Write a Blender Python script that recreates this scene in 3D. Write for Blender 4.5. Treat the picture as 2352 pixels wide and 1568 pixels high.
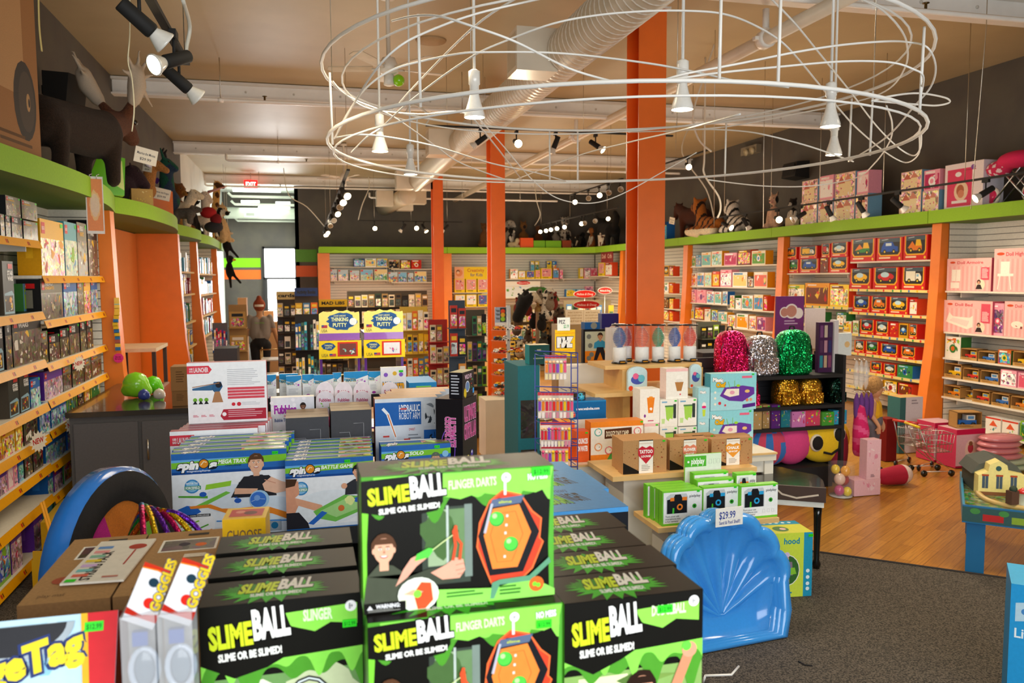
import bpy,math,random
from mathutils import Vector as V,Matrix,Euler
PI=math.pi
sc=bpy.context.scene
COL=sc.collection
for o in list(bpy.data.objects):bpy.data.objects.remove(o)
# ---------------------------------------------------------------- camera, world, exposure
FPX=1860.0;YAW,PIT,ROL=math.radians(14.35),math.radians(4.54),math.radians(.3)
CAMZ=2.0
fw=V((math.sin(YAW)*math.cos(PIT),math.cos(YAW)*math.cos(PIT),-math.sin(PIT)))
rt=V((math.cos(YAW),-math.sin(YAW),0));up=rt.cross(fw)
rt,up=(math.cos(ROL)*rt-math.sin(ROL)*up),(math.sin(ROL)*rt+math.cos(ROL)*up)
cd=bpy.data.cameras.new('camera');cam=bpy.data.objects.new('camera',cd);COL.objects.link(cam)
cd.sensor_width=36;cd.lens=FPX/2352*36;cd.clip_start=.05;cd.clip_end=100
cam.matrix_world=Matrix(((rt.x,up.x,-fw.x,0),(rt.y,up.y,-fw.y,0),(rt.z,up.z,-fw.z,CAMZ),(0,0,0,1)))
cd.dof.use_dof=True;cd.dof.focus_distance=3.3;cd.dof.aperture_fstop=5.6
sc.camera=cam
vs=sc.view_settings;vs.view_transform='Standard';vs.look='None';vs.gamma=1;vs.use_curve_mapping=False;vs.exposure=0.52
w=bpy.data.worlds.new('world');sc.world=w;w.use_nodes=True
w.node_tree.nodes['Background'].inputs[0].default_value=(1,.93,.82,1);w.node_tree.nodes['Background'].inputs[1].default_value=.10

def at(px,py,X=None,Y=None,Z=None):
    d=rt*((px-1176)/FPX)+up*((784-py)/FPX)+fw
    if X is not None:t=X/d.x
    elif Y is not None:t=Y/d.y
    else:t=(Z-CAMZ)/d.z
    return V((0,0,CAMZ))+d*t

def lamp(kind,name,loc,energy,col,rot=None,target=None,**k):
    l=bpy.data.lights.new(name,kind);l.energy=energy;l.color=col
    for a,b in k.items():setattr(l,a,b)
    o=bpy.data.objects.new(name,l);COL.objects.link(o);o.location=loc
    if target is not None:o.rotation_euler=(V(target)-V(loc)).to_track_quat('-Z','Y').to_euler()
    if rot:o.rotation_euler=rot
    return o
WARM=(1,.85,.62)
# assumed daylight: an added area lamp before the windowless wall behind the camera; daylight through the glazed door at the far end
lamp('AREA','assumed_front_daylight',(1.2,-1.9,2.2),190,(.93,.97,1),target=(1.4,4,1.2),shape='RECTANGLE',size=5.5,size_y=2.4)
lamp('AREA','far_door_daylight',(-.72,25.7,1.9),70,(.95,1,1),target=(-.72,20,1.2),shape='RECTANGLE',size=.9,size_y=2.6)
lamp('AREA','alcove_tubes',(-1.2,24.3,4.1),22,(.93,1,.93),rot=(0,0,0),shape='RECTANGLE',size=1.2,size_y=2.2)
# added warm fill without fixtures, standing in for the many lamps' general light
for(x,y,e)in((0,9.5,60),(4.9,7.6,80),(4.9,13.5,120),(.4,16.5,110),(5.2,18.6,170),(4.6,3,60),(0.6,4.2,40)):
    lamp('SPOT','added_fill_spot',(x,y,3.3),e*2.6,WARM,rot=(0,0,0),spot_size=math.radians(165),spot_blend=1,shadow_soft_size=.5)
for(x,y,e)in((-.4,7.5,34),(5.6,8.6,42),(6.0,14,44),(1,14.5,40),(5.6,19.3,60),(1.6,19.6,50),(4.2,4.2,20),(1.6,11,30)):
    lamp('POINT','added_fill_point',(x,y,2.2),e,(1,.90,.72),shadow_soft_size=.8)  # unseen point fills added in mid-air to lift ceiling and floor

# ---------------------------------------------------------------- materials
def lin(c):
    if isinstance(c,str):
        c=c.lstrip('#');c=''.join(q*2 for q in c)if len(c)==3 else c;c=[int(c[i:i+2],16)/255 for i in(0,2,4)]
    return tuple((x/12.92 if x<=.04045 else((x+.055)/1.055)**2.4)for x in c[:3])
_LC={}
def L4(c):
    if c not in _LC:_LC[c]=lin(c)+(1.0,)
    return _LC[c]
def newmat(name):
    m=bpy.data.materials.new(name);m.use_nodes=True
    n=m.node_tree.nodes;return m,n,m.node_tree.links,n['Principled BSDF']
def attr_mat(name,rough=.5,metal=0,coat=0,nscale=60,namp=.10,bump=0,bscale=200,sheen=0,spec=.5,trans=0):
    m,n,l,b=newmat(name)
    a=n.new('ShaderNodeAttribute');a.attribute_name='Col'
    tc=n.new('ShaderNodeTexCoord');no=n.new('ShaderNodeTexNoise');no.inputs['Scale'].default_value=nscale;no.inputs['Detail'].default_value=3
    l.new(tc.outputs['Object'],no.inputs['Vector'])
    mr=n.new('ShaderNodeMapRange');mr.inputs[3].default_value=1-namp;mr.inputs[4].default_value=1+namp;mr.inputs[1].default_value=.3;mr.inputs[2].default_value=.7
    l.new(no.outputs[0],mr.inputs[0])
    mx=n.new('ShaderNodeVectorMath');mx.operation='SCALE';l.new(a.outputs['Color'],mx.inputs[0]);l.new(mr.outputs[0],mx.inputs['Scale'])
    l.new(mx.outputs[0],b.inputs['Base Color'])
    b.inputs['Roughness'].default_value=rough;b.inputs['Metallic'].default_value=metal;b.inputs['Coat Weight'].default_value=coat
    b.inputs['Specular IOR Level'].default_value=spec;b.inputs['Sheen Weight'].default_value=sheen*.2
    if trans:b.inputs['Transmission Weight'].default_value=trans
    if bump:
        n2=n.new('ShaderNodeTexNoise');n2.inputs['Scale'].default_value=bscale;n2.inputs['Detail'].default_value=4;l.new(tc.outputs['Object'],n2.inputs['Vector'])
        bp=n.new('ShaderNodeBump');bp.inputs['Strength'].default_value=bump;bp.inputs['Distance'].default_value=.01
        l.new(n2.outputs[0],bp.inputs['Height']);l.new(bp.outputs[0],b.inputs['Normal'])
    return m
M={}
M['print']=attr_mat('printed_card',.38,namp=.04,spec=.14)
M['matte']=attr_mat('matte_paint',.75,namp=.05)
M['kraft']=attr_mat('kraft_card',.8,namp=.10,nscale=150)
M['plastic']=attr_mat('glossy_plastic',.18,coat=.4,namp=.03)
M['metal']=attr_mat('brushed_metal',.3,metal=1,namp=.05)
M['laminate']=attr_mat('wood_laminate',.45,namp=.08,nscale=12)
M['fur']=attr_mat('plush_fur',.95,namp=.35,nscale=90,bump=1,bscale=160,sheen=.3,spec=.2)
M['cloth']=attr_mat('cloth',.9,namp=.12,nscale=220,bump=.3,bscale=500)
M['skin']=attr_mat('skin',.55,namp=.05)
M['paint']=attr_mat('painted_steel',.38,namp=.04,nscale=6)
def emis(name,strength):
    m,n,l,b=newmat(name);a=n.new('ShaderNodeAttribute');a.attribute_name='Col'
    l.new(a.outputs['Color'],b.inputs['Emission Color']);l.new(a.outputs['Color'],b.inputs['Base Color']);b.inputs['Emission Strength'].default_value=strength;return m
M['bulb']=emis('lit_bulb',22);M['soft']=emis('lit_panel',5);M['sky']=emis('bright_daylight',7);M['exit']=emis('lit_sign',2.5)
def glass(name,tint,rough=.05,mix=.82,ior=1.45):
    m,n,l,b=newmat(name);b.inputs['Base Color'].default_value=tint+(1,);b.inputs['Roughness'].default_value=rough;b.inputs['Coat Weight'].default_value=.5
    tr=n.new('ShaderNodeBsdfTransparent');tr.inputs[0].default_value=tint+(1,);ms=n.new('ShaderNodeMixShader');ms.inputs[0].default_value=1-mix
    l.new(tr.outputs[0],ms.inputs[1]);l.new(b.outputs[0],ms.inputs[2]);l.new(ms.outputs[0],n['Material Output'].inputs['Surface']);return m
M['clear']=glass('clear_plastic',(.97,.98,.985),.03,.93);M['film']=glass('cellophane',(.95,.95,.95),.08,.72);M['frost']=glass('cloudy_plastic',(.85,.9,.92),.3,.5)
def sequin():
    m,n,l,b=newmat('sequins');a=n.new('ShaderNodeAttribute');a.attribute_name='Col';tc=n.new('ShaderNodeTexCoord')
    vo=n.new('ShaderNodeTexVoronoi');vo.inputs['Scale'].default_value=130;l.new(tc.outputs['Object'],vo.inputs['Vector'])
    bp=n.new('ShaderNodeVectorMath');bp.operation='SUBTRACT';bp.inputs[1].default_value=(.5,.5,.5);l.new(vo.outputs['Color'],bp.inputs[0])
    sca=n.new('ShaderNodeVectorMath');sca.operation='SCALE';sca.inputs['Scale'].default_value=.9;l.new(bp.outputs[0],sca.inputs[0])
    ge=n.new('ShaderNodeNewGeometry');ad=n.new('ShaderNodeVectorMath');l.new(ge.outputs['Normal'],ad.inputs[0]);l.new(sca.outputs[0],ad.inputs[1])
    nz=n.new('ShaderNodeVectorMath');nz.operation='NORMALIZE';l.new(ad.outputs[0],nz.inputs[0]);l.new(nz.outputs[0],b.inputs['Normal'])
    l.new(a.outputs['Color'],b.inputs['Base Color']);b.inputs['Metallic'].default_value=.9;b.inputs['Roughness'].default_value=.22;return m
M['sequin']=sequin()
def busy():
    m,n,l,b=newmat('busy_print');a=n.new('ShaderNodeAttribute');a.attribute_name='Col';tc=n.new('ShaderNodeTexCoord');oi=n.new('ShaderNodeObjectInfo')
    ad=n.new('ShaderNodeVectorMath');l.new(tc.outputs['Object'],ad.inputs[0]);l.new(oi.outputs['Random'],ad.inputs[1])
    wv=n.new('ShaderNodeTexNoise');wv.inputs['Scale'].default_value=14;l.new(ad.outputs[0],wv.inputs['Vector'])
    mp=n.new('ShaderNodeVectorMath');mp.operation='MULTIPLY_ADD';l.new(wv.outputs['Color'],mp.inputs[0]);mp.inputs[1].default_value=(.12,)*3;l.new(ad.outputs[0],mp.inputs[2])
    vo=n.new('ShaderNodeTexVoronoi');vo.inputs['Scale'].default_value=34;l.new(mp.outputs[0],vo.inputs['Vector'])
    se=n.new('ShaderNodeSeparateColor');l.new(vo.outputs['Color'],se.inputs[0])
    hs=n.new('ShaderNodeHueSaturation');l.new(a.outputs['Color'],hs.inputs['Color'])
    def rng(src,lo,hi):
        r=n.new('ShaderNodeMapRange');r.inputs[3].default_value=lo;r.inputs[4].default_value=hi;l.new(src,r.inputs[0]);return r.outputs[0]
    l.new(rng(se.outputs[0],.32,.68),hs.inputs['Hue']);l.new(rng(se.outputs[1],.35,1.5),hs.inputs['Saturation']);l.new(rng(se.outputs[2],.22,1.8),hs.inputs['Value'])
    l.new(hs.outputs[0],b.inputs['Base Color']);b.inputs['Roughness'].default_value=.3;b.inputs['Coat Weight'].default_value=.2;return m
M['busy']=busy()
def floor_mat():
    m,n,l,b=newmat('oak_strip_floor');tc=n.new('ShaderNodeTexCoord');mp=n.new('ShaderNodeMapping');l.new(tc.outputs['Object'],mp.inputs[0]);mp.inputs['Rotation'].default_value=(0,0,math.radians(-33))
    br=n.new('ShaderNodeTexBrick');br.inputs['Scale'].default_value=1;br.inputs['Brick Width'].default_value=.9;br.inputs['Row Height'].default_value=.085;br.inputs['Mortar Size'].default_value=.0016
    br.inputs['Color1'].default_value=lin('#c68a38')+(1,);br.inputs['Color2'].default_value=lin('#a87026')+(1,);br.inputs['Mortar'].default_value=lin('#6b3c12')+(1,);br.offset=.37;br.inputs['Bias'].default_value=-.2
    l.new(mp.outputs[0],br.inputs['Vector'])
    m2=n.new('ShaderNodeMapping');l.new(mp.outputs[0],m2.inputs[0]);m2.inputs['Scale'].default_value=(1.5,30,1)
    no=n.new('ShaderNodeTexNoise');no.inputs['Scale'].default_value=3;no.inputs['Detail'].default_value=5;l.new(m2.outputs[0],no.inputs['Vector'])
    mx=n.new('ShaderNodeMix');mx.data_type='RGBA';mx.blend_type='MULTIPLY';mx.inputs[0].default_value=.5
    cr=n.new('ShaderNodeValToRGB');cr.color_ramp.elements[0].color=(.45,.4,.35,1);cr.color_ramp.elements[0].position=.35;cr.color_ramp.elements[1].position=.6;l.new(no.outputs[0],cr.inputs[0])
    l.new(br.outputs[0],mx.inputs[6]);l.new(cr.outputs[0],mx.inputs[7]);l.new(mx.outputs[2],b.inputs['Base Color']);b.inputs['Roughness'].default_value=.28;return m
def noise_mat(name,c1,c2,scale,rough,bump=0,lo=.4,hi=.6):
    m,n,l,b=newmat(name);tc=n.new('ShaderNodeTexCoord');no=n.new('ShaderNodeTexNoise');no.inputs['Scale'].default_value=scale;no.inputs['Detail'].default_value=4;l.new(tc.outputs['Object'],no.inputs['Vector'])
    cr=n.new('ShaderNodeValToRGB');cr.color_ramp.elements[0].color=lin(c1)+(1,);cr.color_ramp.elements[0].position=lo;cr.color_ramp.elements[1].color=lin(c2)+(1,);cr.color_ramp.elements[1].position=hi
    l.new(no.outputs[0],cr.inputs[0]);l.new(cr.outputs[0],b.inputs['Base Color']);b.inputs['Roughness'].default_value=rough
    if bump:
        bp=n.new('ShaderNodeBump');bp.inputs['Strength'].default_value=bump;bp.inputs['Distance'].default_value=.01;l.new(no.outputs[0],bp.inputs['Height']);l.new(bp.outputs[0],b.inputs['Normal'])
    return m
M['floor']=floor_mat()
M['carpet']=noise_mat('charcoal_carpet','#2e2923','#665c50',120,.95,.6)
M['ceiling']=noise_mat('painted_ceiling','#b8a680','#c0ae87',1.2,.5)
M['wall']=noise_mat('dark_grey_wall','#4f4a45','#575249',2,.7)
M['wallw']=noise_mat('pale_wall','#dfe2dd','#e8eae4',2,.6)

# ---------------------------------------------------------------- mesh builder
_ME={}
class MB:
    def __init__(s):s.v=[];s.f=[];s.c=[];s.m=[];s.s=[];s.T=None
    def add(s,vs,fs,col='#ffffff',mat='print',sm=False):
        b=len(s.v)
        if s.T:vs=[s.T@V(p)for p in vs]
        s.v+=[tuple(p)for p in vs]
        for i,f in enumerate(fs):
            s.f.append(tuple(b+k for k in f));s.c.append(col if not isinstance(col,list)else col[i]);s.m.append(mat);s.s.append(sm)
        return s
    def box(s,x0,y0,z0,x1,y1,z1,col='#ffffff',mat='print'):
        vs=[(x,y,z)for z in(z0,z1)for y in(y0,y1)for x in(x0,x1)]
        if isinstance(col,tuple):col=list(col)
        return s.add(vs,[(0,1,5,4),(3,2,6,7),(2,0,4,6),(1,3,7,5),(4,5,7,6),(2,3,1,0)],col,mat)
    def cbox(s,c,d,col,mat='print',rot=None):
        vs=[V(((i&1)-.5,((i>>1)&1)-.5,(i>>2)-.5))for i in range(8)]
        vs=[V((p.x*d[0],p.y*d[1],p.z*d[2]))for p in vs]
        if rot:R=Euler(rot).to_matrix();vs=[R@p for p in vs]
        return s.add([p+V(c)for p in vs],[(0,1,5,4),(3,2,6,7),(2,0,4,6),(1,3,7,5),(4,5,7,6),(2,3,1,0)],col,mat)
    def tube(s,pts,r,col,mat='paint',n=6,closed=False,cap=True,sm=True):
        pts=[V(p)for p in pts];N=len(pts);rs=r if isinstance(r,(list,tuple))else[r]*N
        vs=[];pu=None
        for i,p in enumerate(pts):
            a=pts[(i-1)%N]if(closed or i)else p;b=pts[(i+1)%N]if(closed or i<N-1)else p
            t=(b-a).normalized()if(b-a).length>1e-9 else V((0,0,1))
            if pu is None:pu=t.orthogonal().normalized()
            pu=(pu-t*pu.dot(t));pu=pu.normalized()if pu.length>1e-6 else t.orthogonal().normalized();q=t.cross(pu)
            vs+=[p+(pu*math.cos(2*PI*k/n)+q*math.sin(2*PI*k/n))*rs[i]for k in range(n)]
        fs=[(i*n+k,i*n+(k+1)%n,((i+1)%N)*n+(k+1)%n,((i+1)%N)*n+k)for i in range(N if closed else N-1)for k in range(n)]
        if cap and not closed:fs+=[tuple(range(n))[::-1],tuple((N-1)*n+k for k in range(n))]
        return s.add(vs,fs,col,mat,sm)
    def lathe(s,prof,c=(0,0,0),col='#fff',mat='paint',n=16,axis=None,cols=None,sm=True,cap=True):
        T=Matrix.Translation(V(c))
        if axis is not None:T=T@V((0,0,1)).rotation_difference(V(axis)).to_matrix().to_4x4()
        vs=[T@V((r*math.cos(2*PI*k/n),r*math.sin(2*PI*k/n),z))for r,z in prof for k in range(n)]
        fs=[];cl=[]
        for i in range(len(prof)-1):
            for k in range(n):fs.append((i*n+k,i*n+(k+1)%n,(i+1)*n+(k+1)%n,(i+1)*n+k));cl.append(cols[i]if cols else col)
        if cap:
            fs+=[tuple(range(n))[::-1],tuple((len(prof)-1)*n+k for k in range(n))];cl+=[cols[0]if cols else col,cols[-1]if cols else col]
        return s.add(vs,fs,cl,mat,sm)
    def ball(s,c,r,col,mat='paint',n=12,m=8):
        r=r if isinstance(r,(tuple,list))else(r,r,r)
        vs=[(c[0]+r[0]*math.sin(PI*i/m)*math.cos(2*PI*k/n),c[1]+r[1]*math.sin(PI*i/m)*math.sin(2*PI*k/n),c[2]+r[2]*math.cos(PI*i/m))for i in range(m+1)for k in range(n)]
        return s.add(vs,[(i*n+k,(i+1)*n+k,(i+1)*n+(k+1)%n,i*n+(k+1)%n)for i in range(m)for k in range(n)],col,mat,True)
    def prism(s,pts,y0,y1,col,mat='paint',side=None):
        n=len(pts);vs=[(x,y0,z)for x,z in pts]+[(x,y1,z)for x,z in pts]
        fs=[tuple(range(n)),tuple(range(2*n-1,n-1,-1))]+[(i,i+n,(i+1)%n+n,(i+1)%n)for i in range(n)]
        return s.add(vs,fs,[col,col]+[side or col]*n,mat)
    def mesh(s,name='mesh'):
        me=bpy.data.meshes.new(name);me.from_pydata(s.v,[],s.f)
        keys=list(dict.fromkeys(s.m))
        for k in keys:me.materials.append(M[k])
        ix={k:i for i,k in enumerate(keys)}
        me.polygons.foreach_set('material_index',[ix[k]for k in s.m]);me.polygons.foreach_set('use_smooth',s.s)
        at_=me.color_attributes.new('Col','FLOAT_COLOR','CORNER');buf=[]
        for f,c in zip(s.f,s.c):buf+=list(L4(c))*len(f)
        at_.data.foreach_set('color',buf);me.validate();me.update();return me
    def obj(s,name,parent=None,loc=None,rz=0):
        o=bpy.data.objects.new(name,s.mesh(name));COL.objects.link(o)
        if parent:o.parent=parent
        if loc is not None:o.location=loc
        o.rotation_euler=(0,0,rz);return o
def tag(o,label,cat,group=None):
    o['label']=label;o['category']=cat
    if group:o['group']=group
    return o
def thing(name,label,cat,loc=(0,0,0),rz=0,group=None):
    o=bpy.data.objects.new(name,None);COL.objects.link(o);o.location=loc;o.rotation_euler=(0,0,rz);o.empty_display_size=.05
    return tag(o,label,cat,group)
def struct(name,mb,mat=None):
    o=mb.obj(name);o['kind']='structure';return o
def clone(o,loc=None,rz=None,label=None,group=None,parent=None):
    c=o.copy();COL.objects.link(c)
    if parent:c.parent=parent
    if loc is not None:c.location=loc
    if rz is not None:c.rotation_euler=(0,0,rz)
    if label:c['label']=label
    if group:c['group']=group
    for ch in list(o.children):clone(ch,parent=c)
    return c
ORD=['first','second','third','fourth','fifth','sixth','seventh','eighth','ninth','tenth','eleventh','twelfth','thirteenth','fourteenth','fifteenth','sixteenth','seventeenth','eighteenth','nineteenth','twentieth','twenty-first','twenty-second','twenty-third','twenty-fourth','twenty-fifth','twenty-sixth']

# ---------------------------------------------------------------- lettering and flat print
_GL={}
def glyphs(t,off=0.0):
    k=(t,off)
    if k not in _GL:
        cu=bpy.data.curves.new('t','FONT');cu.body=t;cu.resolution_u=2;cu.offset=off;cu.fill_mode='FRONT'
        ob=bpy.data.objects.new('t',cu);me=bpy.data.meshes.new_from_object(ob)
        vs=[(v.co.x,v.co.y)for v in me.vertices];fs=[tuple(p.vertices)for p in me.polygons]
        if not vs:vs=[(0,0)]
        x0=min(v[0]for v in vs);x1=max(v[0]for v in vs)
        cap=.69
        _GL[k]=([((v[0]-x0),v[1]/cap)for v in vs],fs,max(x1-x0,.01))
        bpy.data.objects.remove(ob);bpy.data.curves.remove(cu);bpy.data.meshes.remove(me)
    return _GL[k]
class Art:
    """print on one face: o = lower left corner, u, v = unit directions, w, h = size in metres; coordinates run 0..1"""
    def __init__(s,mb,o,u,v,w,h,mat='print'):
        s.mb=mb;s.o=V(o);s.u=V(u);s.v=V(v);s.n=s.u.cross(s.v);s.w=w;s.h=h;s.z=.0002;s.mat=mat
    def P(s,x,y):return s.o+s.u*(x*s.w)+s.v*(y*s.h)+s.n*s.z
    def poly(s,pts,col,mat=None):s.z+=.00007;s.mb.add([s.P(*p)for p in pts],[tuple(range(len(pts)))],col,mat or s.mat);return s
    def rect(s,x0,y0,x1,y1,col,mat=None):return s.poly([(x0,y0),(x1,y0),(x1,y1),(x0,y1)],col,mat)
    def ell(s,x,y,r,col,ry=None,n=18,mat=None,a0=0,a1=2*PI,wob=0,sd=0):
        R=random.Random(sd);ry=r if ry is None else ry
        return s.poly([(x+r*(1+wob*R.uniform(-1,1))*math.cos(a0+(a1-a0)*k/n)/s.w,y+ry*(1+wob*R.uniform(-1,1))*math.sin(a0+(a1-a0)*k/n)/s.h)for k in range(n+(1 if a1-a0<6.28 else 0))],col,mat)
    def line(s,pts,t,col,closed=False):
        P=[V((x*s.w,y*s.h))for x,y in pts]
        if closed:P.append(P[0])
        s.z+=.00007;vs=[]
        for i,p in enumerate(P):
            a=P[max(i-1,0)];b=P[min(i+1,len(P)-1)]
            if closed and i in(0,len(P)-1):a=P[-2];b=P[1]
            d=(b-a);d=d.normalized()if d.length else V((1,0));q=V((-d.y,d.x))*t/2
            tt=t if not isinstance(t,list)else t[i]
            vs+=[p+q,p-q]
        s.mb.add([s.o+s.u*p.x+s.v*p.y+s.n*s.z for p in vs],[(2*i,2*i+1,2*i+3,2*i+2)for i in range(len(P)-1)],col,s.mat);return s
    def text(s,t,x,y,h,col,w=None,sh=0,off=.012,rot=0,out=None,oo=.05,cx=False):
        H=h*s.h;
        if out:s.text(t,x,y,h,out,w,sh,off+oo,rot,cx=cx)
        vs,fs,W=glyphs(t,off);_,_,W0=glyphs(t,.012)
        kx=(w*s.w/W0)if w else H*1.42
        if cx:x=x-W0*kx/2/s.w
        dx=-(W-W0)*kx/2;s.z+=.00009;c_,s_=math.cos(rot),math.sin(rot)
        P=[]
        for a,b in vs:
            X=a*kx+dx+b*H*sh;Y=b*H;X,Y=X*c_-Y*s_,X*s_+Y*c_
            P.append(s.o+s.u*(x*s.w+X)+s.v*(y*s.h+Y)+s.n*s.z)
        s.mb.add(P,fs,col,s.mat);return s
    def lines(s,x0,y0,x1,y1,n,col,fill=.45,seed=1):
        R=random.Random(seed);d=(y1-y0)/n
        for i in range(n):s.rect(x0,y1-(i+fill)*d,x0+(x1-x0)*R.uniform(.7,1),y1-i*d,col);s.z-=.00007
        s.z+=.00007;return s
    def bits(s,x0,y0,x1,y1,n,pal,seed=1,sz=(.06,.2),mat=None):
        R=random.Random(seed)
        for i in range(n):
            a=R.uniform(*sz)*min(s.w,s.h);cx=R.uniform(x0,x1);cy=R.uniform(y0,y1);rx=a*R.uniform(.4,1)/2;ry=a*R.uniform(.4,1)/2
            rx=min(rx,(cx-x0)*s.w,(x1-cx)*s.w)+1e-4;ry=min(ry,(cy-y0)*s.h,(y1-cy)*s.h)+1e-4
            s.ell(cx,cy,rx,R.choice(pal),ry,n=R.choice((3,4,5,7,9)),a0=R.uniform(0,3),a1=0,mat=mat)if 0 else s.poly([(cx+rx*math.cos(q)/s.w,cy+ry*math.sin(q)/s.h)for q in sorted(R.uniform(0,6.28)for _ in range(R.choice((4,5,6,8))))],R.choice(pal),mat)
        return s
    def face(s,x,y,r,skin,hair,shirt=None,smile=True,d=1,sd=0):
        w,h=s.w,s.h
        if shirt:s.poly([(x-2.1*r/w,y-3.6*r/h),(x-1.9*r/w,y-1.9*r/h),(x-.6*r/w,y-1.15*r/h),(x+.6*r/w,y-1.15*r/h),(x+1.9*r/w,y-1.9*r/h),(x+2.1*r/w,y-3.6*r/h)],shirt)
        s.rect(x-.32*r/w,y-1.5*r/h,x+.32*r/w,y-.6*r/h,skin)
        s.ell(x,y+.22*r/h,r*.86,hair,r*.98,wob=.06,sd=sd);s.ell(x,y-.05*r/h,r*.70,skin,r*.92)
        s.ell(x-.72*r/w,y-.05*r/h,r*.12,skin,r*.22,n=8);s.ell(x+.72*r/w,y-.05*r/h,r*.12,skin,r*.22,n=8)
        s.ell(x,y+.28*r/h,r*.74,hair,r*.55,a0=.25,a1=PI-.25)
        for q in(-.27,.27):s.ell(x+q*r/w,y+.08*r/h,r*.11,'#fbfbf6',r*.07,n=8);s.ell(x+q*r/w,y+.08*r/h,r*.055,'#2a1a12',n=7);s.line([(x+(q-.13)*r/w,y+.24*r/h),(x+(q+.13)*r/w,y+.25*r/h)],r*.06,hair)
        s.poly([(x-.07*r/w,y-.22*r/h),(x+.1*r/w,y-.22*r/h),(x+.02*r/w,y+.02*r/h)],'#b97a5c')
        s.ell(x,y-.40*r/h,r*.28,'#a8433d',r*.17,a0=PI,a1=2*PI,n=9);s.ell(x,y-.40*r/h,r*.22,'#ffffff',r*.09,a0=PI,a1=2*PI,n=9)
        return s
def fart(mb,w,h,y=0,z=0,x=None):x=-w/2 if x is None else x;return Art(mb,(x,y,z),(1,0,0),(0,0,1),w,h)
def tart(mb,w,d,z,y=0):return Art(mb,(-w/2,y,z),(1,0,0),(0,1,0),w,d)
def rart(mb,w,d,h):return Art(mb,(w/2,0,0),(0,1,0),(0,0,1),d,h)
def lart(mb,w,d,h):return Art(mb,(-w/2,d,0),(0,-1,0),(0,0,1),d,h)
def sticker(parent,x,z,w=.022,h=.011,y=-.0035,top=None):
    mb=MB();mb.box(x-w/2,y,z-h/2,x+w/2,y+.0012,z+h/2,'#37e32c')
    a=Art(mb,(x-w/2,y,z-h/2),(1,0,0),(0,0,1),w,h);a.text('$12.99',.1,.25,.5,'#12701a',w=.8)
    o=mb.obj('price_sticker',parent);o['label']='bright green price sticker';return o
# ---------------------------------------------------------------- soft bodies: overlapping volumes fused into one skin
class Body:
    def __init__(s):s.p=[]
    def cap(s,a,ra,b,rb,col):s.p.append(('c',V(a),ra,V(b),rb,col));return s
    def chain(s,pts,col):
        for(a,ra),(b,rb)in zip(pts,pts[1:]):s.cap(a,ra,b,rb,col)
        return s
    def ell(s,c,r,col,rot=(0,0,0)):s.p.append(('e',V(c),V(r)if not isinstance(r,(int,float))else V((r,r,r)),Euler(rot).to_matrix(),0,col));return s
    def dist(s,p,q):
        if p[0]=='c':
            ab=p[3]-p[1];t=max(0,min(1,(q-p[1]).dot(ab)/max(ab.length_squared,1e-9)));return(q-(p[1]+ab*t)).length-(p[2]+(p[4]-p[2])*t)
        d=p[3].transposed()@(q-p[1]);r=p[2];k=math.sqrt((d.x/r.x)**2+(d.y/r.y)**2+(d.z/r.z)**2);return(k-1)*min(r)
    def mesh(s,vox,mat='fur',smooth=4,name='body'):
        mb=MB()
        for p in s.p:
            if p[0]=='c':
                n=5
                ab=p[3]-p[1];d=ab.normalized()if ab.length>1e-6 else V((0,0,1));Lg=ab.length
                prof=[(max(1e-4,p[2]*math.sin(t)),-p[2]*math.cos(t))for t in[PI/2*k/n for k in range(n)]]+[(p[2],0),(p[4],Lg)]+[(max(1e-4,p[4]*math.cos(t)),Lg+p[4]*math.sin(t))for t in[PI/2*k/n for k in range(1,n+1)]]
                mb.lathe(prof,p[1],'#ffffff','fur',12,axis=d)
            else:
                m2=MB();m2.ball((0,0,0),tuple(p[2]),'#ffffff',n=14,m=10)
                mb.add([p[3]@V(v)+p[1]for v in m2.v],m2.f,'#ffffff','fur')
        me=bpy.data.meshes.new('tmp');me.from_pydata(mb.v,[],mb.f);ob=bpy.data.objects.new('tmp',me);COL.objects.link(ob)
        r=ob.modifiers.new('r','REMESH');r.mode='VOXEL';r.voxel_size=vox
        sm=ob.modifiers.new('s','SMOOTH');sm.iterations=smooth;sm.factor=.5
        bpy.context.view_layer.update()
        ev=ob.evaluated_get(bpy.context.evaluated_depsgraph_get());m3=bpy.data.meshes.new_from_object(ev)
        out=MB();out.v=[tuple(v.co)for v in m3.vertices]
        for pl in m3.polygons:
            q=pl.center;pr=min(s.p,key=lambda p:s.dist(p,q));c=pr[-1]
            out.f.append(tuple(pl.vertices));out.c.append(c(q)if callable(c)else c);out.m.append(mat);out.s.append(True)
        bpy.data.objects.remove(ob);bpy.data.meshes.remove(me);bpy.data.meshes.remove(m3)
        return out
def proj(p):
    d=V(p)-V((0,0,CAMZ));z=d.dot(fw);return 1176+FPX*d.dot(rt)/z,784-FPX*d.dot(up)/z
def atx(px,X,z):
    py=640
    for _ in range(4):y=at(px,py,X=X).y;py=proj((X,y,z))[1]
    return y
def aty(px,Y,z):
    py=640
    for _ in range(4):x=at(px,py,Y=Y).x;py=proj((x,Y,z))[1]
    return x
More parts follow.
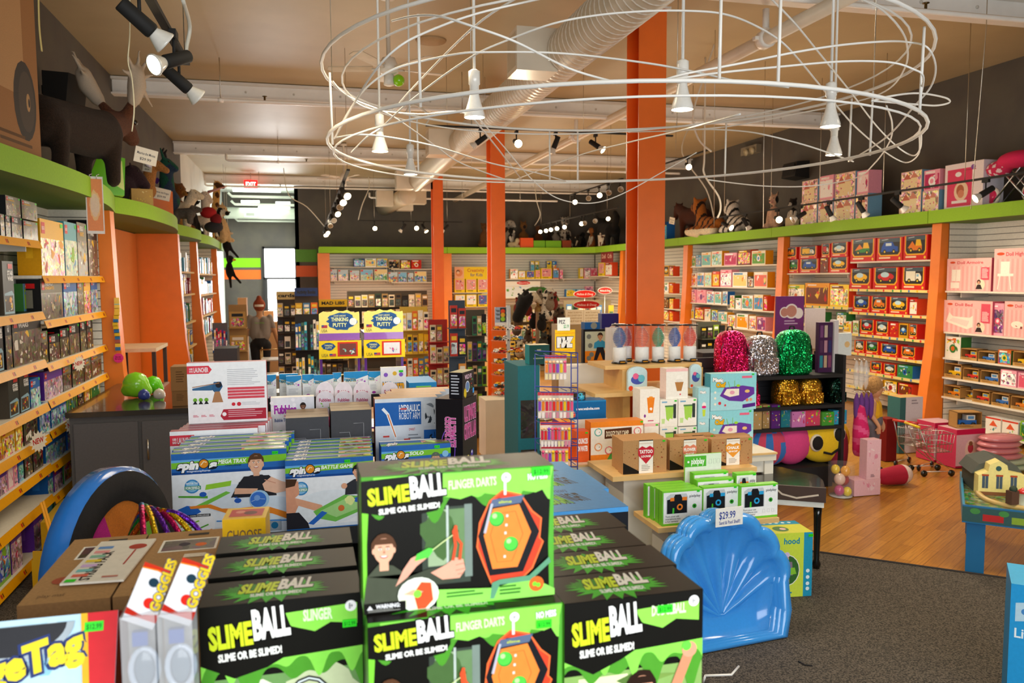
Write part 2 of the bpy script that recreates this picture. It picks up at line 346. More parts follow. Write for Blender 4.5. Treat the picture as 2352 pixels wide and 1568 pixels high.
# ---------------------------------------------------------------- the room
XL,XR,YB,ZC=-2.33,8.4,22.8,4.6
mb=MB();mb.box(XL-.1,-2.3,-.1,XR+.1,26.1,0,'#fff','floor');struct('floor',mb)
mb=MB();mb.add([(XL,-2.3,.005),(XR,-2.3,.005),(XR,.75,.005),(4.51,4.16,.005),(3.56,4.99,.005),(1.9,6.44,.005),(XL,6.44,.005)],[tuple(range(7))],'#fff','carpet')
mb.add([(XL,13.5,.005),(.2,13.5,.005),(.2,26,.005),(XL,26,.005)],[(0,1,2,3)],'#fff','carpet');struct('floor_carpet',mb)
mb=MB();mb.tube([(XR,.75,.008),(4.51,4.16,.008),(3.56,4.99,.008),(1.9,6.44,.008)],.009,'#2b2320','matte',4);struct('trim_1',mb)
mb=MB();mb.box(XL-.1,-2.3,ZC,XR+.1,YB,ZC+.1,'#fff','ceiling');struct('ceiling',mb)
mb=MB();mb.box(XL-.1,YB,ZC,-.2,26.1,ZC+.1,'#fff','wallw');struct('ceiling_back_alcove',mb)
mb=MB();mb.box(XL-.1,-2.3,0,XL,17.5,ZC,'#fff','wall');mb.box(XL-.1,17.5,0,XL,26.1,ZC,'#fff','wallw');struct('wall_left',mb)
mb=MB();mb.box(XR,-2.3,0,XR+.1,YB+.1,ZC,'#fff','wall');struct('wall_right',mb)
mb=MB();mb.box(-.2,YB,0,XR+.1,YB+.1,ZC,'#fff','wall');mb.box(-.2,YB,0,-.1,26,ZC,'#fff','wallw')
for z0,z1,c in((2.44,2.78,'#5f9a3e'),(2.04,2.34,'#d9653a')):mb.box(-.2,YB-.004,z0,.36,YB,z1,c,'matte')
struct('wall_back',mb)
mb=MB();mb.box(XL,26,0,-1.2,26.1,ZC,'#fff','wall');mb.box(-1.2,26,2.95,-.1,26.1,ZC,'#fff','wall')
for z0,z1,c in((2.34,2.62,'#7fd400'),(1.98,2.26,'#ff6a1c')):mb.box(XL,25.996,z0,-1.27,26,z1,c,'matte')
struct('wall_back_alcove',mb)
mb=MB();mb.box(XL-.1,-2.3,0,XR+.1,-2.2,ZC,'#fff','wall');struct('wall_front',mb)
mb=MB();mb.box(-1.2,26.0,2.02,-.22,26.03,2.9,'#ffffff','sky');mb2=MB()
for b in((-1.2,25.95,2.9,-.2,26,2.97),(-1.2,25.95,1.97,-.2,26,2.03),(-1.22,25.95,0,-1.15,26,2.97),(-.26,25.95,0,-.2,26,2.97)):mb2.box(*b,'#2c2c2c','paint')
w1=struct('window_1',mb);f1=mb2.obj('window_frame',w1)
mb=MB();mb.box(-1.15,26.0,0.1,-.26,26.03,1.97,'#ffffff','sky');d1=struct('door_1',mb)
mb=MB();mb.tube([(-1.1,25.93,1.05),(-.3,25.93,1.05)],.02,'#888888','metal');mb.box(-1.15,25.97,.1,-1.08,26.0,1.97,'#3a3a3a','paint');mb.obj('push_bar',d1)
mb=MB()
BEAMS=[2.6,6.45,11.6,16.7,21.7]
for i,y in enumerate(BEAMS[1:]):
    mb=MB();mb.box(XL,y-.09,4.37,XR,y+.09,4.39,'#fbf9f4','paint');mb.box(XL,y-.01,4.38,XR,y+.01,4.6,'#fbf9f4','paint');mb.box(XL,y-.09,4.56,XR,y+.09,4.59,'#e9e6df','paint')
    for k in range(17):mb.lathe([(.016,0),(.016,.012),(.005,.018)],(XL+.4+k*.62,y-.01,4.48),'#d6d2c8','paint',6,axis=(0,-1,0))
    struct('trim_%d'%(i+2),mb)

# ---------------------------------------------------------------- orange columns
def column(name,x0,y,label):
    t=thing(name,label,'column',(x0,y,0));O='#f3701e';w=.26 if y<8 else .21
    h=4.37
    mb=MB();mb.box(0,0,0,w,.014,h,O,'paint');mb.obj('flange',t)
    mb=MB();mb.box(0,.27,0,w,.284,h,O,'paint');mb.obj('flange',t)
    mb=MB();mb.box(w/2-.006,.014,0,w/2+.006,.27,h,O,'paint');mb.obj('web',t)
    mb=MB();mb.box(-.03,-.03,h-.02,w+.03,.31,h-.001,'#e9e6df','paint');mb.obj('cap_plate',t)
    return t
for x,y,lb in((2.91,6.8,'nearest and widest orange steel column, behind the striped light tubes'),(2.64,11.5,'middle orange steel column with the traffic light sign before it'),(2.62,16.75,'farthest and thinnest orange steel column')):
    column('steel_column',x,y,lb)

# ---------------------------------------------------------------- wall display units
GREEN='#8fbf22';OR='#f58220'
def canopy(pts,wall,label,end=None):
    mb=MB();n=len(pts);z0,z1=2.65,2.81
    for(a,b)in zip(pts,pts[1:]):
        q=lambda p:(wall,p[1])if abs(wall)<20 else(p[0],end)
        A,B=q(a),q(b)
        vs=[(a[0],a[1],z0),(b[0],b[1],z0),(b[0],b[1],z1),(a[0],a[1],z1),(A[0],A[1],z0),(B[0],B[1],z0),(B[0],B[1],z1),(A[0],A[1],z1)]
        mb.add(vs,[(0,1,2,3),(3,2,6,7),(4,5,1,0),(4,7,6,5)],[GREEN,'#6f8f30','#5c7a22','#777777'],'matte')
    for p in(pts[0],pts[-1]):
        P=(wall,p[1])if abs(wall)<20 else(p[0],end)
        mb.add([(p[0],p[1],z0),(P[0],P[1],z0),(P[0],P[1],z1),(p[0],p[1],z1)],[(0,1,2,3)],GREEN,'matte')
    return tag(mb.obj('display_canopy'),label,'display canopy','green canopies over the wall bays')
def smooth(pts,k=4):
    out=[]
    for i in range(len(pts)-1):
        p0,p1,p2,p3=pts[max(i-1,0)],pts[i],pts[i+1],pts[min(i+2,len(pts)-1)]
        for j in range(k):
            t=j/k;out.append(tuple(.5*((2*b)+(-a+c)*t+(2*a-5*b+4*c-d)*t*t+(-a+3*b-3*c+d)*t**3)for a,b,c,d in zip(p0,p1,p2,p3)))
    return out+[tuple(pts[-1])]
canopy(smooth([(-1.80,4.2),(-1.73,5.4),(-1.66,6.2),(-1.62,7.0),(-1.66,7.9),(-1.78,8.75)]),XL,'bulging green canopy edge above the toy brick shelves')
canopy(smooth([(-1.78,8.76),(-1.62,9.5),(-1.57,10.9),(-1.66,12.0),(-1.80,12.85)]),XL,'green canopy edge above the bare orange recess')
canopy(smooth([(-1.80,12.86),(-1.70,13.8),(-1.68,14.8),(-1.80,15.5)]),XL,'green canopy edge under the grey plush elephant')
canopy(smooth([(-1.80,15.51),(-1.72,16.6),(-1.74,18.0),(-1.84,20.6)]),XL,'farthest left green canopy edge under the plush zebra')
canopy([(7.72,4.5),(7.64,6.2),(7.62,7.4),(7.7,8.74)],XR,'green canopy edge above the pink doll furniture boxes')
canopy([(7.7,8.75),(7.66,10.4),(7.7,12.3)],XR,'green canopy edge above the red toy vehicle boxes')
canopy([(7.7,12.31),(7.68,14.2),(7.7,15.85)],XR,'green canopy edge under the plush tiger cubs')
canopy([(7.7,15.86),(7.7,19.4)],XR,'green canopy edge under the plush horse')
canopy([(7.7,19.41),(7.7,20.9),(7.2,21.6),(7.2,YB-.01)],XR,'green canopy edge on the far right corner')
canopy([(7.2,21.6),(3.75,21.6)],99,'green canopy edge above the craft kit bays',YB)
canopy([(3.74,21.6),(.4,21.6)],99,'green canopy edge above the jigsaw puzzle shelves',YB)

def slats(mb,x0,x1,z0=.06,z1=2.65,y=0,c='#e9e4d8'):
    mb.box(x0,y,z0,x1,y+.012,z1,'#4a4640','matte');z=z0
    while z<z1-.02:
        mb.box(x0,y-.006,z,x1,y,min(z+.069,z1),c,'matte');z+=.0765
def slatwall(loc,rz,w,label,parts=True):
    mb=MB();slats(mb,-w/2,w/2);o=mb.obj('slatwall_panel',None,loc,rz);return tag(o,label,'slatwall','white slatwall panels')
RZ={'R':-PI/2,'L':PI/2,'B':0}
def divider(side,y,lab,t=.17,ret=True,depth=.46):
    prof=[(0,0),(0,2.65),(-depth-.10,2.65),(-depth-.12,1.9),(-depth-.16,1.1),(-depth-.24,.4),(-depth-.28,0)]
    mb=MB();s=1 if side=='L' else-1;wall=XL if side=='L' else XR
    if side=='B':P=None
    pts=[(wall-s*x,z)for x,z in prof]
    if side=='B':
        vs=[(y-t/2,YB-.3+q,z)for q,z in prof]+[(y+t/2,YB-.3+q,z)for q,z in prof];n=len(prof)
        mb.add(vs,[tuple(range(n)),tuple(range(2*n-1,n-1,-1))]+[(i,(i+1)%n,(i+1)%n+n,i+n)for i in range(n)],OR,'paint')
    else:mb.prism(pts,y,y+t,OR,'paint')
    o=mb.obj('bay_divider');tag(o,lab,'divider','orange flared bay dividers')
    if ret and side!='B':
        mb=MB();x0,x1=(wall,wall+depth-.01)if side=='L' else(wall-depth+.01,wall);slats(mb,x0,x1,y=y-.014)
        tag(mb.obj('slatwall_panel'),'narrow white slatwall return against the %s'%lab,'slatwall')
divider('L',8.46,'orange divider with the yellow brick strip')
divider('L',12.66,'broad orange divider at the end of the bare recess',ret=False,depth=.47)
divider('L',15.35,'second orange divider past the bare recess',depth=.4)
divider('L',18.95,'last orange divider on the left wall',depth=.38)
divider('R',8.66,'orange divider beside the doll furniture boxes',.16)
divider('R',12.15,'orange divider between red vehicle boxes and baby toys',.18)
divider('R',15.68,'orange divider at the far end of the baby toys',.2)
divider('R',19.25,'farthest orange divider on the right wall',.2)
divider('B',.52,'orange divider at the left end of the puzzle bay',.3)
divider('B',3.78,'orange divider beside the yellow craft kit sign',.28)
for y0,y1,s,lb in((4.4,8.44,'L','toy brick'),(12.85,15.33,'L','tall book'),(15.53,18.93,'L','far book'),(4.6,8.64,'R','doll furniture'),(8.83,12.13,'R','red vehicle'),(12.34,15.66,'R','baby toy'),(15.9,19.23,'R','plush horse'),(19.46,22.7,'R','far corner')):
    x=XL+.03 if s=='L' else XR-.03
    slatwall((x,(y0+y1)/2,0),RZ[s],y1-y0,'white slatwall panel at the back of the %s bay'%lb)
for x0,x1,lb in((.68,3.62,'puzzle'),(3.94,8.36,'craft kit')):slatwall(((x0+x1)/2,YB-.03,0),0,x1-x0,'white slatwall panel at the back of the %s bay'%lb)
# solid plinths under the bays
def board(x0,y0,x1,y1,z,label,col='#ece5d4',strip=None,side=None,group='wall shelves',t=.022):
    th=thing('wall_shelf',label,'shelf',(x0,y0,z-t),group=group)
    mb=MB();mb.box(0,0,0,x1-x0,y1-y0,t,col,'matte');mb.obj('board',th)
    if strip:
        mb=MB();w,d=x1-x0,y1-y0;R=random.Random(int(z*100)+int(y0*10))
        if side=='L':o_,u_,L,n=V((w,0,0)),V((0,1,0)),d,V((1,0,0))
        elif side=='R':o_,u_,L,n=V((0,d,0)),V((0,-1,0)),d,V((-1,0,0))
        else:o_,u_,L,n=V((0,0,0)),V((1,0,0)),w,V((0,-1,0))
        v_=(n*.35+V((0,0,1))).normalized()if strip=='#f2a900' else V((0,0,1))
        hgt=.055 if strip=='#f2a900' else .035
        q=o_+n*.003+V((0,0,-.035 if strip=='#f2a900' else-.012))
        A=[q,q+u_*L,q+u_*L+v_*-0+V((0,0,hgt))-n*.0+n*0,q+V((0,0,hgt))]
        if strip=='#f2a900':A=[q+n*.02,q+u_*L+n*.02,q+u_*L+V((0,0,hgt)),q+V((0,0,hgt))]
        nn=u_.cross((A[3]-A[0]).normalized())
        mb.add([p for p in A]+[p-nn*.002 for p in A],[(0,1,2,3),(7,6,5,4),(0,4,5,1),(3,2,6,7)],strip,'print')
        a=Art(mb,A[0],u_,(A[3]-A[0]).normalized(),L,(A[3]-A[0]).length)
        k=.04
        while k<.98:
            if strip=='#f2a900':a.rect(k,.25,k+.022/L,.7,'#c8281e');a.rect(k+.03/L,.25,k+.045/L,.7,'#7a3a12')
            else:a.ell(k,.5,.018,R.choice(['#e8322a','#3aa04a','#f2c11e','#3a7fc8']),n=8)
            k+=R.uniform(.14,.2)/L if strip!='#f2a900' else .42/L
        o=mb.obj('price_strip',th);
    for k in(.06,.94):
        mb=MB()
        if side=='B':mb.box((x1-x0)*k-.006,.05,-.06,(x1-x0)*k+.006,y1-y0,0,'#c9c6bd','paint')
        else:mb.box(0 if side=='L' else .05,(y1-y0)*k-.006,-.06,x1-x0-(.05 if side=='L' else 0),(y1-y0)*k+.006,0,'#c9c6bd','paint')
        mb.obj('bracket',th)
    return th
# ---------------------------------------------------------------- packages
_PK={}
CARS={'truck':['#2e8b3a','#2456b8','#e8801e','#f2c11e','#d42a2a','#e8e4d0'],'wood':['#f2c11e','#d42a2a','#2a6fc0','#e8801e']}
def toyart(a,x0,y0,x1,y1,col,R):
    w=x1-x0;h=y1-y0;t=R.randrange(4)
    b=y0+h*.22
    if t==0:a.poly([(x0,b),(x1,b),(x1,b+h*.35),(x0+w*.8,b+h*.4),(x0+w*.68,b+h*.7),(x0+w*.2,b+h*.7),(x0+w*.05,b+h*.38)],col);a.rect(x0+w*.28,b+h*.42,x0+w*.62,b+h*.62,'#d8ecf4')
    elif t==1:a.rect(x0,b,x0+w*.62,b+h*.7,col);a.poly([(x0+w*.65,b),(x1,b),(x1,b+h*.3),(x0+w*.88,b+h*.55),(x0+w*.65,b+h*.55)],'#f4f0e0');a.rect(x0+w*.7,b+h*.3,x0+w*.84,b+h*.48,'#8fc4dc')
    elif t==2:a.rect(x0+w*.1,b,x0+w*.9,b+h*.3,col);a.poly([(x0+w*.5,b+h*.3),(x0+w*.9,b+h*.3),(x0+w*.8,b+h*.72),(x0+w*.55,b+h*.72)],'#f2c11e');a.poly([(x0,b+h*.15),(x0+w*.5,b+h*.3),(x0+w*.3,b+h*.62)],'#e8801e')
    else:a.ell(x0+w*.5,b+h*.3,w*a.w*.48,col,h*a.h*.3);a.ell(x0+w*.45,b+h*.45,w*a.w*.25,'#bfe4f2',h*a.h*.2)
    for q in(.22,.76):a.ell(x0+w*q,b,h*a.h*.17,'#22201e',n=10);a.ell(x0+w*q,b,h*a.h*.08,'#f2d23a',n=8)
PALS={'warm':['#e8502a','#f2a51e','#f7d33a','#c8281e','#7a3a1a','#f4efe0'],'cool':['#2a6fc0','#5fb4dc','#f4f4f0','#3a8a4a','#1a3a6a','#f2d23a'],
        'baby':['#f2a51e','#7fc4b8','#f47a6a','#f7e08a','#6aa84a','#ffffff','#5a9ad0'],'dark':['#1a1a1e','#4a5a3a','#c8b48a','#8a5a2a','#e8e4d8','#a82a1e','#f2c11e'],
        'pink':['#f4a0b4','#e8607a','#fbe4e4','#c83a6a','#8a4a8a','#ffffff'],'jungle':['#3a7a3a','#8fc43a','#5a9ad0','#f2d23a','#d46a2a','#ece8d8']}
def pack(kind,w,h,d,seed=0):
    w,h,d=round(w,2)or .01,round(h,2)or .01,round(d,2)or .05;key=(kind,w,h,d,seed)
    if key in _PK:return _PK[key]
    R=random.Random(hash((kind.count('a'),int(w*100),int(h*100),seed))&0xffff);mb=MB()
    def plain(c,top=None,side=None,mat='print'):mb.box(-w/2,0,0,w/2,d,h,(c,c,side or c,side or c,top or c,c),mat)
    if kind=='truck':
        plain('#d8261e','#e8402a');a=fart(mb,w,h)
        a.poly([(.06,.98),(.06,.35),(.14,.2),(.86,.2),(.94,.35),(.94,.98)],'#f7b51e');a.poly([(.1,.98),(.1,.38),(.17,.26),(.83,.26),(.9,.38),(.9,.98)],'#2e2a2c');a.rect(.1,.8,.9,.98,'#4a5a66')
        toyart(a,.17,.26,.83,.86,CARS['truck'][seed%6],R);a.lines(.1,.03,.7,.16,1,'#ffe8c0',.5);a.ell(.9,.1,.06*h,'#f2d23a',n=8)
        a.line([(.2,.9),(.45,.93)],.006,'#e8f0f4')
    elif kind=='wood':
        mb.box(-w/2,0,0,w/2,d,.01,'#b98a4a','kraft');mb.box(-w/2,d-.01,0,w/2,d,h,'#8a5f2a','kraft');mb.box(-w/2,0,h-.008,w/2,d,h,'#b8894a','kraft')
        mb.box(-w/2,0,0,-w/2+.008,d,h,'#a87a3c','kraft');mb.box(w/2-.008,0,0,w/2,d,h,'#a87a3c','kraft');mb.box(-w/2,-.002,0,w/2,.004,h*.24,'#c2944e','kraft')
        a=Art(mb,(-w/2,d*.45,0),(1,0,0),(0,0,1),w,h)
        c=CARS['wood'][seed%4];bw=w*.36
        mb.box(-bw,d*.2,h*.22,bw,d*.75,h*.48,c,'plastic');mb.box(-bw*.1,d*.22,h*.48,bw*.85,d*.73,h*.78,'#f2d24a' if seed%2 else '#f4f0e0','plastic');mb.box(bw*.05,d*.19,h*.55,bw*.7,d*.2,h*.72,'#5a9ad0','plastic')
        for q in(-.6,.6):mb.lathe([(h*.13,0),(h*.13,.02)],(bw*q,d*.2,h*.22),'#2a2a2a','plastic',10,axis=(0,-1,0))
        fart(mb,w,h,-.0025).lines(.1,.06,.7,.18,2,'#7a4a1a')
    elif kind=='dolls':
        plain('#f6b9b4','#f9cfc9','#e88f9a');a=fart(mb,w,h)
        for k in range(9):a.rect(k/9,0,k/9+.055,.99,'#f9cdc7')
        a.ell(.12,.9,.10*h,'#d8462a',.035*h)
        a.rect(.76,.30,.97,.9,'#e2566a');a.lines(.79,.35,.94,.86,8,'#fbe0dc')
    elif kind=='house':
        plain('#f4efe4','#ffffff');a=fart(mb,w,h);a.poly([(.25,.5),(.5,.85),(.8,.5)],'#e8603a');a.rect(.3,.15,.75,.5,'#f7f3e8');a.bits(.3,.1,.75,.5,10,PALS['jungle'],seed,(.1,.25));a.rect(0,.9,1,1,'#d8402a')
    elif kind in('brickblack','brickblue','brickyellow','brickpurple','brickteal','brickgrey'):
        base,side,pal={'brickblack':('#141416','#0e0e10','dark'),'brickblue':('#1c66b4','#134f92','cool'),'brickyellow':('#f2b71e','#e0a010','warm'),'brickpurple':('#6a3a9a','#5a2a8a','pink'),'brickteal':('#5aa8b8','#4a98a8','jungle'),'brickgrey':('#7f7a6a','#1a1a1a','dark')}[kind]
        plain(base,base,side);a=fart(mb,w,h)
        a.rect(0,0,1,.66,{'dark':'#5a4a2a','cool':'#8ab4cc','warm':'#e8a03a','pink':'#c8a0b8','jungle':'#8aa86a'}[pal],'busy');a.bits(.02,.02,.98,.66,16,PALS[pal],seed,(.12,.38));a.bits(.1,.1,.9,.6,8,PALS[pal],seed+9,(.1,.2),'busy')
        s_=min(.2*w,.2*h);a.rect(.04,1-.06-s_/h,.04+s_/w,.94,'#d81e1e');a.text('LEGO',.04+s_*.1/w,1-.06-s_*.66/h,s_*.3/h,'#ffffff',w=s_*.8/w)
        if kind=='brickblack':a.text('STAR',.07+s_/w,.84,.09,'#e8e8e8',w=.34,off=.04);a.text('WARS',.07+s_/w,.73,.09,'#e8e8e8',w=.34,off=.04)
        elif kind=='brickgrey':a.text('NEXO',.07+s_/w,.85,.08,'#e8e8e8',w=.34,off=.04);a.text('KNIGHTS',.07+s_/w,.75,.07,'#f2b71e',w=.4,off=.04)
        elif kind=='brickblue':a.text('CITY',.07+s_/w,.8,.1,'#ffffff',w=.26,off=.03)
        a.rect(.86,.9,.97,.97,'#3ae32c');b=lart(mb,w,d,h);b.rect(.25,.78,.75,.9,'#d81e1e');b.rect(.35,.3,.65,.74,'#e8e8e8' if kind=='brickblack' else base)
    elif kind=='polybox':
        plain('#17181a','#222222','#4a4238');a=fart(mb,w,h);a.poly([(.04,.02),(.96,.02),(.96,.38),(.8,.45),(.1,.4)],'#8fb8cc');a.rect(.12,.06,.88,.36,'#3a2a1a');a.bits(.14,.07,.86,.36,12,PALS['warm'],seed,(.1,.4))
        a.rect(.5,.86,.9,.95,'#d81e1e');a.text('STAR',.42,.74,.08,'#eeeeee',w=.5,off=.05);a.text('WARS',.42,.64,.08,'#eeeeee',w=.5,off=.05)
    elif kind=='puzzle':
        plain('#e8dcc8','#f4ecd8');a=fart(mb,w,h);a.rect(.03,.03,.97,.97,R.choice(['#7a9ac8','#c8a05a','#8aa85a','#d88a5a']),'busy');a.rect(.03,.55,.97,.97,R.choice(['#8ac4e8','#f4d89a','#c8dce8']));a.bits(.03,.05,.97,.7,14,PALS[R.choice(['warm','jungle','cool'])],seed,(.2,.5));a.rect(.03,.84,.22,.97,'#d8322a')
    elif kind=='book':
        c=['#d8462a','#f4f0e4','#2a5fa0','#f2b71e','#3a7a4a','#e8d8b8','#8a2a3a','#5fa4c8'][seed%8];plain(c,'#f4f0e4');a=fart(mb,w,h);a.rect(.2,.2,.8,.7,['#ffffff','#2a2a3a','#f2d23a'][seed%3]);a.rect(.1,.85,.9,.9,'#ffffff')
    elif kind=='yellowkit':
        plain('#f7d81e','#f7d81e');a=fart(mb,w,h);a.rect(.06,.2,.94,.94,R.choice(['#f4ece0','#5a6ab0','#f4f0f0','#e8a0a0']));a.bits(.1,.25,.9,.9,10,PALS[R.choice(['pink','warm','baby'])],seed,(.15,.4));a.lines(.15,.04,.85,.15,1,'#5a3a1a')
    elif kind=='goldcar':
        plain('#d8a01e');a=fart(mb,w,h);a.rect(.1,.2,.9,.9,'#3a3020');toyart(a,.15,.2,.85,.8,R.choice(CARS['wood']),R)
    elif kind=='castle':
        plain('#e8c8b4','#f4e0d0','#7aa8c8');a=fart(mb,w,h);a.rect(.04,.04,.96,.96,'#f2b8a8','busy');a.poly([(.15,.1),(.15,.6),(.3,.85),(.45,.6),(.6,.9),(.8,.6),(.8,.1)],'#f4e0b0');a.poly([(.1,.6),(.3,.9),(.5,.6)],'#c8705a');a.poly([(.45,.65),(.62,.95),(.85,.65)],'#d8907a');a.bits(.15,.05,.85,.5,12,PALS['pink'],seed,(.08,.2))
    else:
        pal={'baby':'baby','babyw':'baby','pinkkit':'pink','kitwarm':'warm','kitcool':'cool','kitdark':'dark','kitjungle':'jungle'}.get(kind,'warm');P_=PALS[pal]
        c={'baby':'#f7ecd0','babyw':'#ffffff','pinkkit':'#f4a8bc'}.get(kind,R.choice(P_));plain(c,c,P_[0]);a=fart(mb,w,h)
        a.rect(.05,.08,.95,.8,R.choice(P_),'busy' if seed%2 else None);a.bits(.08,.1,.92,.9,14,P_,seed,(.15,.45));a.rect(.1,.83,.7,.94,R.choice(P_));a.lines(.12,.84,.6,.93,1,'#ffffff' if c!='#ffffff' else '#3a4a5a')
        if seed%3==0:a.ell(.5,.45,.22*min(w,h),R.choice(P_));a.ell(.5,.45,.12*min(w,h),R.choice(P_))
    m=mb.mesh(kind);_PK[key]=m;return m
DESC={'truck':'red window box with toy vehicle','wood':'brown open-front box with toy vehicle','dolls':'pink doll furniture box','house':'orange-roofed play house box','brickblack':'black building brick box','brickblue':'blue building brick box','brickyellow':'yellow building brick box',
        'brickpurple':'purple building brick box','brickteal':'teal building brick box','brickgrey':'grey building brick box','polybox':'narrow black figure box','puzzle':'jigsaw puzzle box','book':'upright book','yellowkit':'yellow craft kit box','goldcar':'yellow box with toy vehicle','castle':'pink castle playset box',
        'baby':'cream baby toy box','babyw':'white baby toy box','pinkkit':'pink kit box','kitwarm':'orange and red kit box','kitcool':'blue and green kit box','kitdark':'dark kit box','kitjungle':'green kit box'}
NAME={'truck':'toy_vehicle_box','wood':'toy_vehicle_box','goldcar':'toy_vehicle_box','dolls':'doll_furniture_box','house':'play_house_box','polybox':'figure_box','puzzle':'puzzle_box','book':'book','yellowkit':'craft_kit_box','castle':'castle_playset_box','baby':'baby_toy_box','babyw':'baby_toy_box'}
def place(kind,w,h,d,loc,rz,label,group,seed=0):
    o=bpy.data.objects.new(NAME.get(kind,'brick_set_box' if kind.startswith('brick')else 'kit_box'),pack(kind,w,h,d,seed));COL.objects.link(o)
    o.location=loc;o.rotation_euler=(0,0,rz);w2=round(w,2)or .01;return tag(o,label,'book' if kind=='book' else 'boxed toy',group)
BAYS={'R':[(4.6,8.62),(8.84,12.13),(12.35,15.65),(15.91,19.22),(19.47,22.7)],'L':[(4.4,8.42)],'B':[(.69,3.62),(3.94,8.34)]}
def fit(a,b,side):
    m=(a+b)/2;y0,y1=min(BAYS[side],key=lambda q:abs((q[0]+q[1])/2-m));return max(y0,min(y1,a)),max(y0,min(y1,b))
def row(side,z,items,phrase,X=None,depth=.16,dx=.02,seed0=0,grp=None):
    """items: (px0, px1, h, kind[, back]) with px along the picture; sorted left to right there"""
    items=sorted(items,key=lambda q:q[0]+q[1])
    if side=='B':X=X or 22.25
    else:X=X if X is not None else(-1.85 if side=='L' else 7.9)
    for i,it in enumerate(items):
        p0,p1,h,kind=it[:4];back=it[4]if len(it)>4 else 0;dep=it[5]if len(it)>5 else depth
        if side=='B':
            a,b=fit(aty(p0,X+dx,z),aty(p1,X+dx,z),'B');w=abs(b-a)-.006;loc=((a+b)/2,X+dx+back,z+.001)
        else:
            s=-1 if side=='L' else 1;XX=X+s*(dx+back);a,b=fit(atx(p0,XX,z),atx(p1,XX,z),side);w=abs(b-a)-.008;loc=(XX,(a+b)/2,z+.001)
        place(kind,w,h,dep,loc,RZ[side],'%s, %s from left on %s'%(DESC[kind],ORD[i],phrase),grp or 'boxes on %s'%phrase,seed0+i)
# right wall, doll furniture bay
for z,lb in((1.80,'top'),(1.28,'second'),(.95,'third'),(.70,'fourth'),(.45,'fifth'),(.10,'lowest')):
    board(7.9,5.2,8.36,8.63,z,'%s white shelf of the doll furniture bay'%lb,side='R')
def dollbox(px0,px1,z,h,title,lab,pic,d=.14):
    a,b=atx(px0,7.92,z),atx(px1,7.92,z);w=abs(b-a)-.01
    mb=MB()
    mb.box(-w/2,0,0,w/2,d,h,('#f6b0ac','#f6b0ac','#d8607a','#d8607a','#f9cfc9','#f6b0ac'))
    ar=fart(mb,w,h)
    for k in range(10):ar.rect(k/10,.02,k/10+.05,.8,'#f9c6c0')
    ar.rect(0,.76,1,1,'#f7bdb8');ar.ell(.13,.88,.11*h,'#d8502a',.035*h);ar.text(title,.24,.83,.085,'#d83a4a',w=.58 if len(title)>9 else .36,off=.02)
    ar.rect(.78,.34,.96,.92 if len(title)<10 else .72,'#e2566a');ar.lines(.8,.38,.94,.68,8,'#fbe0dc')
    ar.ell(.78,.2,.16*h,'#f7e6c8');ar.ell(.74,.28,.07*h,'#4a2a1a');ar.ell(.74,.26,.045*h,'#d8a080');ar.poly([(.67,.06),(.82,.06),(.78,.2),(.71,.2)],'#3a2a2a')
    if pic=='armoire':ar.rect(.12,.3,.32,.66,'#fff6e8');ar.line([(.22,.3),(.22,.66)],.004,'#e0b0a0');ar.rect(.1,.08,.3,.26,'#fff6e8')
    elif pic=='chair':ar.rect(.14,.42,.32,.7,'#fff6e8');ar.rect(.08,.36,.4,.42,'#fff6e8');[ar.line([(q,.36),(q-.04 if q<.2 else q+.04,.05)],.012,'#fff6e8')for q in(.13,.32)]
    elif pic=='bed':ar.poly([(.05,.32),(.5,.12),(.62,.2),(.62,.55),(.55,.48),(.2,.5),(.12,.62)],'#fdeedd');ar.poly([(.12,.36),(.5,.2),(.55,.38),(.2,.46)],'#fbdad0')
    else:ar.ell(.3,.35,.2*h,'#fdf2e0',.1*h);ar.bits(.15,.2,.5,.35,6,['#8a3a2a','#c83a4a'],2,(.05,.1))
    o=mb.obj('doll_furniture_box',None,(7.92,(a+b)/2,z+.001),-PI/2);tag(o,lab,'boxed toy','pink doll furniture boxes')
dollbox(2173,2276,1.80,.40,'Doll Armoire','pink Doll Armoire box on the top shelf','armoire')
dollbox(2280,2400,1.80,.50,'Doll High Chair','taller pink Doll High Chair box beside the armoire box','chair')
dollbox(2166,2278,1.28,.40,'Doll Bed','pink Doll Bed box on the second shelf','bed',.2)
dollbox(2304,2410,1.28,.41,'Doll Crib','pink boxed doll furniture right of the Doll Bed box','crib')
place('pinkkit',.17,.38,.12,(7.95,atx(2291,7.95,1.4),1.281),-PI/2,'purple-pink box standing between the two boxes on the second doll shelf','pink doll furniture boxes',3)
row('R',.95,[(2168,2206,.27,'kitjungle'),(2206,2244,.14,'wood'),(2246,2286,.13,'wood'),(2291,2322,.17,'kitjungle'),(2325,2372,.17,'wood')],'the third doll bay shelf')
row('R',.70,[(2160,2208,.18,'wood'),(2211,2248,.15,'wood'),(2251,2294,.15,'wood'),(2297,2334,.19,'pinkkit'),(2337,2385,.18,'pinkkit')],'the fourth doll bay shelf',seed0=4)
row('R',.45,[(2157,2206,.15,'wood'),(2210,2240,.11,'wood',.08),(2232,2273,.15,'wood'),(2276,2318,.15,'wood'),(2320,2368,.15,'wood')],'the fifth doll bay shelf',seed0=7)
row('R',.10,[(2154,2180,.2,'kitwarm'),(2181,2222,.19,'house'),(2262,2298,.2,'house'),(2300,2338,.2,'house'),(2341,2385,.23,'kitjungle')],'the lowest doll bay shelf',seed0=2)
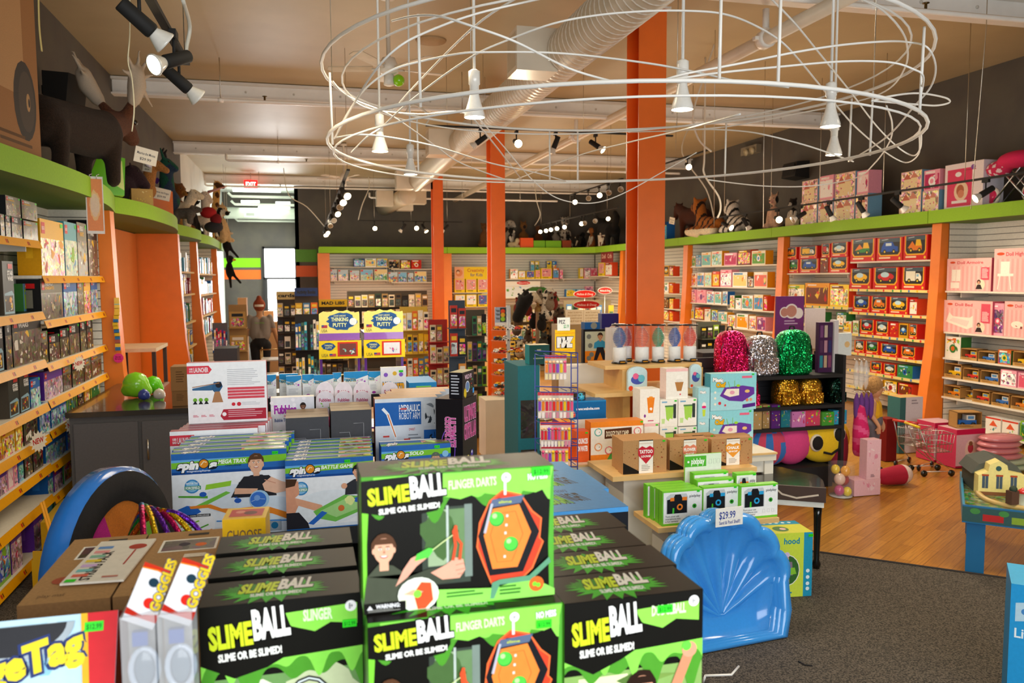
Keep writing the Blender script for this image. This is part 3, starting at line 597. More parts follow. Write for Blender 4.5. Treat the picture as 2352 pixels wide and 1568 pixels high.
# red vehicle bay: two runs of shelves
RED=[(2.20,'n','top'),(1.80,'n','second'),(1.46,'n','third'),(1.14,'n','fourth'),(.86,'n','fifth'),(.60,'n','sixth'),(.36,'n','lowest'),(2.04,'f','top'),(1.52,'f','second'),(1.22,'f','third'),(.9,'f','fourth')]
for z,k,lb in RED:
    y0,y1=(8.83,10.5)if k=='n' else(10.52,12.13)
    board(7.9,y0,8.36,y1,z,'%s shelf in the %s half of the red vehicle bay'%(lb,'near' if k=='n' else 'far'),strip=None if z>2 else '#f4e08a',side='R')
ph='the %s near red bay shelf'
row('R',2.20,[(1953,2010,.33,'truck'),(2013,2072,.32,'truck'),(2074,2130,.33,'truck')],ph%'top')
row('R',1.80,[(1951,2001,.30,'truck'),(2004,2064,.31,'truck'),(2070,2125,.31,'truck')],ph%'second',seed0=3)
row('R',1.46,[(1958,1998,.24,'truck'),(1999,2038,.24,'truck'),(2041,2086,.24,'truck'),(2088,2106,.22,'kitwarm')],ph%'third',seed0=1)
row('R',1.14,[(1936,1956,.17,'kitwarm'),(1958,1972,.19,'kitjungle'),(1974,2008,.22,'truck'),(2010,2041,.21,'truck'),(2043,2062,.2,'kitwarm'),(2064,2085,.2,'goldcar'),(2087,2106,.2,'truck')],ph%'fourth',seed0=2)
row('R',.86,[(1962,1985,.18,'truck'),(1987,2018,.19,'truck'),(2021,2063,.18,'truck'),(2068,2103,.17,'truck')],ph%'fifth',seed0=5)
row('R',.60,[(1998,2026,.16,'truck'),(2028,2058,.16,'truck'),(2060,2096,.17,'kitcool')],ph%'sixth',seed0=4)
row('R',.36,[(2013,2026,.16,'babyw'),(2030,2060,.16,'kitdark'),(2062,2095,.16,'kitwarm')],ph%'lowest',seed0=8)
ph='the %s far red bay shelf'
its=[(1803,1834,.23,'truck'),(1836,1880,.23,'truck'),(1883,1902,.24,'kitwarm'),(1904,1948,.24,'truck')]
row('R',2.04,its,ph%'top',seed0=0)
for i,(a,b,h,k)in enumerate([(1803,1830,.2,'truck'),(1835,1877,.2,'truck'),(1886,1906,.22,'truck'),(1908,1947,.22,'truck')]):
    za=2.04+(.232 if i!=3 else .242);ya,yb=atx(a,7.92,za),atx(b,7.92,za);place(k,abs(ya-yb)-.01,h,.16,(7.92,(ya+yb)/2,za+.002),-PI/2,'red window box stacked %s from left on the highest far red shelf'%ORD[i],'stacked red vehicle boxes',i+2)
row('R',1.52,[(1802,1847,.33,'kitjungle'),(1848,1904,.36,'kitwarm'),(1905,1949,.34,'kitwarm')],ph%'second',seed0=3)
row('R',1.22,[(1850,1890,.2,'kitjungle'),(1920,1944,.22,'kitjungle')],ph%'third',seed0=6)
# baby toy bay
for z,y0,y1,lb in((2.20,12.34,15.66,'top'),(1.79,12.34,15.66,'second'),(1.45,14.1,15.66,'third far'),(1.38,12.34,14.08,'third near'),(1.10,14.1,15.66,'fourth far'),(1.02,12.34,14.08,'fourth near')):
    board(7.9,y0,8.36,y1,z,'%s white shelf of the baby toy bay'%lb,side='R')
ph='the %s baby toy shelf'
row('R',2.20,[(1584,1597,.22,'babyw'),(1598,1610,.23,'kitcool'),(1611,1633,.28,'baby'),(1634,1658,.29,'baby'),(1663,1692,.24,'pinkkit'),(1694,1724,.28,'kitwarm'),(1726,1758,.25,'baby')],ph%'top')
row('R',1.79,[(1583,1600,.27,'kitwarm'),(1601,1617,.28,'babyw'),(1618,1634,.28,'baby'),(1636,1652,.3,'kitwarm'),(1654,1680,.33,'pinkkit'),(1682,1716,.28,'babyw'),(1717,1730,.2,'kitdark'),(1731,1762,.28,'baby')],ph%'second',seed0=3)
row('R',1.45,[(1580,1598,.27,'pinkkit'),(1600,1621,.27,'pinkkit'),(1623,1640,.24,'babyw'),(1641,1657,.24,'babyw'),(1659,1671,.25,'kitcool')],ph%'third far',seed0=5)
row('R',1.38,[(1676,1687,.25,'kitjungle'),(1689,1702,.2,'babyw'),(1703,1729,.26,'babyw'),(1731,1752,.28,'baby'),(1754,1762,.26,'kitwarm')],ph%'third near',seed0=1)
row('R',1.10,[(1580,1594,.2,'kitcool'),(1595,1616,.26,'kitwarm'),(1618,1632,.23,'kitjungle'),(1634,1648,.22,'kitcool'),(1649,1670,.2,'baby')],ph%'fourth far',seed0=2)
row('R',1.02,[(1672,1689,.23,'babyw'),(1691,1718,.27,'babyw'),(1720,1736,.25,'baby'),(1738,1758,.24,'pinkkit')],ph%'fourth near',seed0=7)
# plush horse bay, seen beside the near column, and the far corner
for z,lb in((2.0,'top'),(1.62,'second'),(1.28,'third'),(1.0,'lowest')):board(7.9,15.9,8.36,19.22,z,'%s white shelf of the bay right behind the near column'%lb,side='R');board(7.9,19.46,8.36,20.4,z-.0005,'%s short shelf just past the farthest right divider'%lb,side='R')
for i,(z,k)in enumerate(((2.0,'goldcar'),(1.62,'baby'),(1.28,'kitdark'),(1.0,'kitwarm'))):
    row('R',z,[(1524,1536,.24,k),(1537,1546,.22,'kitwarm'),(1424,1432,.24,'kitwarm'),(1433,1441,.22,'kitcool')],'the %s shelf behind the near column'%('top','second','third','lowest')[i],seed0=i)
for z,lb,y0,y1 in((2.02,'long',20.42,22.2),):board(7.9,y0,8.36,y1,z,'%s white shelf in the far right corner'%lb,side='R')
row('R',2.02,[(1374,1388,.36,'yellowkit'),(1390,1406,.36,'kitwarm')],'the long far corner shelf',seed0=1)
mb=MB();mb.box(-.42,0,0,.42,.02,.36,'#8a2a2a','matte');fart(mb,.84,.36).text('Doll   Crib',.08,.3,.3,'#f0c8b0',w=.84);tag(mb.obj('shelf_sign',None,(7.8,20.3,2.38),-PI/2),'dark red sign high in the far right corner','sign')
# back wall: puzzles
for x0,x1,z,lb in((.7,2.3,2.30,'top left'),(2.32,3.6,2.24,'top right'),(.7,2.3,1.93,'second left'),(2.32,3.6,1.88,'second right')):
    board(x0,22.3,x1,YB-.04,z,'%s white shelf of the puzzle bay'%lb,side='B')
row('B',2.30,[(812,838,.22,'kitcool'),(839,864,.22,'babyw'),(865,890,.22,'kitcool')],'the top left puzzle shelf',seed0=1)
row('B',2.24,[(892,918,.25,'kitdark'),(920,943,.24,'kitwarm'),(945,968,.24,'kitwarm')],'the top right puzzle shelf',seed0=4)
row('B',1.93,[(750,775,.3,'puzzle'),(777,800,.29,'puzzle'),(804,826,.27,'puzzle'),(828,857,.29,'puzzle'),(860,890,.3,'puzzle')],'the second left puzzle shelf')
row('B',1.88,[(892,914,.27,'puzzle'),(915,935,.27,'puzzle'),(937,950,.25,'puzzle'),(952,980,.29,'puzzle')],'the second right puzzle shelf',seed0=6)
# back wall: craft kits
for x0,x1,z,lb in((4.0,4.9,1.58,'left'),(4.0,5.3,1.18,'lower left'),(5.3,7.1,1.95,'long upper'),(5.3,6.2,1.75,'short middle')):
    board(x0,22.3,x1,YB-.04,z,'%s shelf of the craft kit bay'%lb,side='B')
mb=MB();wd=aty(1122,22.3,2)-aty(1044,22.3,2);mb.box(-wd/2,0,0,wd/2,.03,.33,'#f7d30f');a=fart(mb,wd,.33);a.rect(.0,0,.27,1,'#f2b890');a.ell(.13,.5,.1,'#e8935a');a.ell(.1,.6,.05,'#7a4a2a');a.ell(.1,.52,.04,'#f0c8a0')
a.text('Creativity',.37,.58,.28,'#c8571e',w=.5);a.text('for Kids',.46,.2,.27,'#5a4a8a',w=.36);tag(mb.obj('shelf_sign',None,((aty(1122,22.3,2)+aty(1044,22.3,2))/2,22.28,1.962)),'wide yellow craft sign above the yellow kit boxes','sign')
row('B',1.58,[(1044,1068,.38,'yellowkit'),(1070,1095,.38,'yellowkit'),(1097,1121,.38,'yellowkit')],'the left craft shelf')
row('B',1.18,[(1045,1069,.34,'yellowkit'),(1071,1095,.34,'yellowkit'),(1098,1120,.34,'yellowkit')],'the lower left craft shelf',seed0=5)
row('B',1.95,[(1172,1190,.28,'baby'),(1191,1207,.22,'yellowkit'),(1209,1228,.22,'yellowkit'),(1230,1241,.25,'yellowkit'),(1243,1268,.3,'yellowkit'),(1270,1284,.3,'kitjungle'),(1286,1293,.25,'pinkkit')],'the long upper craft shelf',seed0=3)
row('B',1.95,[(1221,1230,.5,'kitcool',.1,.1),(1231,1241,.5,'kitcool',.1,.1),(1258,1270,.5,'kitcool',.1,.1),(1271,1281,.5,'kitcool',.1,.1)],'the upper craft shelf, back row',dx=.12)
mb=MB();mb.box(-.55,0,0,.55,.03,.46,'#f4f0e4');a=fart(mb,1.1,.46);a.rect(.03,.05,.97,.75,'#e8f0f0');a.bits(.05,.08,.9,.7,16,PALS['baby'],3,(.1,.3));a.ell(.55,.9,.2,'#d8322a',.05);a.text('Melissa & Doug',.42,.87,.07,'#ffffff',w=.26);tag(mb.obj('display_board',None,(6.0,22.31,1.42)),'white craft display board with a small red oval on top','sign')
row('B',1.42,[(1300,1322,.22,'kitcool'),(1324,1344,.22,'kitcool'),(1346,1362,.3,'pinkkit')],'the shelf right of the display board',seed0=2)
board(5.35,22.28,8.3,YB-.04,1.42,'long lower shelf behind the puppet stand',side='B');board(7.2,22.28,8.3,YB-.04,1.95,'short shelf in the far right corner',side='B')
row('B',1.95,[(1332,1340,.3,'yellowkit'),(1342,1356,.3,'pinkkit'),(1357,1372,.3,'pinkkit')],'the far corner rack',seed0=2)
# ---------------------------------------------------------------- left wall: toy bricks
YS='#f2a900'
for z,lb in((2.28,'top'),(1.77,'second'),(1.42,'third'),(1.10,'fourth'),(.87,'fifth'),(.65,'sixth'),(.42,'seventh'),(.10,'lowest')):
    board(-2.28,4.5,-1.85,6.56,z,'%s near shelf of toy bricks with a yellow price strip'%lb,strip=YS,side='L')
for z,lb in((2.03,'top'),(1.70,'second'),(1.38,'third'),(1.11,'fourth'),(.88,'fifth'),(.63,'sixth'),(.39,'seventh'),(.10,'lowest')):
    board(-2.28,6.58,-1.85,8.43,z,'%s far shelf of toy bricks with a yellow price strip'%lb,strip=YS,side='L')
ph='the %s far brick shelf'
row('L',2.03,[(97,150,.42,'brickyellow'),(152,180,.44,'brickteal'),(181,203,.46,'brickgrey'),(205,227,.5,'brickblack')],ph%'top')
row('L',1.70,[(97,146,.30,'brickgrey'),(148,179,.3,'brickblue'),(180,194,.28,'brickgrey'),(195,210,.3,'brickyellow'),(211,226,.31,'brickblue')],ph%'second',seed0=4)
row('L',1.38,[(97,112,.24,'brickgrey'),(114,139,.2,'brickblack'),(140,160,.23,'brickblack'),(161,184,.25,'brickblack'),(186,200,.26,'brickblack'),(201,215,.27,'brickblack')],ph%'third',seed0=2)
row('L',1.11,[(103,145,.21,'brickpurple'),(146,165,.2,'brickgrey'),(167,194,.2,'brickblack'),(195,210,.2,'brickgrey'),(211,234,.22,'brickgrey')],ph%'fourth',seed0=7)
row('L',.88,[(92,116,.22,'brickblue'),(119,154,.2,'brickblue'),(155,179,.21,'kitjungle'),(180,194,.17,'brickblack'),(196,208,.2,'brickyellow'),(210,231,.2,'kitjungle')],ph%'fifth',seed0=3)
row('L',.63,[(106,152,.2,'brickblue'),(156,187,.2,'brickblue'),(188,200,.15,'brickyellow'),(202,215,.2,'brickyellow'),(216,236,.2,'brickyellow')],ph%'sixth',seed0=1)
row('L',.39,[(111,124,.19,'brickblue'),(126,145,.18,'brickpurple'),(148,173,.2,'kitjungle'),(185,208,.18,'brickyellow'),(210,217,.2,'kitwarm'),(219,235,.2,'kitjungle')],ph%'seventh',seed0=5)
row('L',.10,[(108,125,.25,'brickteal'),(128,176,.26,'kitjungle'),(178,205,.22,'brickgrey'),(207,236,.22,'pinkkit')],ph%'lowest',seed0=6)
ph='the %s near brick shelf'
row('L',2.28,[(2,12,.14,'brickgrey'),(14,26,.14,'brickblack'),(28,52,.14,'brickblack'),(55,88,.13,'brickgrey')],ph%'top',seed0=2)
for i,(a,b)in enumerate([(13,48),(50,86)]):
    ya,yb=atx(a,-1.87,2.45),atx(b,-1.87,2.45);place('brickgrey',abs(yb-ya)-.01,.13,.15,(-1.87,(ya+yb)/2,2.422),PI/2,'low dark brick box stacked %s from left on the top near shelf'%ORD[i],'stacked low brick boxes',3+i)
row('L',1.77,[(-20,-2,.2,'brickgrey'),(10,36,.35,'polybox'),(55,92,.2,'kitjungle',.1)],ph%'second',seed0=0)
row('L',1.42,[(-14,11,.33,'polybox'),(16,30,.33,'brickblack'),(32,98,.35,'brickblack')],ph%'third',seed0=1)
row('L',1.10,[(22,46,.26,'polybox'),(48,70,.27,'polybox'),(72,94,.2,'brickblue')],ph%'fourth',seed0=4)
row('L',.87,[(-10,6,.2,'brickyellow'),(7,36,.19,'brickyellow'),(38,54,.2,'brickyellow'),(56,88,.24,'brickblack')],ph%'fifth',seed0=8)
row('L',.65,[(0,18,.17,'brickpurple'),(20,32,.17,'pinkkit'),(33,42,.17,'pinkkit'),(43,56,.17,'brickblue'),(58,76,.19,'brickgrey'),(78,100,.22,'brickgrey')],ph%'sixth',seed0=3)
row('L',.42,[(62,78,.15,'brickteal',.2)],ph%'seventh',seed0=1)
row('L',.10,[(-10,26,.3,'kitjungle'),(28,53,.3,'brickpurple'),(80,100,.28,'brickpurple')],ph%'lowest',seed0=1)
# big yellow bucket box and canisters on the floor in front
def burst(loc,lb,s=.075):
    mb=MB();pts=[((s if k%2 else s*.72)*math.cos(2*PI*k/28),(s if k%2 else s*.72)*math.sin(2*PI*k/28))for k in range(28)]
    mb.prism(pts,0,.003,'#f4ecd8','print');a=Art(mb,(-s,-.0003,-s),(1,0,0),(0,0,1),2*s,2*s);a.text('NEW',.2,.38,.24,'#c8281e',w=.6,off=.03,rot=.12)
    tag(mb.obj('starburst_sign',None,loc,PI/2-.5),lb,'sign','cream starburst signs on the brick shelves')
burst((-1.78,atx(81,-1.8,.92),.90),'cream NEW starburst sign clipped to the near end of the fifth shelf')
burst((-1.78,atx(160,-1.8,.85),.87),'cream NEW starburst sign clipped to the far fifth shelf')
burst((-1.78,atx(176,-1.8,1.3),1.32),'pale starburst sign hanging off the third far shelf',.065)
mb=MB();a0=at(97,1152,X=-1.76);a1=at(138,1290,X=-1.55);mb.tube([a0,a1],.002,'#c98a00','print',4);d_=(a1-a0);n_=V((.2,1,0)).normalized()*.028
mb.add([a0-n_,a0+n_,a1+n_,a1-n_]+[p+V((-.003,0,0))for p in(a0-n_,a0+n_,a1+n_,a1-n_)],[(0,1,2,3),(7,6,5,4),(0,4,5,1),(2,6,7,3)],YS,'print');tag(mb.obj('loose_price_strip'),'loose yellow price strip hanging down across the lowest brick shelves','price strip')
t=thing('brick_bucket_set','wide yellow brick carton on the floor below the far brick shelves','boxed toy',at(200,1262,Z=.0),PI/2+.05)
mb=MB();mb.box(-.32,0,0,.32,.22,.32,('#e8b41e','#c8941a','#d8a41a','#d8a41a','#e8c040','#aaaaaa'));a=fart(mb,.64,.32);a.rect(.05,.1,.95,.6,'#8aa84a','busy');a.bits(.05,.1,.95,.6,20,PALS['warm'],2,(.1,.3));a.rect(.05,.75,.17,.95,'#d81e1e');mb.obj('carton',t)
TX,TY=at(165,1330,Z=0).x,at(165,1330,Z=0).y
t=thing('canister_tray','yellow tray of six round lidded canisters on the floor by the divider','tray',(TX,TY,0),1.3)
mb=MB()
mb.box(-.2,-.13,0,.2,.13,.02,'#e0a81e','paint');mb.box(-.2,-.14,0,.2,-.13,.2,'#f2b71e','paint');mb.box(-.2,.13,0,.2,.14,.2,'#f2b71e','paint');mb.box(.19,-.13,0,.2,.13,.26,'#f2b71e','paint');mb.box(-.2,-.13,0,-.19,.13,.26,'#f2b71e','paint');mb.obj('tray',t)
k=0
for i in range(3):
    for j in range(2):
        mb=MB();mb.lathe([(.045,0),(.045,.2)],(0,0,0),'#3a8a5a' if(i+j)%2 else '#4a7a8a','plastic',14);c=mb.obj('canister',None,(TX+(-.12+.12*i)*math.cos(1.3)-(-.06+.12*j)*math.sin(1.3),TY+(-.12+.12*i)*math.sin(1.3)+(-.06+.12*j)*math.cos(1.3),.021))
        tag(c,'yellow-lidded round canister in the floor tray, %s row, %s across'%(('front','rear')[j],ORD[i]),'canister','canisters in the yellow tray')
        mb=MB();mb.lathe([(.05,0),(.05,.022),(.04,.026)],(0,0,.2),'#f7c934','plastic',14);mb.obj('lid',c)
# orange recess lining
mb=MB();mb.box(XL+.002,8.66,.006,XL+.02,12.62,2.64,'#ef8a3c','matte');tag(mb.obj('recess_lining'),'orange painted lining of the bare recess','wall panel')
# canopy sign, brick strip, pink note
t=thing('hanging_poster','orange poster in a white frame hanging from the left canopy edge','poster',at(215,405,X=-1.6)-V((0,0,.0)),.30)
yy=at(215,405,X=-1.6).y
mb=MB();k=(at(195,470,Y=yy)-at(235,470,Y=yy)).length/2;H=at(195,405,Y=yy).z-at(210,537,Y=yy).z;mb.box(-k,0,-H,k,.006,0,'#f0ece6','print');a=Art(mb,(-k,0,-H),(1,0,0),(0,0,1),2*k,H);a.rect(.06,.05,.94,.96,'#f2955a');a.ell(.5,.5,k*.62,'#f6c48a',H*.25,wob=.12,n=26,sd=2);a.ell(.5,.5,k*.5,'#f0cfae',H*.2,wob=.05,n=20)
for q in range(5):a.line([(.32+.09*q,.38),(.34+.09*q,.62)],.004,'#f0d8c0')
mb.obj('poster_sheet',t)
for q in(-.5,.3):
    mb=MB();mb.tube([(q*k,-.002,-.02),(q*k,-.004,.01),(q*k+.02,0,.02)],.003,'#c8c8c8','metal',5);mb.obj('clip',t)
t=thing('brick_strip','wavy strip of yellow and blue toy bricks stuck on the orange divider','toy brick strip',(0,0,0));yd=8.43;R=random.Random(2)
prev=None;ys_=[(268,688),(269,715),(265,745),(270,765),(271,800)]
for i in range(15):
    f_=i/14;q=f_*4;j=min(int(q),3);px=ys_[j][0]+(ys_[j+1][0]-ys_[j][0])*(q-j);py=688+f_*112;p=at(px,py,Y=yd)
    mb=MB();mb.cbox((0,0,0),(.045,.018,.038),'#2a6fa8' if i in(6,9,11,14)else('#a8402a' if i==12 else '#f2c01a'),'plastic')
    if i==1:mb.cbox((0,-.001,-.01),(.046,.018,.006),'#3fb0b8','plastic')
    o=mb.obj('brick',t,p)
mb=MB();p=at(272,822,Y=8.44);mb.prism([(.043*(1+.1*(k%2))*math.cos(2*PI*k/24),.043*(1+.1*(k%2))*math.sin(2*PI*k/24))for k in range(24)],0,.003,'#f23a8a','print');a=Art(mb,(-.04,-.0003,-.04),(1,0,0),(0,0,1),.08,.08);a.text('Birth',.18,.55,.16,'#5a1030',w=.6);a.text('Bricks',.15,.32,.16,'#5a1030',w=.68);tag(mb.obj('paper_note',None,p),'round scalloped pink note on the orange divider','note')
# books in the two far left bays
for b,(y0,y1,zs,px0,px1)in enumerate(((12.85,15.2,(2.12,1.75,1.28,.87,.5),417,443),(15.55,18.8,(2.1,1.7,1.3,.9),482,512))):
    for i,z in enumerate(zs):
        board(-2.28,y0,-1.86,y1,z,'%s wooden shelf of the %s book bay'%(ORD[i],('near','far')[b]),col='#c8a468',side='L',t=.03)
        R=random.Random(b*10+i);y=y0+.15;k=0
        while y<y1-.25 and k<(20 if b==0 else 17):
            th_=R.uniform(.06,.12)if b==0 else R.uniform(.09,.16);h=min(R.uniform(.2,.34),(2.6-z if i==0 else zs[i-1]-z)-.05)
            place('book',round(th_,2),h,.22,(-1.9-R.choice((0,0,.02)),y+th_/2,z+.001),PI/2,'upright book, %s from the near end on the %s shelf of the %s book bay'%(ORD[k],ORD[i],('near','far')[b]),'books in the %s left bay'%('near','far')[b],R.randrange(8));y+=round(th_,2)+.012+(.12 if R.random()<.2 else 0);k+=1
# ---------------------------------------------------------------- plush animals on the canopies
def eyes_ears(t,pts,r,col='#14100e'):
    for p in pts:
        mb=MB();mb.ball(p,r,col,'plastic',8,6);mb.obj('eye',t)
def paper_tag(t,p,s=.12,txt='The Moose',rot=(0,.2,0),face=0):
    mb=MB();mb.box(-s/2,-.001,-s*.36,s/2,.001,s*.36,'#f2ead8','print');a=Art(mb,(-s/2,-.0012,-s*.36),(1,0,0),(0,0,1),s,s*.72);a.text(txt,.1,.55,.16,'#3a3a48',w=.8);a.text('$29.99',.25,.2,.16,'#3a3a48',w=.5)
    o=mb.obj('paper_tag',t,p);o.rotation_euler=(rot[0],rot[1],face);o['label']='white handwritten paper tag';return o
def heading(r,f):d=f-r;return math.atan2(d.y,d.x)
def quad(name,lab,rear,front,col,bz=.40,br=.16,hx=.86,hz=.7,hr=.08,mz=(.14,-.06),lr=.05,ear=None,lie=False,vox=.022,neck=.7,tail=None,horn=None,cat='plush animal',group='plush animals on the canopies',bx=(.14,.6),legs=True,name_eye=True,mcol=None):
    rear,front=V(rear),V(front);L=(V((front.x,front.y,0))-V((rear.x,rear.y,0))).length;ang=heading(rear,front)
    t=thing(name,lab,cat,rear,ang,group);B=Body();S=lambda*p:tuple(q*L for q in p)
    B.cap(S(bx[0],0,bz),br*.92*L,S(bx[1],0,bz+.02),br*L,col)
    B.cap(S(bx[1],0,bz+.04),br*neck*L,S(hx,0,hz),hr*.95*L,col);B.cap(S(hx,0,hz),hr*L,S(hx+mz[0]*.6,0,hz+mz[1]*.6),hr*.8*L,col)
    B.cap(S(hx+mz[0]*.5,0,hz+mz[1]*.5),hr*.72*L,S(hx+mz[0],0,hz+mz[1]),hr*.6*L,mcol or col)
    if legs:
        for x in(bx[0],bx[1]):
            for s in(-1,1):
                if lie:B.chain([(S(x,s*br*.8,br*.5),lr*1.5*L),(S(x+.22,s*br*1.0,lr*1.0),lr*1.0*L)],col)
                else:B.chain([(S(x,s*br*.55,bz-.02),lr*1.5*L),(S(x+(.02 if x<.3 else 0),s*br*.6,bz*.45),lr*1.05*L),(S(x,s*br*.6,lr*.9),lr*.95*L)],col)
    if tail:B.chain([(S(*p),r*L)for p,r in tail],col)
    e=ear or(.05,.03,.06)
    for s in(-1,1):B.cap(S(hx-.02,s*hr*.7,hz+hr*.7),e[1]*L,S(hx-.04,s*(hr*.9+e[0]*.6),hz+hr*.7+e[2]),e[1]*.6*L,col)
    B.mesh(vox*max(L,.3)).obj('body',t);eyes_ears(t,[S(hx+mz[0]*.45,s*hr*.78,hz+hr*.25)for s in(-1,1)],.014*L)
    return t,L
def sitter(name,lab,loc,ang,h,col,mcol=None,ear='r',g='plush animals on the canopies',white=None,vox=.022,fat=1):
    t=thing(name,lab,'plush animal',loc,ang,g);B=Body();S=lambda*p:tuple(q*h for q in p);w=white or col
    B.cap(S(0,0,.16),.18*h*fat,S(.02,0,.5),.13*h*fat,col);B.ell(S(.05,0,.8),S(.14,.135,.15),col);B.cap(S(.13,0,.77),.07*h,S(.22,0,.74),.05*h,mcol or w);B.cap(S(.07,0,.5),.09*h,S(.08,0,.3),.1*h,w)
    for s in(-1,1):
        B.chain([(S(.05,s*.13,.48),.055*h),(S(.14,s*.12,.25),.05*h),(S(.17,s*.1,.05),.05*h)],w);B.cap(S(0,s*.17,.12),.09*h,S(.2,s*.19,.06),.055*h,col)
        if ear=='r':B.ell(S(.02,s*.11,.93),S(.03,.05,.05),col)
        elif ear=='f':B.cap(S(.03,s*.12,.88),.035*h,S(.04,s*.17,.72),.045*h,mcol or col)
        else:B.cap(S(.02,s*.07,.9),.04*h,S(0,s*.1,1.02),.02*h,col)
    B.mesh(vox*max(h,.35)).obj('body',t);eyes_ears(t,[S(.155,s*.06,.84)for s in(-1,1)],.017*h);mb=MB();mb.ball(S(.275,0,.755),.022*h,'#14100e','plastic',8,6);mb.obj('nose',t);return t
def stripes(a,b,f,ax=0,ph=0):return lambda p:a if math.sin(p[ax]*f+math.sin(p[2]*f*.5+p[1]*f*.3)*1.2+ph)>.1 else b
def spots(a,b,f,th=.25):return lambda p:a if math.sin(p[0]*f)*math.sin(p[1]*f+1)+math.sin(p[2]*f*1.1+p[0]*f*.4)*.6>th else b
CZ=2.815
def lp(px,X,z=CZ):return V((X,atx(px,X,z),z))
def mid(px,X,L,ang,z=CZ):
    c=lp(px,X,z);d=V((math.cos(ang),math.sin(ang),0))*L/2;return c-d,c+d
t,L=quad('plush_moose','huge dark brown plush moose with pale antlers',lp(52,-2.02),lp(318,-1.55),lambda p:'#5e3722' if p[0]>1.2 and p[2]>.3 else '#2e2117',bz=.225,br=.115,hx=.84,hz=.34,hr=.06,mz=(.12,-.06),lr=.034,vox=.012,neck=.85)
for s in(-1,1):
    B=Body();AC='#b8a894';S=lambda*p:tuple(q*L for q in p)
    B.chain([(S(.82,s*.03,.39),.018*L),(S(.82,s*.07,.42),.018*L),(S(.80,s*.10,.46),.026*L)],AC);B.chain([(S(.80,s*.09,.45),.034*L),(S(.77,s*.12,.51),.045*L),(S(.75,s*.13,.56),.038*L)],AC)
    for a,b,c in((.66,.13,.63),(.72,.16,.66),(.79,.17,.64),(.85,.17,.58),(.67,.10,.56),(.93,.12,.44)):B.cap(S(.77,s*.12,.54),.018*L,S(a,s*b,c),.008*L,AC)
    B.mesh(.011*L,'cloth',3).obj('antler',t)
paper_tag(t,(L*.82,-.24,.33),.2,'Maurice the Moose',face=-ang if 0 else-.9)
# big kraft carton before the moose, camera box, speaker
t=thing('kraft_carton','tall kraft carton with a grey target print at the near end of the left canopy','box',(-2.0,5.75,CZ),PI/2-.1)
mb=MB();mb.box(-.62,-.2,0,.60,.25,1.3,'#9a6a3c','kraft');a=fart(mb,1.2,1.3,-.2);a.rect(.1,.3,.82,.95,'#b58a5c','kraft');a.ell(.82,.28,.17,'#3a3430',.26,mat='kraft');a.ell(.84,.28,.12,'#4a4038',.2,mat='kraft');a.ell(.86,.28,.03,'#b08a5c',.06,mat='kraft');a.ell(.87,.28,.015,'#3a3430',.03,mat='kraft');a.ell(.95,.93,.05,'#2aa4c8');a.lines(.5,.03,.9,.1,2,'#5a3a1c');a.rect(.2,.02,.4,.14,'#e8dcc8');a.lines(.22,.03,.38,.12,3,'#5a4a3a');mb.obj('carton',t)
t=thing('wall_speaker','black speaker on the left wall behind the moose','speaker',(-2.3,atx(105,-2.3,3.5),at(105,210,X=-2.3).z),-.35)
mb=MB();mb.box(0,-.04,-.04,.1,.04,.04,'#151515','matte');mb.obj('bracket',t)
mb=MB();mb.prism([(.08,-.13),(.30,-.16),(.34,.12),(.08,.15)],-.14,.14,'#1c1a18','matte');mb.obj('cabinet',t)
t=thing('wall_box','pale junction box high on the left wall','electrical box',(-2.3,atx(50,-2.3,4),at(52,25,X=-2.3).z),0);mb=MB();mb.box(-.03,-.08,-.07,.05,.08,.07,'#8a8276','paint');mb.obj('housing',t);mb=MB();mb.ball((.05,0,0),.045,'#a8a094','paint');mb.obj('dome',t)
# green foil bag, dark mammoth with tusks, horse, dragon, bag, bears ...
mb=MB();p=lp(258,-1.80);mb.prism([(-.22,0),(.1,0),(.12,.36),(.02,.38),(-.1,.42),(-.2,.16)],-.08,.1,'#6fc61a','plastic');mb.prism([(.02,.1),(.1,.05),(.09,.33),(.03,.36)],-.084,-.08,'#e8f08a','plastic');tag(mb.obj('foil_gift_bag',None,p,.3),'shiny lime green foil bag under the moose','gift bag')
t,L=quad('plush_mammoth','dark purple-brown plush mammoth with white tusks behind the green foil bag',*mid(272,-1.98,.62,.2),'#35242a',bz=.36,br=.22,hx=.75,hz=.58,hr=.16,mz=(.2,-.2),lr=.08)
for s in(-1,1):mb=MB();mb.tube([(L*(.86+.02*k+.1*math.sin(k*.5)),s*L*.1,L*(.95-.11*k+.012*k*k))for k in range(6)],[.03*L*1.3]*5+[.01],'#d8d4e4','cloth',8);mb.obj('tusk',t)
paper_tag(t,(L*1.0,-.02,.7*L),.13,'Woolly',face=-.8)
quad('plush_horse','tan plush horse with its head raised beside the foil bag',*mid(325,-1.86,.66,-.15),lambda p:'#b07840',bz=.34,br=.17,hx=.72,hz=.86,hr=.10,mz=(.24,-.14),lr=.05,ear=(.02,.02,.05),neck=.8)
t,L=quad('plush_dragon','dark green and blue plush dragon with black horns',*mid(372,-2.02,.9,-.1),spots('#1f5a4a','#2a3f5a',22),bz=.36,br=.2,hx=.6,hz=.98,hr=.1,mz=(.14,-.08),lr=.05,ear=(.1,.03,.16))
for s in(-1,1):mb=MB();mb.tube([(L*.58,s*L*.05,L*1.06),(L*.56,s*L*.08,L*1.16),(L*.6,s*L*.09,L*1.22)],[.03*L,.025*L,.008],'#141216','cloth',8);mb.obj('horn',t)
for k in range(4):mb=MB();mb.cbox((L*(.45-.1*k),0,L*(.7-.09*k)),(.06*L,.015,.09*L),'#5a2a8a','cloth',(0,.6,0));mb.obj('spine',t)
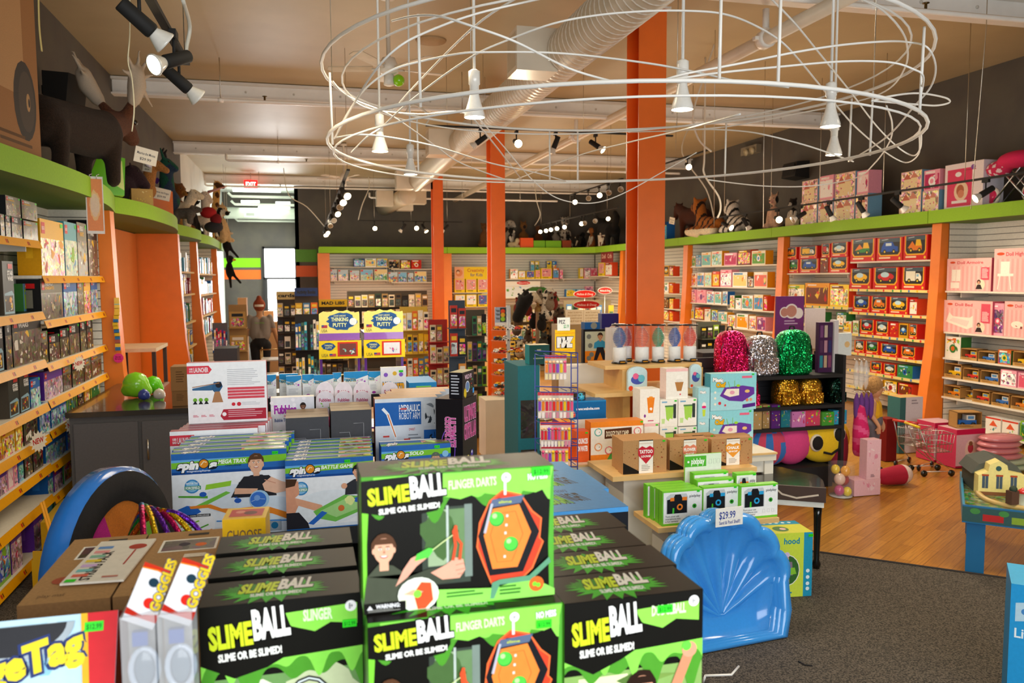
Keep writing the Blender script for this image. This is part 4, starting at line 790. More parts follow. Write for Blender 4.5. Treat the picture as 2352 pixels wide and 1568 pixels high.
sitter('plush_lion','golden brown plush lion peering over the white bear',lp(410,-2.05),-.6,.84,'#7a4a1e',ear='r',white='#a8783a')
sitter('plush_dog','black plush dog behind the white bear',lp(436,-2.1),-.5,.86,'#15120f',ear='f')
mb=MB();p=lp(372,-1.74);mb.prism([(-.12,0),(.13,0),(.13,.3),(-.12,.3)],-.05,.08,'#e8741e','plastic');tag(mb.obj('foil_gift_bag',None,p,.3),'orange foil bag between the dragon and white bear','gift bag');paper_tag(bpy.data.objects['foil_gift_bag.001'],(0,-.06,.26),.2,'Denver the Dragon')
mb=MB();p=lp(330,-1.70);mb.box(-.12,0,0,.1,.1,.18,'#c8a05a','kraft');a=fart(mb,.2,.18);a.bits(.1,.1,.9,.9,12,['#f2e0a0','#e8c45a'],3);tag(mb.obj('gift_box',None,p,.3),'small gold gift box under the tan horse','box')
quad('plush_bear','white plush polar bear standing past the orange foil bag',*mid(420,-1.84,.66,-.1),'#e8dcc0',bz=.42,br=.17,hx=.78,hz=.78,hr=.13,mz=(.16,-.05),lr=.08,ear=(.01,.03,.03))
t,L=quad('plush_unicorn','white plush unicorn with a pink horn',*mid(466,-1.88,.7,-.2),'#e8dccc',bz=.4,br=.18,hx=.6,hz=1.12,hr=.13,mz=(.14,-.14),lr=.05,ear=(.02,.02,.08))
mb=MB();mb.tube([(L*.68,0,L*1.22),(L*1.2,0,L*1.38)],[.03,.006],'#e8a8a0','cloth',8);mb.obj('horn',t)
quad('plush_elephant','grey plush elephant standing on the green canopy end',*mid(430,-1.67,.42,-.1),'#5c5852',bz=.36,br=.2,hx=.74,hz=.52,hr=.15,mz=(.2,-.02),lr=.085,ear=(.16,.05,-.02))
t,L=quad('plush_giraffe','tall plush giraffe with its long spotted neck near the exit',*mid(497,-1.86,.6,-.3),spots('#4a2c16','#c89a58',26,.0),bz=.7,br=.2,hx=.6,hz=2.1,hr=.13,mz=(.22,-.1),lr=.045,ear=(.12,.025,.06),neck=.75,bx=(.1,.45))
quad('plush_zebra','plush zebra with a red scarf in front of the giraffe',*mid(494,-1.66,.5,-.2),stripes('#16130f','#d8d0c0',38),bz=.45,br=.2,hx=.72,hz=1.0,hr=.14,mz=(.28,-.1),lr=.06,ear=(.03,.025,.08))
mb=MB();p=lp(480,-1.58);mb.ball((0,0,.33),(.14,.1,.1),'#a8141a','cloth',10,7);mb.ball((.12,0,.22),(.1,.08,.1),'#7a1018','cloth',10,7);mb.ball((.08,0,.08),(.16,.1,.1),'#2a2a30','cloth',10,7);tag(mb.obj('plush_parrot',None,p),'red and dark plush parrot under the zebra','plush animal')
sitter('plush_seal','cream plush alpaca at the far end of the left canopy',lp(508,-1.80),-.5,.9,'#d8b888',ear='p')
for i,(px,py,c,lb)in enumerate(((520,560,'#18161a','black plush monkey hanging by a long arm from the far canopy'),(527,620,'#14120f','black and brown plush toucan hanging on the far left wall'))):
    t=thing('hanging_plush',lb,'plush animal',at(px,py,X=-1.7),0);B=Body();B.ell((0,0,0),(.09,.08,.2),c);B.ell((.02,0,.26),.09,c);B.chain([((.02,0,.1),.04),((.12,0,-.15),.035),((.24,0,-.3),.03)],c);B.chain([((0,0,-.1),.04),((.02,0,-.4),.03)],c);B.mesh(.02).obj('body',t)
    mb=MB();mb.ball((.1,-.02,.24),(.06,.04,.03),'#d8a83a' if i else '#c8b8a0','cloth',8,6);mb.obj('muzzle',t)
    mb=MB();mb.tube([(0,0,.3),(-.02,0,4.595-t.location.z)],.004,'#ddd8cc','cloth',5);mb.obj('cord',t)
# right canopy
def rp(px,X,z=CZ):return V((X,atx(px,X,z),z))
t,L=quad('plush_horse','dark brown plush horse standing on the right canopy',rp(1628,8.15),rp(1545,7.95),'#4a2414',bz=.34,br=.14,hx=.84,hz=.52,hr=.075,mz=(.08,-.16),lr=.045,ear=(.02,.02,.05),neck=.85);paper_tag(t,(L*.8,.2,.3*L),.2,'Horse',face=PI)
t,L=quad('plush_tiger','orange plush tiger lying with paws over the canopy edge',rp(1660,7.95),rp(1572,7.72),lambda p:'#e8d8b8' if p[2]<.12 or p[0]>1.05 else('#2a1a10' if math.sin(p[0]*40+p[2]*12)>.55 else '#a86224'),bz=.17,br=.13,hx=.62,hz=.5,hr=.12,mz=(.1,-.03),lr=.07,lie=True,tail=[((0,0,.15),.04),((-.2,.1,.1),.035)],ear=(.02,.04,.04),bx=(.12,.5))
t,L=quad('plush_tiger','white plush tiger cub sitting up on the canopy',rp(1718,8.0),rp(1650,7.82),lambda p:'#26221e' if math.sin(p[0]*44+p[2]*30)>.45 else '#d8d0c4',bz=.2,br=.2,hx=.55,hz=.6,hr=.17,mz=(.14,-.05),lr=.08,lie=True,ear=(.03,.05,.05),bx=(.2,.45))
sitter('plush_cow','sitting plush cow with black ears and a pink snout',rp(1778,7.95),PI+.5,.62,lambda p:'#17130f' if p[1]>.06 and p[2]>.42 else '#d8b094',mcol='#e8a898',ear='p')
sitter('plush_calf','dark plush calf with white legs beside the cow',rp(1822,8.0),PI+.3,.5,'#241a14',white='#d8ccb8',ear='r')
mb=MB();mb.box(-.12,0,0,.12,.1,.14,'#c8b48a','kraft');tag(mb.obj('gift_box',None,rp(1813,7.80),-PI/2),'small tan box at the feet of the calf','box')
cs=[(1838,1876,0,.36),(1878,1912,0,.36),(1914,1962,0,.33),(1964,1992,0,.36),(2064,2115,0,.3),(2117,2156,0,.27)]
for i,(a,b,k,h)in enumerate(cs):
    ya,yb=atx(a,7.85,CZ),atx(b,7.85,CZ);w_=abs(ya-yb)-.01
    place('castle',w_,h,.24,(7.85,(ya+yb)/2,CZ),-PI/2,'pink castle playset box on the right canopy, lower row, %s from left'%ORD[i],'playset boxes on the right canopy',i)
    h2=(.34,.36,.38,.33,.26,.26)[i];place('castle' if i%2==0 else 'pinkkit',w_*.96,h2,.22,(7.86,(ya+yb)/2,CZ+round(h,2)+.002),-PI/2,'playset box stacked on the right canopy, upper row, %s from left'%ORD[i],'playset boxes on the right canopy',i+7)
ya,yb=atx(2168,7.85,CZ),atx(2256,7.85,CZ);w_=abs(ya-yb)
mb=MB();mb.box(-w_/2,0,0,w_/2,.3,.55,('#f2e4e4','#f2e4e4','#e8e4e8','#e4e0ea','#f7f2f2','#ffffff'));a=fart(mb,w_,.55);a.rect(.07,.05,.72,.88,'#e2476a');a.ell(.44,.38,.11,'#f0d0b0',.12);a.ell(.42,.4,.06,'#b86a4a',.07);a.ell(.44,.32,.05,'#d88a6a',.05);a.ell(.36,.94-.18,.05,'#f4f0f0',.03);a.lines(.5,.8,.92,.84,1,'#c83a5a');a.ell(.74,.88,.035,'#8a5aa0',.03);a.rect(.2,.12,.6,.18,'#f4e8e8')
tag(mb.obj('doll_box',None,(7.85,(ya+yb)/2,CZ),-PI/2),'large white and pink doll box with a heart logo on the right canopy','boxed toy')
t=thing('doll_stroller','bright pink folded doll stroller at the near end of the right canopy','doll stroller',(7.95,atx(2318,7.95,CZ),CZ),0)
mb=MB()
for s in(-.22,.22):mb.tube([(0,s,.05),(0,-s,.5)],.012,'#c8c8c8','metal');mb.tube([(.15,s,.05),(.15,-s,.5)],.012,'#c8c8c8','metal')
mb.obj('frame',t)
B=Body();B.ell((0,-.1,.50),(.16,.26,.1),'#e0245e');B.ell((0,.16,.42),(.12,.16,.1),lambda p:'#f2d8dc' if math.sin(p[1]*60)*math.sin(p[2]*60)>.2 else '#d82a5a');B.mesh(.02,'cloth').obj('seat',t)
for s in(-.26,.26):
    mb=MB();mb.lathe([(.09,-.02),(.11,-.01),(.11,.01),(.09,.02)],(.02,s,.111),'#e8e4d8','plastic',16,axis=(1,0,0));mb.lathe([(.08,-.022),(.08,.022)],(.02,s,.111),'#e0245e','plastic',16,axis=(1,0,0));mb.obj('wheel',t)
place('kitcool',.2,.42,.2,(8.0,atx(1527,8.0,CZ),CZ),-PI/2,'blue and green playset box beside the dark plush horse','playset boxes on the right canopy',2)
# back canopy
def bp_(px,Y=22.15):return V((aty(px,Y,CZ),Y,CZ))
FL=-PI/2
sitter('plush_bear','golden brown plush bear on the back canopy, left of the middle column',bp_(1112),FL,.72,'#6a4420',fat=1.2,vox=.03)
sitter('plush_dog','white shaggy plush dog behind the black and white one',bp_(1172,22.45),FL-.4,.85,'#b8b0a4',ear='f',vox=.03)
sitter('plush_dog','black and white plush dog right of the middle column',bp_(1172,22.1),FL+.9,.6,'#15120e',ear='f',white='#d8d0c0',vox=.03)
quad('plush_dog','small white fluffy dog lying in front on the back canopy',V((aty(1166,21.85,CZ),21.85,CZ)),V((aty(1198,21.85,CZ),21.85,CZ)),'#c8b890',bz=.2,br=.18,hx=.7,hz=.5,hr=.17,mz=(.12,-.03),lr=.08,lie=True,vox=.04)
sitter('plush_dog','tan plush shepherd dog above the orange crate',bp_(1202,22.3),FL,.78,'#7a5226',mcol='#2a1a12',ear='p',vox=.03)
sitter('plush_bear','brown plush bear above the first green crate',bp_(1236,22.3),FL,.7,'#5a3418',vox=.03)
sitter('plush_bear','very dark brown plush bear above the second green crate',bp_(1261,22.3),FL,.55,'#2a1a10',vox=.03,fat=1.3)
sitter('plush_dog','pale grey plush dog between the crates and the corner',bp_(1275,22.4),FL,.68,'#9a948c',ear='f',vox=.03)
sitter('plush_leopard','tall spotted white plush leopard near the back right corner',bp_(1297,22.4),FL,.95,spots('#3a3028','#b8b0a4',50,.3),ear='r',vox=.025)
sitter('plush_cat','black plush cat on the brown crate near the back corner',bp_(1305,22.2)+V((0,0,0)),FL,.42,'#0f0d0c',ear='p',vox=.03)
for i,(a,b,c,h,lb)in enumerate(((1196,1225,'#e0561e',.26,'orange crate on the back canopy beside the fluffy dog'),(1226,1252,'#6fae1e',.19,'first lime green crate on the back canopy'),(1254,1289,'#74b41e',.19,'second, wider lime green crate on the back canopy'),(1292,1312,'#8a3a18',.2,'brown-orange crate at the back right corner'))):
    xa,xb=aty(a,21.68,CZ),aty(b,21.68,CZ);mb=MB();mb.box(0,0,0,xb-xa,.24,h,c,'matte');mb.box(.02,.02,h,xb-xa-.02,.22,h+.004,'#2a2018','matte');tag(mb.obj('display_crate',None,(xa,21.68,CZ)),lb,'crate','crates on the back canopy')
for i,(px,X,h,c,w_,lb)in enumerate(((1328,0,.4,'#2a1c12','#d8c8a8','small brown and white plush dog on the far right canopy'),(1341,0,.5,'#14100e','#14100e','black plush dog behind the brown and white one'),(1360,0,.62,'#a86430','#e8dcc4','sitting tan and white plush hound on the right canopy'),(1384,7.85,.45,'#5a2c16','#e0d4bc','reddish plush beagle pup on the right canopy'))):
    sitter('plush_dog',lb,rp(px,X)if X else bp_(px,22.0+.3*(i==1)),PI-.5+.3*i,h,c,white=w_,ear='f',vox=.03)
quad('plush_dog','black and white plush border collie standing with its tail raised',rp(1412,7.95),rp(1375,7.95),lambda p:'#d8ccb8' if p[0]>.38 and p[2]<.3 else '#120f0d',bz=.36,br=.17,hx=.8,hz=.55,hr=.11,mz=(.14,-.04),lr=.06,tail=[((.02,0,.4),.07),((-.12,0,.6),.07),((0,0,.72),.05)])
# ---------------------------------------------------------------- things under the ceiling
WH='#fbf9f4'
# spiral duct in three runs with branch boxes
DX,DZ,DR=2.36,4.03,.20
t=thing('spiral_duct','long white spiral air duct running away under the ceiling','duct',(DX,1.0,DZ))
mb=MB();mb.tube([(0,y,0)for y in(0,6,12,16.4)],DR,'#d2c8b4','paint',28);mb.obj('pipe',t)
mb=MB()
for k in range(110):y=.1+k*.098;mb.lathe([(DR-.001,-.008),(DR+.007,0),(DR-.001,.008)],(0,y,0),'#f4f0e6','paint',24,axis=(0,1,.06),cap=False)
mb.obj('seam',t)
for y,a,b in((6.3,-.48,-.1),(11.4,-.5,-.12),(11.4,.12,.42),(16.2,.1,.42),(16.2,-.45,-.1)):
    mb=MB();mb.box(a,y-.18,-.19,b,y+.18,.19,'#e6ddca','paint');mb.box(a-.004 if a<0 else b,y-.15,-.15,a if a<0 else b+.004,y+.15,.15,'#cfc4ae','paint');mb.obj('branch_box',t)
mb=MB()
for y in(.8,5.0,9.5,14):mb.tube([(-.02,y,DR),(-.02,y,.56)],.004,'#d8d4cc','metal',4)
mb.obj('hanger',t)
t=thing('spiral_duct','short tan duct run bending into the back wall','duct',(2.3,19.2,3.92));mb=MB();mb.tube([(.1,0,0),(.05,.6,0),(-.1,3.6,0)],.2,'#cdbfa6','paint',24);mb.lathe([(.205,0),(.205,.03)],(.1,0,0),'#e2d8c6','paint',24,axis=(0,-1,0));mb.obj('pipe',t)
for x,y in((-.35,.9),(.35,.2),(.3,2.2)):mb=MB();mb.cbox((x,y,0),(.4,.36,.36),'#e0d6c2','paint');mb.obj('branch_box',t)
# sprinkler mains and branches
t=thing('sprinkler_main','thick white pipe with clamp rings running deep into the shop on the right','pipe',(0,0,0))
mb=MB();mb.tube([(4.0,y,4.08)for y in(2,8,14,21.8)],.06,'#e8dfcc','paint',14);mb.obj('pipe',t)
for y in(4.75,6.55,11.7,16.8):
    mb=MB();mb.lathe([(.066,-.05),(.082,-.045),(.082,.045),(.066,.05)],(4.0,y,4.08),'#f0ece4','paint',14,axis=(0,1,0));mb.cbox((4.09,y,4.08),(.05,.05,.03),'#f0ece4','paint');mb.cbox((3.91,y,4.08),(.05,.05,.03),'#f0ece4','paint');mb.obj('coupling',t)
for y in(6.55,11.7,16.8):
    mb=MB();mb.tube([(4.0,y,4.12),(4.0,y,4.34)],.03,'#ece8e0','paint',10);mb.lathe([(.045,0),(.045,.05)],(4,y,4.12),WH,'paint',10);mb.obj('riser',t)
def branch(y,z,x0,x1,lb,drops=()):
    t=thing('sprinkler_branch',lb,'pipe',(0,0,0),group='white branch pipes across the ceiling');mb=MB();mb.tube([(x0,y,z+.12),(x0,y,z+.02),(x0+.04,y,z),(x1-.04,y,z),(x1,y,z)],.022,WH,'paint',8);mb.obj('pipe',t)
    for x in drops:
        mb=MB();mb.tube([(x,y,z),(x,y,ZC-.01)],.006,'#d8d4cc','metal',5);mb.lathe([(.028,-.03),(.028,.03)],(x,y,z),WH,'paint',8,axis=(1,0,0));mb.obj('hanger',t)
    for x in drops[:2]:
        mb=MB();mb.lathe([(.012,0),(.012,.04),(.03,.045),(.03,.05)],(x+.5,y,z+.02),'#6a5a3a','metal',8);mb.obj('sprinkler_head',t)
yb=10.3
branch(5.9,4.20,3.2,8.1,'nearest white branch pipe on the right, under the first beam',(4.6,6.6))
branch(yb,4.10,-1.25,7.5,'white branch pipe before the middle beam',(-.9,2.0,5.2));branch(15.6,4.12,-1.3,7.6,'white branch pipe before the third beam',(-.4,3.2,6.4));branch(20.8,4.22,XL+.1,7.7,'farthest white branch pipe before the back wall',(-1.0,2.6,6.2));branch(20.2,3.95,1.6,6.4,'short white pipe loop below the farthest branch pipe',(3.9,5.4))
# ceiling fans
def fan(x,y,z,lb,rot=0,green=False):
    t=thing('ceiling_fan',lb,'ceiling fan',(x,y,z),rot);mb=MB();mb.lathe([(.07,.60),(.07,.64),(.02,.60),(.02,.08),(.06,.07),(.09,0),(.09,-.06),(.04,-.08)],(0,0,0),'#e8e0d2','paint',18);mb.lathe([(.045,0),(.05,-.09),(.03,-.1)],(0,0,-.08),'#e8e4da','paint',12);mb.obj('motor',t)
    for k in range(5):
        a=2*PI*k/5;c,s=math.cos(a),math.sin(a);mb=MB();P=lambda r,w_,zz:(c*r-s*w_,s*r+c*w_,zz)
        mb.add([P(.14,-.05,-.03),P(.55,-.065,-.02),P(.58,0,-.01),P(.55,.065,-.005),P(.14,.05,-.01)]+[P(.14,-.05,-.036),P(.55,-.065,-.026),P(.58,0,-.016),P(.55,.065,-.011),P(.14,.05,-.016)],[(0,1,2,3,4),(9,8,7,6,5)]+[(i,i+5,(i+1)%5+5,(i+1)%5)for i in range(5)],'#c8b9a0','laminate')
        mb.tube([P(.07,0,-.03),P(.16,0,-.025)],.012,'#e0d8c8','paint',5);mb.obj('blade',t)
    if green:mb=MB();mb.ball((.08,-.04,-.13),.055,'#8fd40f','plastic');o=mb.obj('shade',t);o['label']='lime green glass shade'
p=at(893,165,Y=7.7);fan(p.x,7.7,3.95,'white ceiling fan with one lime green shade',.3,True);p=at(790,397,Y=16.2);fan(p.x,16.2,3.95,'distant white ceiling fan above the slanted light track',.1)
mb=MB();mb.lathe([(.17,0),(.16,-.02),(.05,-.025)],(0,0,0),'#b89c74','matte',24);p=at(990,92,Z=ZC);tag(mb.obj('ceiling_speaker',None,(p.x,p.y,ZC)),'round flush speaker in the ceiling','speaker')
# ---- track lights
def spot(loc,d,on=True,lb='',grp='',power=0,s=1.0,aimed=True):
    t=thing('track_spotlight',lb,'spotlight',loc,0,grp);d=V(d).normalized();BK='#161412'
    mb=MB();mb.cbox((0,0,-.015),(.03,.08,.035),BK,'matte');mb.tube([(0,0,-.02),(0,0,-.11*s)],.008*s,BK,'matte',6);mb.obj('stem',t)
    c=V((0,0,-.13*s));mb=MB();mb.lathe([(.026*s,-.09*s),(.030*s,-.085*s),(.033*s,.05*s),(.030*s,.06*s)],c,BK,'matte',14,axis=d);mb.obj('housing',t)
    b=c+d*.06*s;mb=MB();mb.lathe([(.024*s,0),(.034*s,.02*s),(.047*s,.05*s),(.05*s,.055*s),(.05*s,.062*s),(.044*s,.062*s)],b,'#e4dfd4','plastic',18,axis=d,cap=False)
    o=mb.obj('bulb',t);mb=MB();mb.lathe([(.0455*s,0),(.02*s,.004*s),(.001,.005*s)],b+d*.058*s,'#ffe6b0' if on else '#8a7a60','bulb' if on else 'plastic',18,axis=d,cap=False);mb.obj('lamp_face',o)
    if power:lamp('SPOT','spot_beam',V(loc)+b+d*.09,power,WARM,target=V(loc)+b+d*3,spot_size=math.radians(70),spot_blend=.8,shadow_soft_size=.04)
    return t
def track(a,b,lb,wires=(),conduit=None):
    a,b=V(a),V(b);t=thing('light_track',lb,'light track',(0,0,0));mb=MB();d=(b-a);n=V((0,0,1)).cross(d.normalized())*.018
    z=V((0,0,.02));vs=[a-n,a+n,b+n,b-n]+[p+z for p in(a-n,a+n,b+n,b-n)];mb.add(vs,[(3,2,1,0),(4,5,6,7),(0,1,5,4),(2,3,7,6),(0,4,7,3),(1,2,6,5)],'#181614','matte');mb.obj('rail',t)
    for f_ in wires:p=a+d*f_;mb=MB();mb.tube([p+z,V((p.x,p.y,ZC-.002))],.0035,'#c8c0b0','metal',4);mb.obj('hanger_wire',t)
    if conduit:mb=MB();mb.tube(smooth([tuple(q)for q in conduit],5),.011,'#e0dccc','paint',6);mb.obj('conduit',t)
    return t
TZ=3.1
a,b=at(335,-14,Z=TZ),at(428,150,Z=TZ)
track(a,b,'black light track at the upper left with three large spotlights',(.2,.96),[at(420,0,Y=b.y-.2),at(436,60,Y=b.y),at(428,110,Y=b.y),b+V((0,0,.02))])
for i,(px,py,d,on,pw,lb)in enumerate(((318,-30,(.72,.35,-.6),True,40,'uppermost of the three large spotlights at the upper left, aiming away'),(398,72,(-.62,-.62,-.38),True,30,'middle large spotlight at the upper left with its lit face toward the camera'),(410,128,(.72,.35,-.6),True,30,'lowest of the three large spotlights at the upper left'))):
    p=at(px,py,Z=TZ);spot(p,d,on,lb,'three large spotlights at the upper left',pw,.95)
Yc=9.5;a,b=at(978,290,Y=Yc),at(1545,314,Y=Yc)
track(a,b,'white-topped black light track across the centre behind the ring chandelier',(.08,.22,.62,.95),[a+V((0,0,.02)),at(985,265,Y=Yc),at(950,240,Y=Yc),at(930,262,Y=Yc)])
for i,(px,py,d,on,pw,lb)in enumerate(((1103,297,(-.75,.2,-.55),False,0,'leftmost spotlight of the centre track, turned down left'),(1186,301,(-.05,-.95,-.3),True,60,'brightly lit second spotlight of the centre track facing the camera'),(1276,304,(-.3,.3,-.9),False,0,'third spotlight of the centre track pointing down'),(1368,308,(.55,-.5,-.5),True,40,'fourth spotlight of the centre track, left of the near column'))):
    p=at(px,py,Y=Yc);spot(p,d,on,lb,'spotlights on the centre track',pw)
a,b=at(800,392,Z=3.2),at(738,520,Z=3.2)
b=V((a.x,20.0,3.2));track(a,b,'slanting light track receding left of the centre',(.02,.3,.6,.9),[b+V((0,0,.02)),b+V((-.4,-.4,.45)),b+V((-.8,-.6,.7)),b+V((-.9,-.6,1.3))])
for i,(px,py,on)in enumerate(((790,415,1),(783,430,1),(778,448,0),(770,462,1),(763,475,0),(757,488,0),(749,502,1),(745,513,1),(742,521,1),(739,525,0))):
    yy=min(atx(px,a.x,3.1),19.95-.12*(9-i));spot((a.x,yy,3.2),(.3-.1*(i%3),-.8,-.5),bool(on),'%s spotlight, %s from the near end of the slanting left track'%('lit' if on else 'dark',ORD[i]),'spotlights on the slanting left track',30 if on and i%2==0 else 0)
Yd=20.0;a,b=at(823,507,Y=Yd),at(1062,511,Y=Yd)
track(a,b,'light track in front of the back wall, left half',(.15,.5,.85),[a+V((0,0,.02)),at(832,470,Y=Yd),at(848,430,Y=Yd),at(846,405,Y=Yd)])
for i,(px,d,on)in enumerate(((860,(0,-.9,-.3),1),(926,(-.5,.3,-.7),0),(955,(0,-.95,-.2),1),(973,(.4,-.4,-.7),1),(1024,(-.5,.2,-.5),0))):
    p=at(px,510,Y=Yd);spot((p.x,Yd,a.z),d,bool(on),'%s spotlight, %s from left on the track before the back wall'%('lit' if on else 'dark',ORD[i]),'spotlights before the back wall',30 if on else 0,1.1)
# right hand track above the wall
RX,RZt=6.7,2.96
a,b=V((RX,atx(1640,RX,RZt),RZt)),V((RX,5.6,RZt))
track(a,b,'long light track in front of the right wall',(.05,.25,.42,.6,.78),[a+V((0,0,.02)),a+V((-.1,.1,.5)),a+V((-.5,.2,1.1)),a+V((-.3,.3,1.6))])
for i,(px,d,on,lb)in enumerate(((1668,(.3,-.8,-.4),1,'lit spotlight nearest the plush tigers'),(1712,(.5,-.1,-.8),1,'tilted spotlight above the white tiger cub'),(1785,(-.3,-.9,-.2),1,'star-bright lit spotlight beneath the sitting cow'),(1838,(-.75,.1,-.45),0,'black spotlight beside the plush calf turned left'),(1905,(.45,-.1,-.8),1,'spotlight in front of the first castle playset boxes'),(1978,(.5,-.1,-.75),1,'spotlight in front of the last castle playset box'),(2062,(.7,-.2,-.6),1,'spotlight in front of the stacked pair of playset boxes'),(2264,(-.7,.2,-.45),1,'nearest right track spotlight, in front of the large doll box'))):
    yy=atx(px,RX,RZt-.1);spot((RX,yy,RZt),d,bool(on),lb,'spotlights on the right wall track',26 if on and i in(0,2,4,6,7)else 0)
FX=5.9;za=3.32;a,b=V((FX,atx(1228,FX,za),za)),V((FX,atx(1420,FX,3.32),3.32))
a.y=min(a.y,21.5);track(a,b,'light track above the dogs, far right of centre',(.1,.5,.9),[a+V((0,0,.02)),a+V((.15,0,.3)),a+V((.05,0,.7)),a+V((0,0,1.2))])
for i,px in enumerate((1241,1254,1265,1279,1296,1335,1342,1366)):
    yy=atx(px,FX,za-.1);spot((FX,yy,za),(-.25,-.9,-.35),i not in(6,7),'%s spotlight, %s from left on the track above the plush dogs'%('lit' if i not in(6,7)else 'dark',ORD[i]),'spotlights above the plush dogs',20 if i in(1,4)else 0)
GX=5.2;zg=3.62;ps=[1320,1351,1376,1397,1424]
a,b=V((GX,atx(1310,GX,zg),zg)),V((GX,atx(1430,GX,zg),zg));track(a,b,'light track seen through the lower chandelier strands',(.2,.8))
for i,px in enumerate(ps):spot((GX,atx(px,GX,zg),zg),(-.25,-.9,-.3),i in(0,2),'%s spotlight, %s from left behind the lowest chandelier strand'%('lit' if i in(0,2)else 'dark',ORD[i]),'spotlights behind the lowest chandelier strand')
zh=3.9;HX=6.0;a,b=V((HX,atx(1524,HX,zh),zh)),V((HX,atx(1625,HX,zh),zh));track(a,b,'short light track right of the near column',(.3,.9));spot((HX,atx(1579,HX,zh-.2),zh),(-.25,-.9,-.35),True,'single lit spotlight right of the near column','',30)
p=at(1394,486,Y=17.5);t=spot(p,(-.1,-.9,-.3),True,'single bright spotlight left of the near column over the dogs','');mb=MB();mb.tube([(0,0,0),(0,0,ZC-p.z-.01)],.006,'#2a2826','paint',5);mb.obj('drop_rod',t)
# fittings on the walls
t=thing('exit_sign','glowing red exit sign above the rear corridor','exit sign',at(576,423,Y=21.3),0);mb=MB();mb.box(-.16,-.03,-.1,.16,.03,.1,'#c81414','exit');mb.obj('sign_box',t);mb=MB();a=Art(mb,(-.16,-.032,-.1),(1,0,0),(0,0,1),.32,.2,'exit');a.text('EXIT',.14,.25,.5,'#ffd0c0',w=.74,off=.03);mb.obj('lettering',t);mb=MB();mb.tube([(0,0,.1),(0,0,ZC-at(576,423,Y=21.3).z)],.01,'#cccccc','metal',5);mb.obj('stem',t)
t=thing('tube_light','bright fluorescent tube light at the mouth of the rear corridor','ceiling light',at(590,437,Y=23.4),0);mb=MB();mb.box(-.62,-.06,-.04,.62,.06,.05,'#fbfff4','soft');mb.obj('diffuser',t);mb=MB();mb.box(-.64,-.07,.05,.64,.07,.1,'#e4e4de','paint');mb.tube([(-.4,0,.1),(-.4,0,4.599-at(590,437,Y=23.4).z)],.006,'#cccccc','metal',5);mb.tube([(.4,0,.1),(.4,0,4.599-at(590,437,Y=23.4).z)],.006,'#cccccc','metal',5);mb.obj('housing',t)
for i,(px,py,Y,w_)in enumerate(((575,463,24.6,.5),(650,466,24.6,.4),(630,477,25.2,.9))):mb=MB();mb.box(-w_/2,-.05,-.03,w_/2,.05,.03,'#f4fff0','soft');tag(mb.obj('tube_light',None,at(px,py,Y=Y)),'short tube light between the corridor pipes, %s from the mouth'%ORD[i],'ceiling light','tube lights in the rear corridor')
t=thing('corridor_duct','pale duct with a vent grille across the rear corridor','duct',(0,0,0));mb=MB();q=at(610,490,Y=25.5);mb.tube([(XL+.1,25.5,q.z),(-.21,25.5,q.z)],.17,'#c8d0c0','paint',18);mb.obj('pipe',t);q=at(575,492,Y=25.3);mb=MB();mb.box(q.x-.17,25.28,q.z-.08,q.x+.17,25.32,q.z+.08,'#e8ece0','paint');mb.box(q.x-.12,25.27,q.z-.045,q.x+.12,25.28,q.z+.045,'#8a8e84','matte');mb.obj('vent_grille',t)
t=thing('corridor_pipes','bundle of white bent pipes under the corridor ceiling','pipe',(0,0,0))
for py,Y in((452,24.0),(470,24.9),(507,25.8)):q=at(600,py,Y=Y);mb=MB();mb.tube([(XL+.35,Y,q.z+.1),(XL+.45,Y,q.z),(-.22,Y,q.z)],.035,'#d4dacb','paint',8);mb.obj('pipe',t)
for px,py,w_,lb in((1830,392,.3,'black speaker on the dark right wall'),):
    t=thing('wall_speaker',lb,'speaker',(XR-.16,atx(px,XR-.1,3.4),at(px,py,X=XR-.1).z),0);mb=MB();mb.prism([(-.12,-.12),(.16,-.15),(.16,.15),(-.08,.13)],-.2,.2,'#161412','matte');mb.obj('cabinet',t);mb=MB();mb.box(-.115,-.17,-.1,-.105,.17,.1,'#0c0b0a','cloth');mb.obj('grille',t)
t=thing('emergency_light','twin-headed emergency light on the right wall','emergency light',(XR-.06,atx(1730,XR,4),at(1730,346,X=XR).z),0);mb=MB();mb.box(-.05,-.28,-.07,.06,.28,.08,'#8a8270','paint');mb.obj('housing',t)
for s in(-.17,.05):mb=MB();mb.lathe([(.05,0),(.07,.05)],(-.04,s,-.02),'#c8bc98','plastic',10,axis=(-1,0,-.3));mb.obj('lamp_head',t)
# ---------------------------------------------------------------- the ring chandelier
RC,RR=V((1.66,4.22)),1.53
def ringhit(px,py,far,r=RR):
    d=rt*((px-1176)/FPX)+up*((784-py)/FPX)+fw;a=d.x**2+d.y**2;b=-2*(d.x*RC.x+d.y*RC.y);c=RC.length_squared-r*r;D=b*b-4*a*c
    t_=(-b+(1 if far else-1)*math.sqrt(D))/(2*a)if D>0 else-b/(2*a);return V((0,0,CAMZ))+d*t_
t=thing('ring_chandelier','huge white ring chandelier of looping bent rods hanging over the displays','chandelier',(RC.x,RC.y,2.7));O3=V((RC.x,RC.y,2.7))
def strand(pts,r=.008,c='#f2eee6',nm='strand'):
    mb=MB();mb.tube([tuple(V(p)-O3)for p in smooth([tuple(p)for p in pts],6)],r,c,'paint',8);return mb.obj(nm,t)
def circ(z,r,tz=0,ph=0,a0=0,a1=2*PI,n=60,sq=1.0):return[(RC.x+r*math.cos(a0+(a1-a0)*k/n),RC.y+r*sq*math.sin(a0+(a1-a0)*k/n),z+tz*math.sin(a0+(a1-a0)*k/n+ph))for k in range(n+1)]
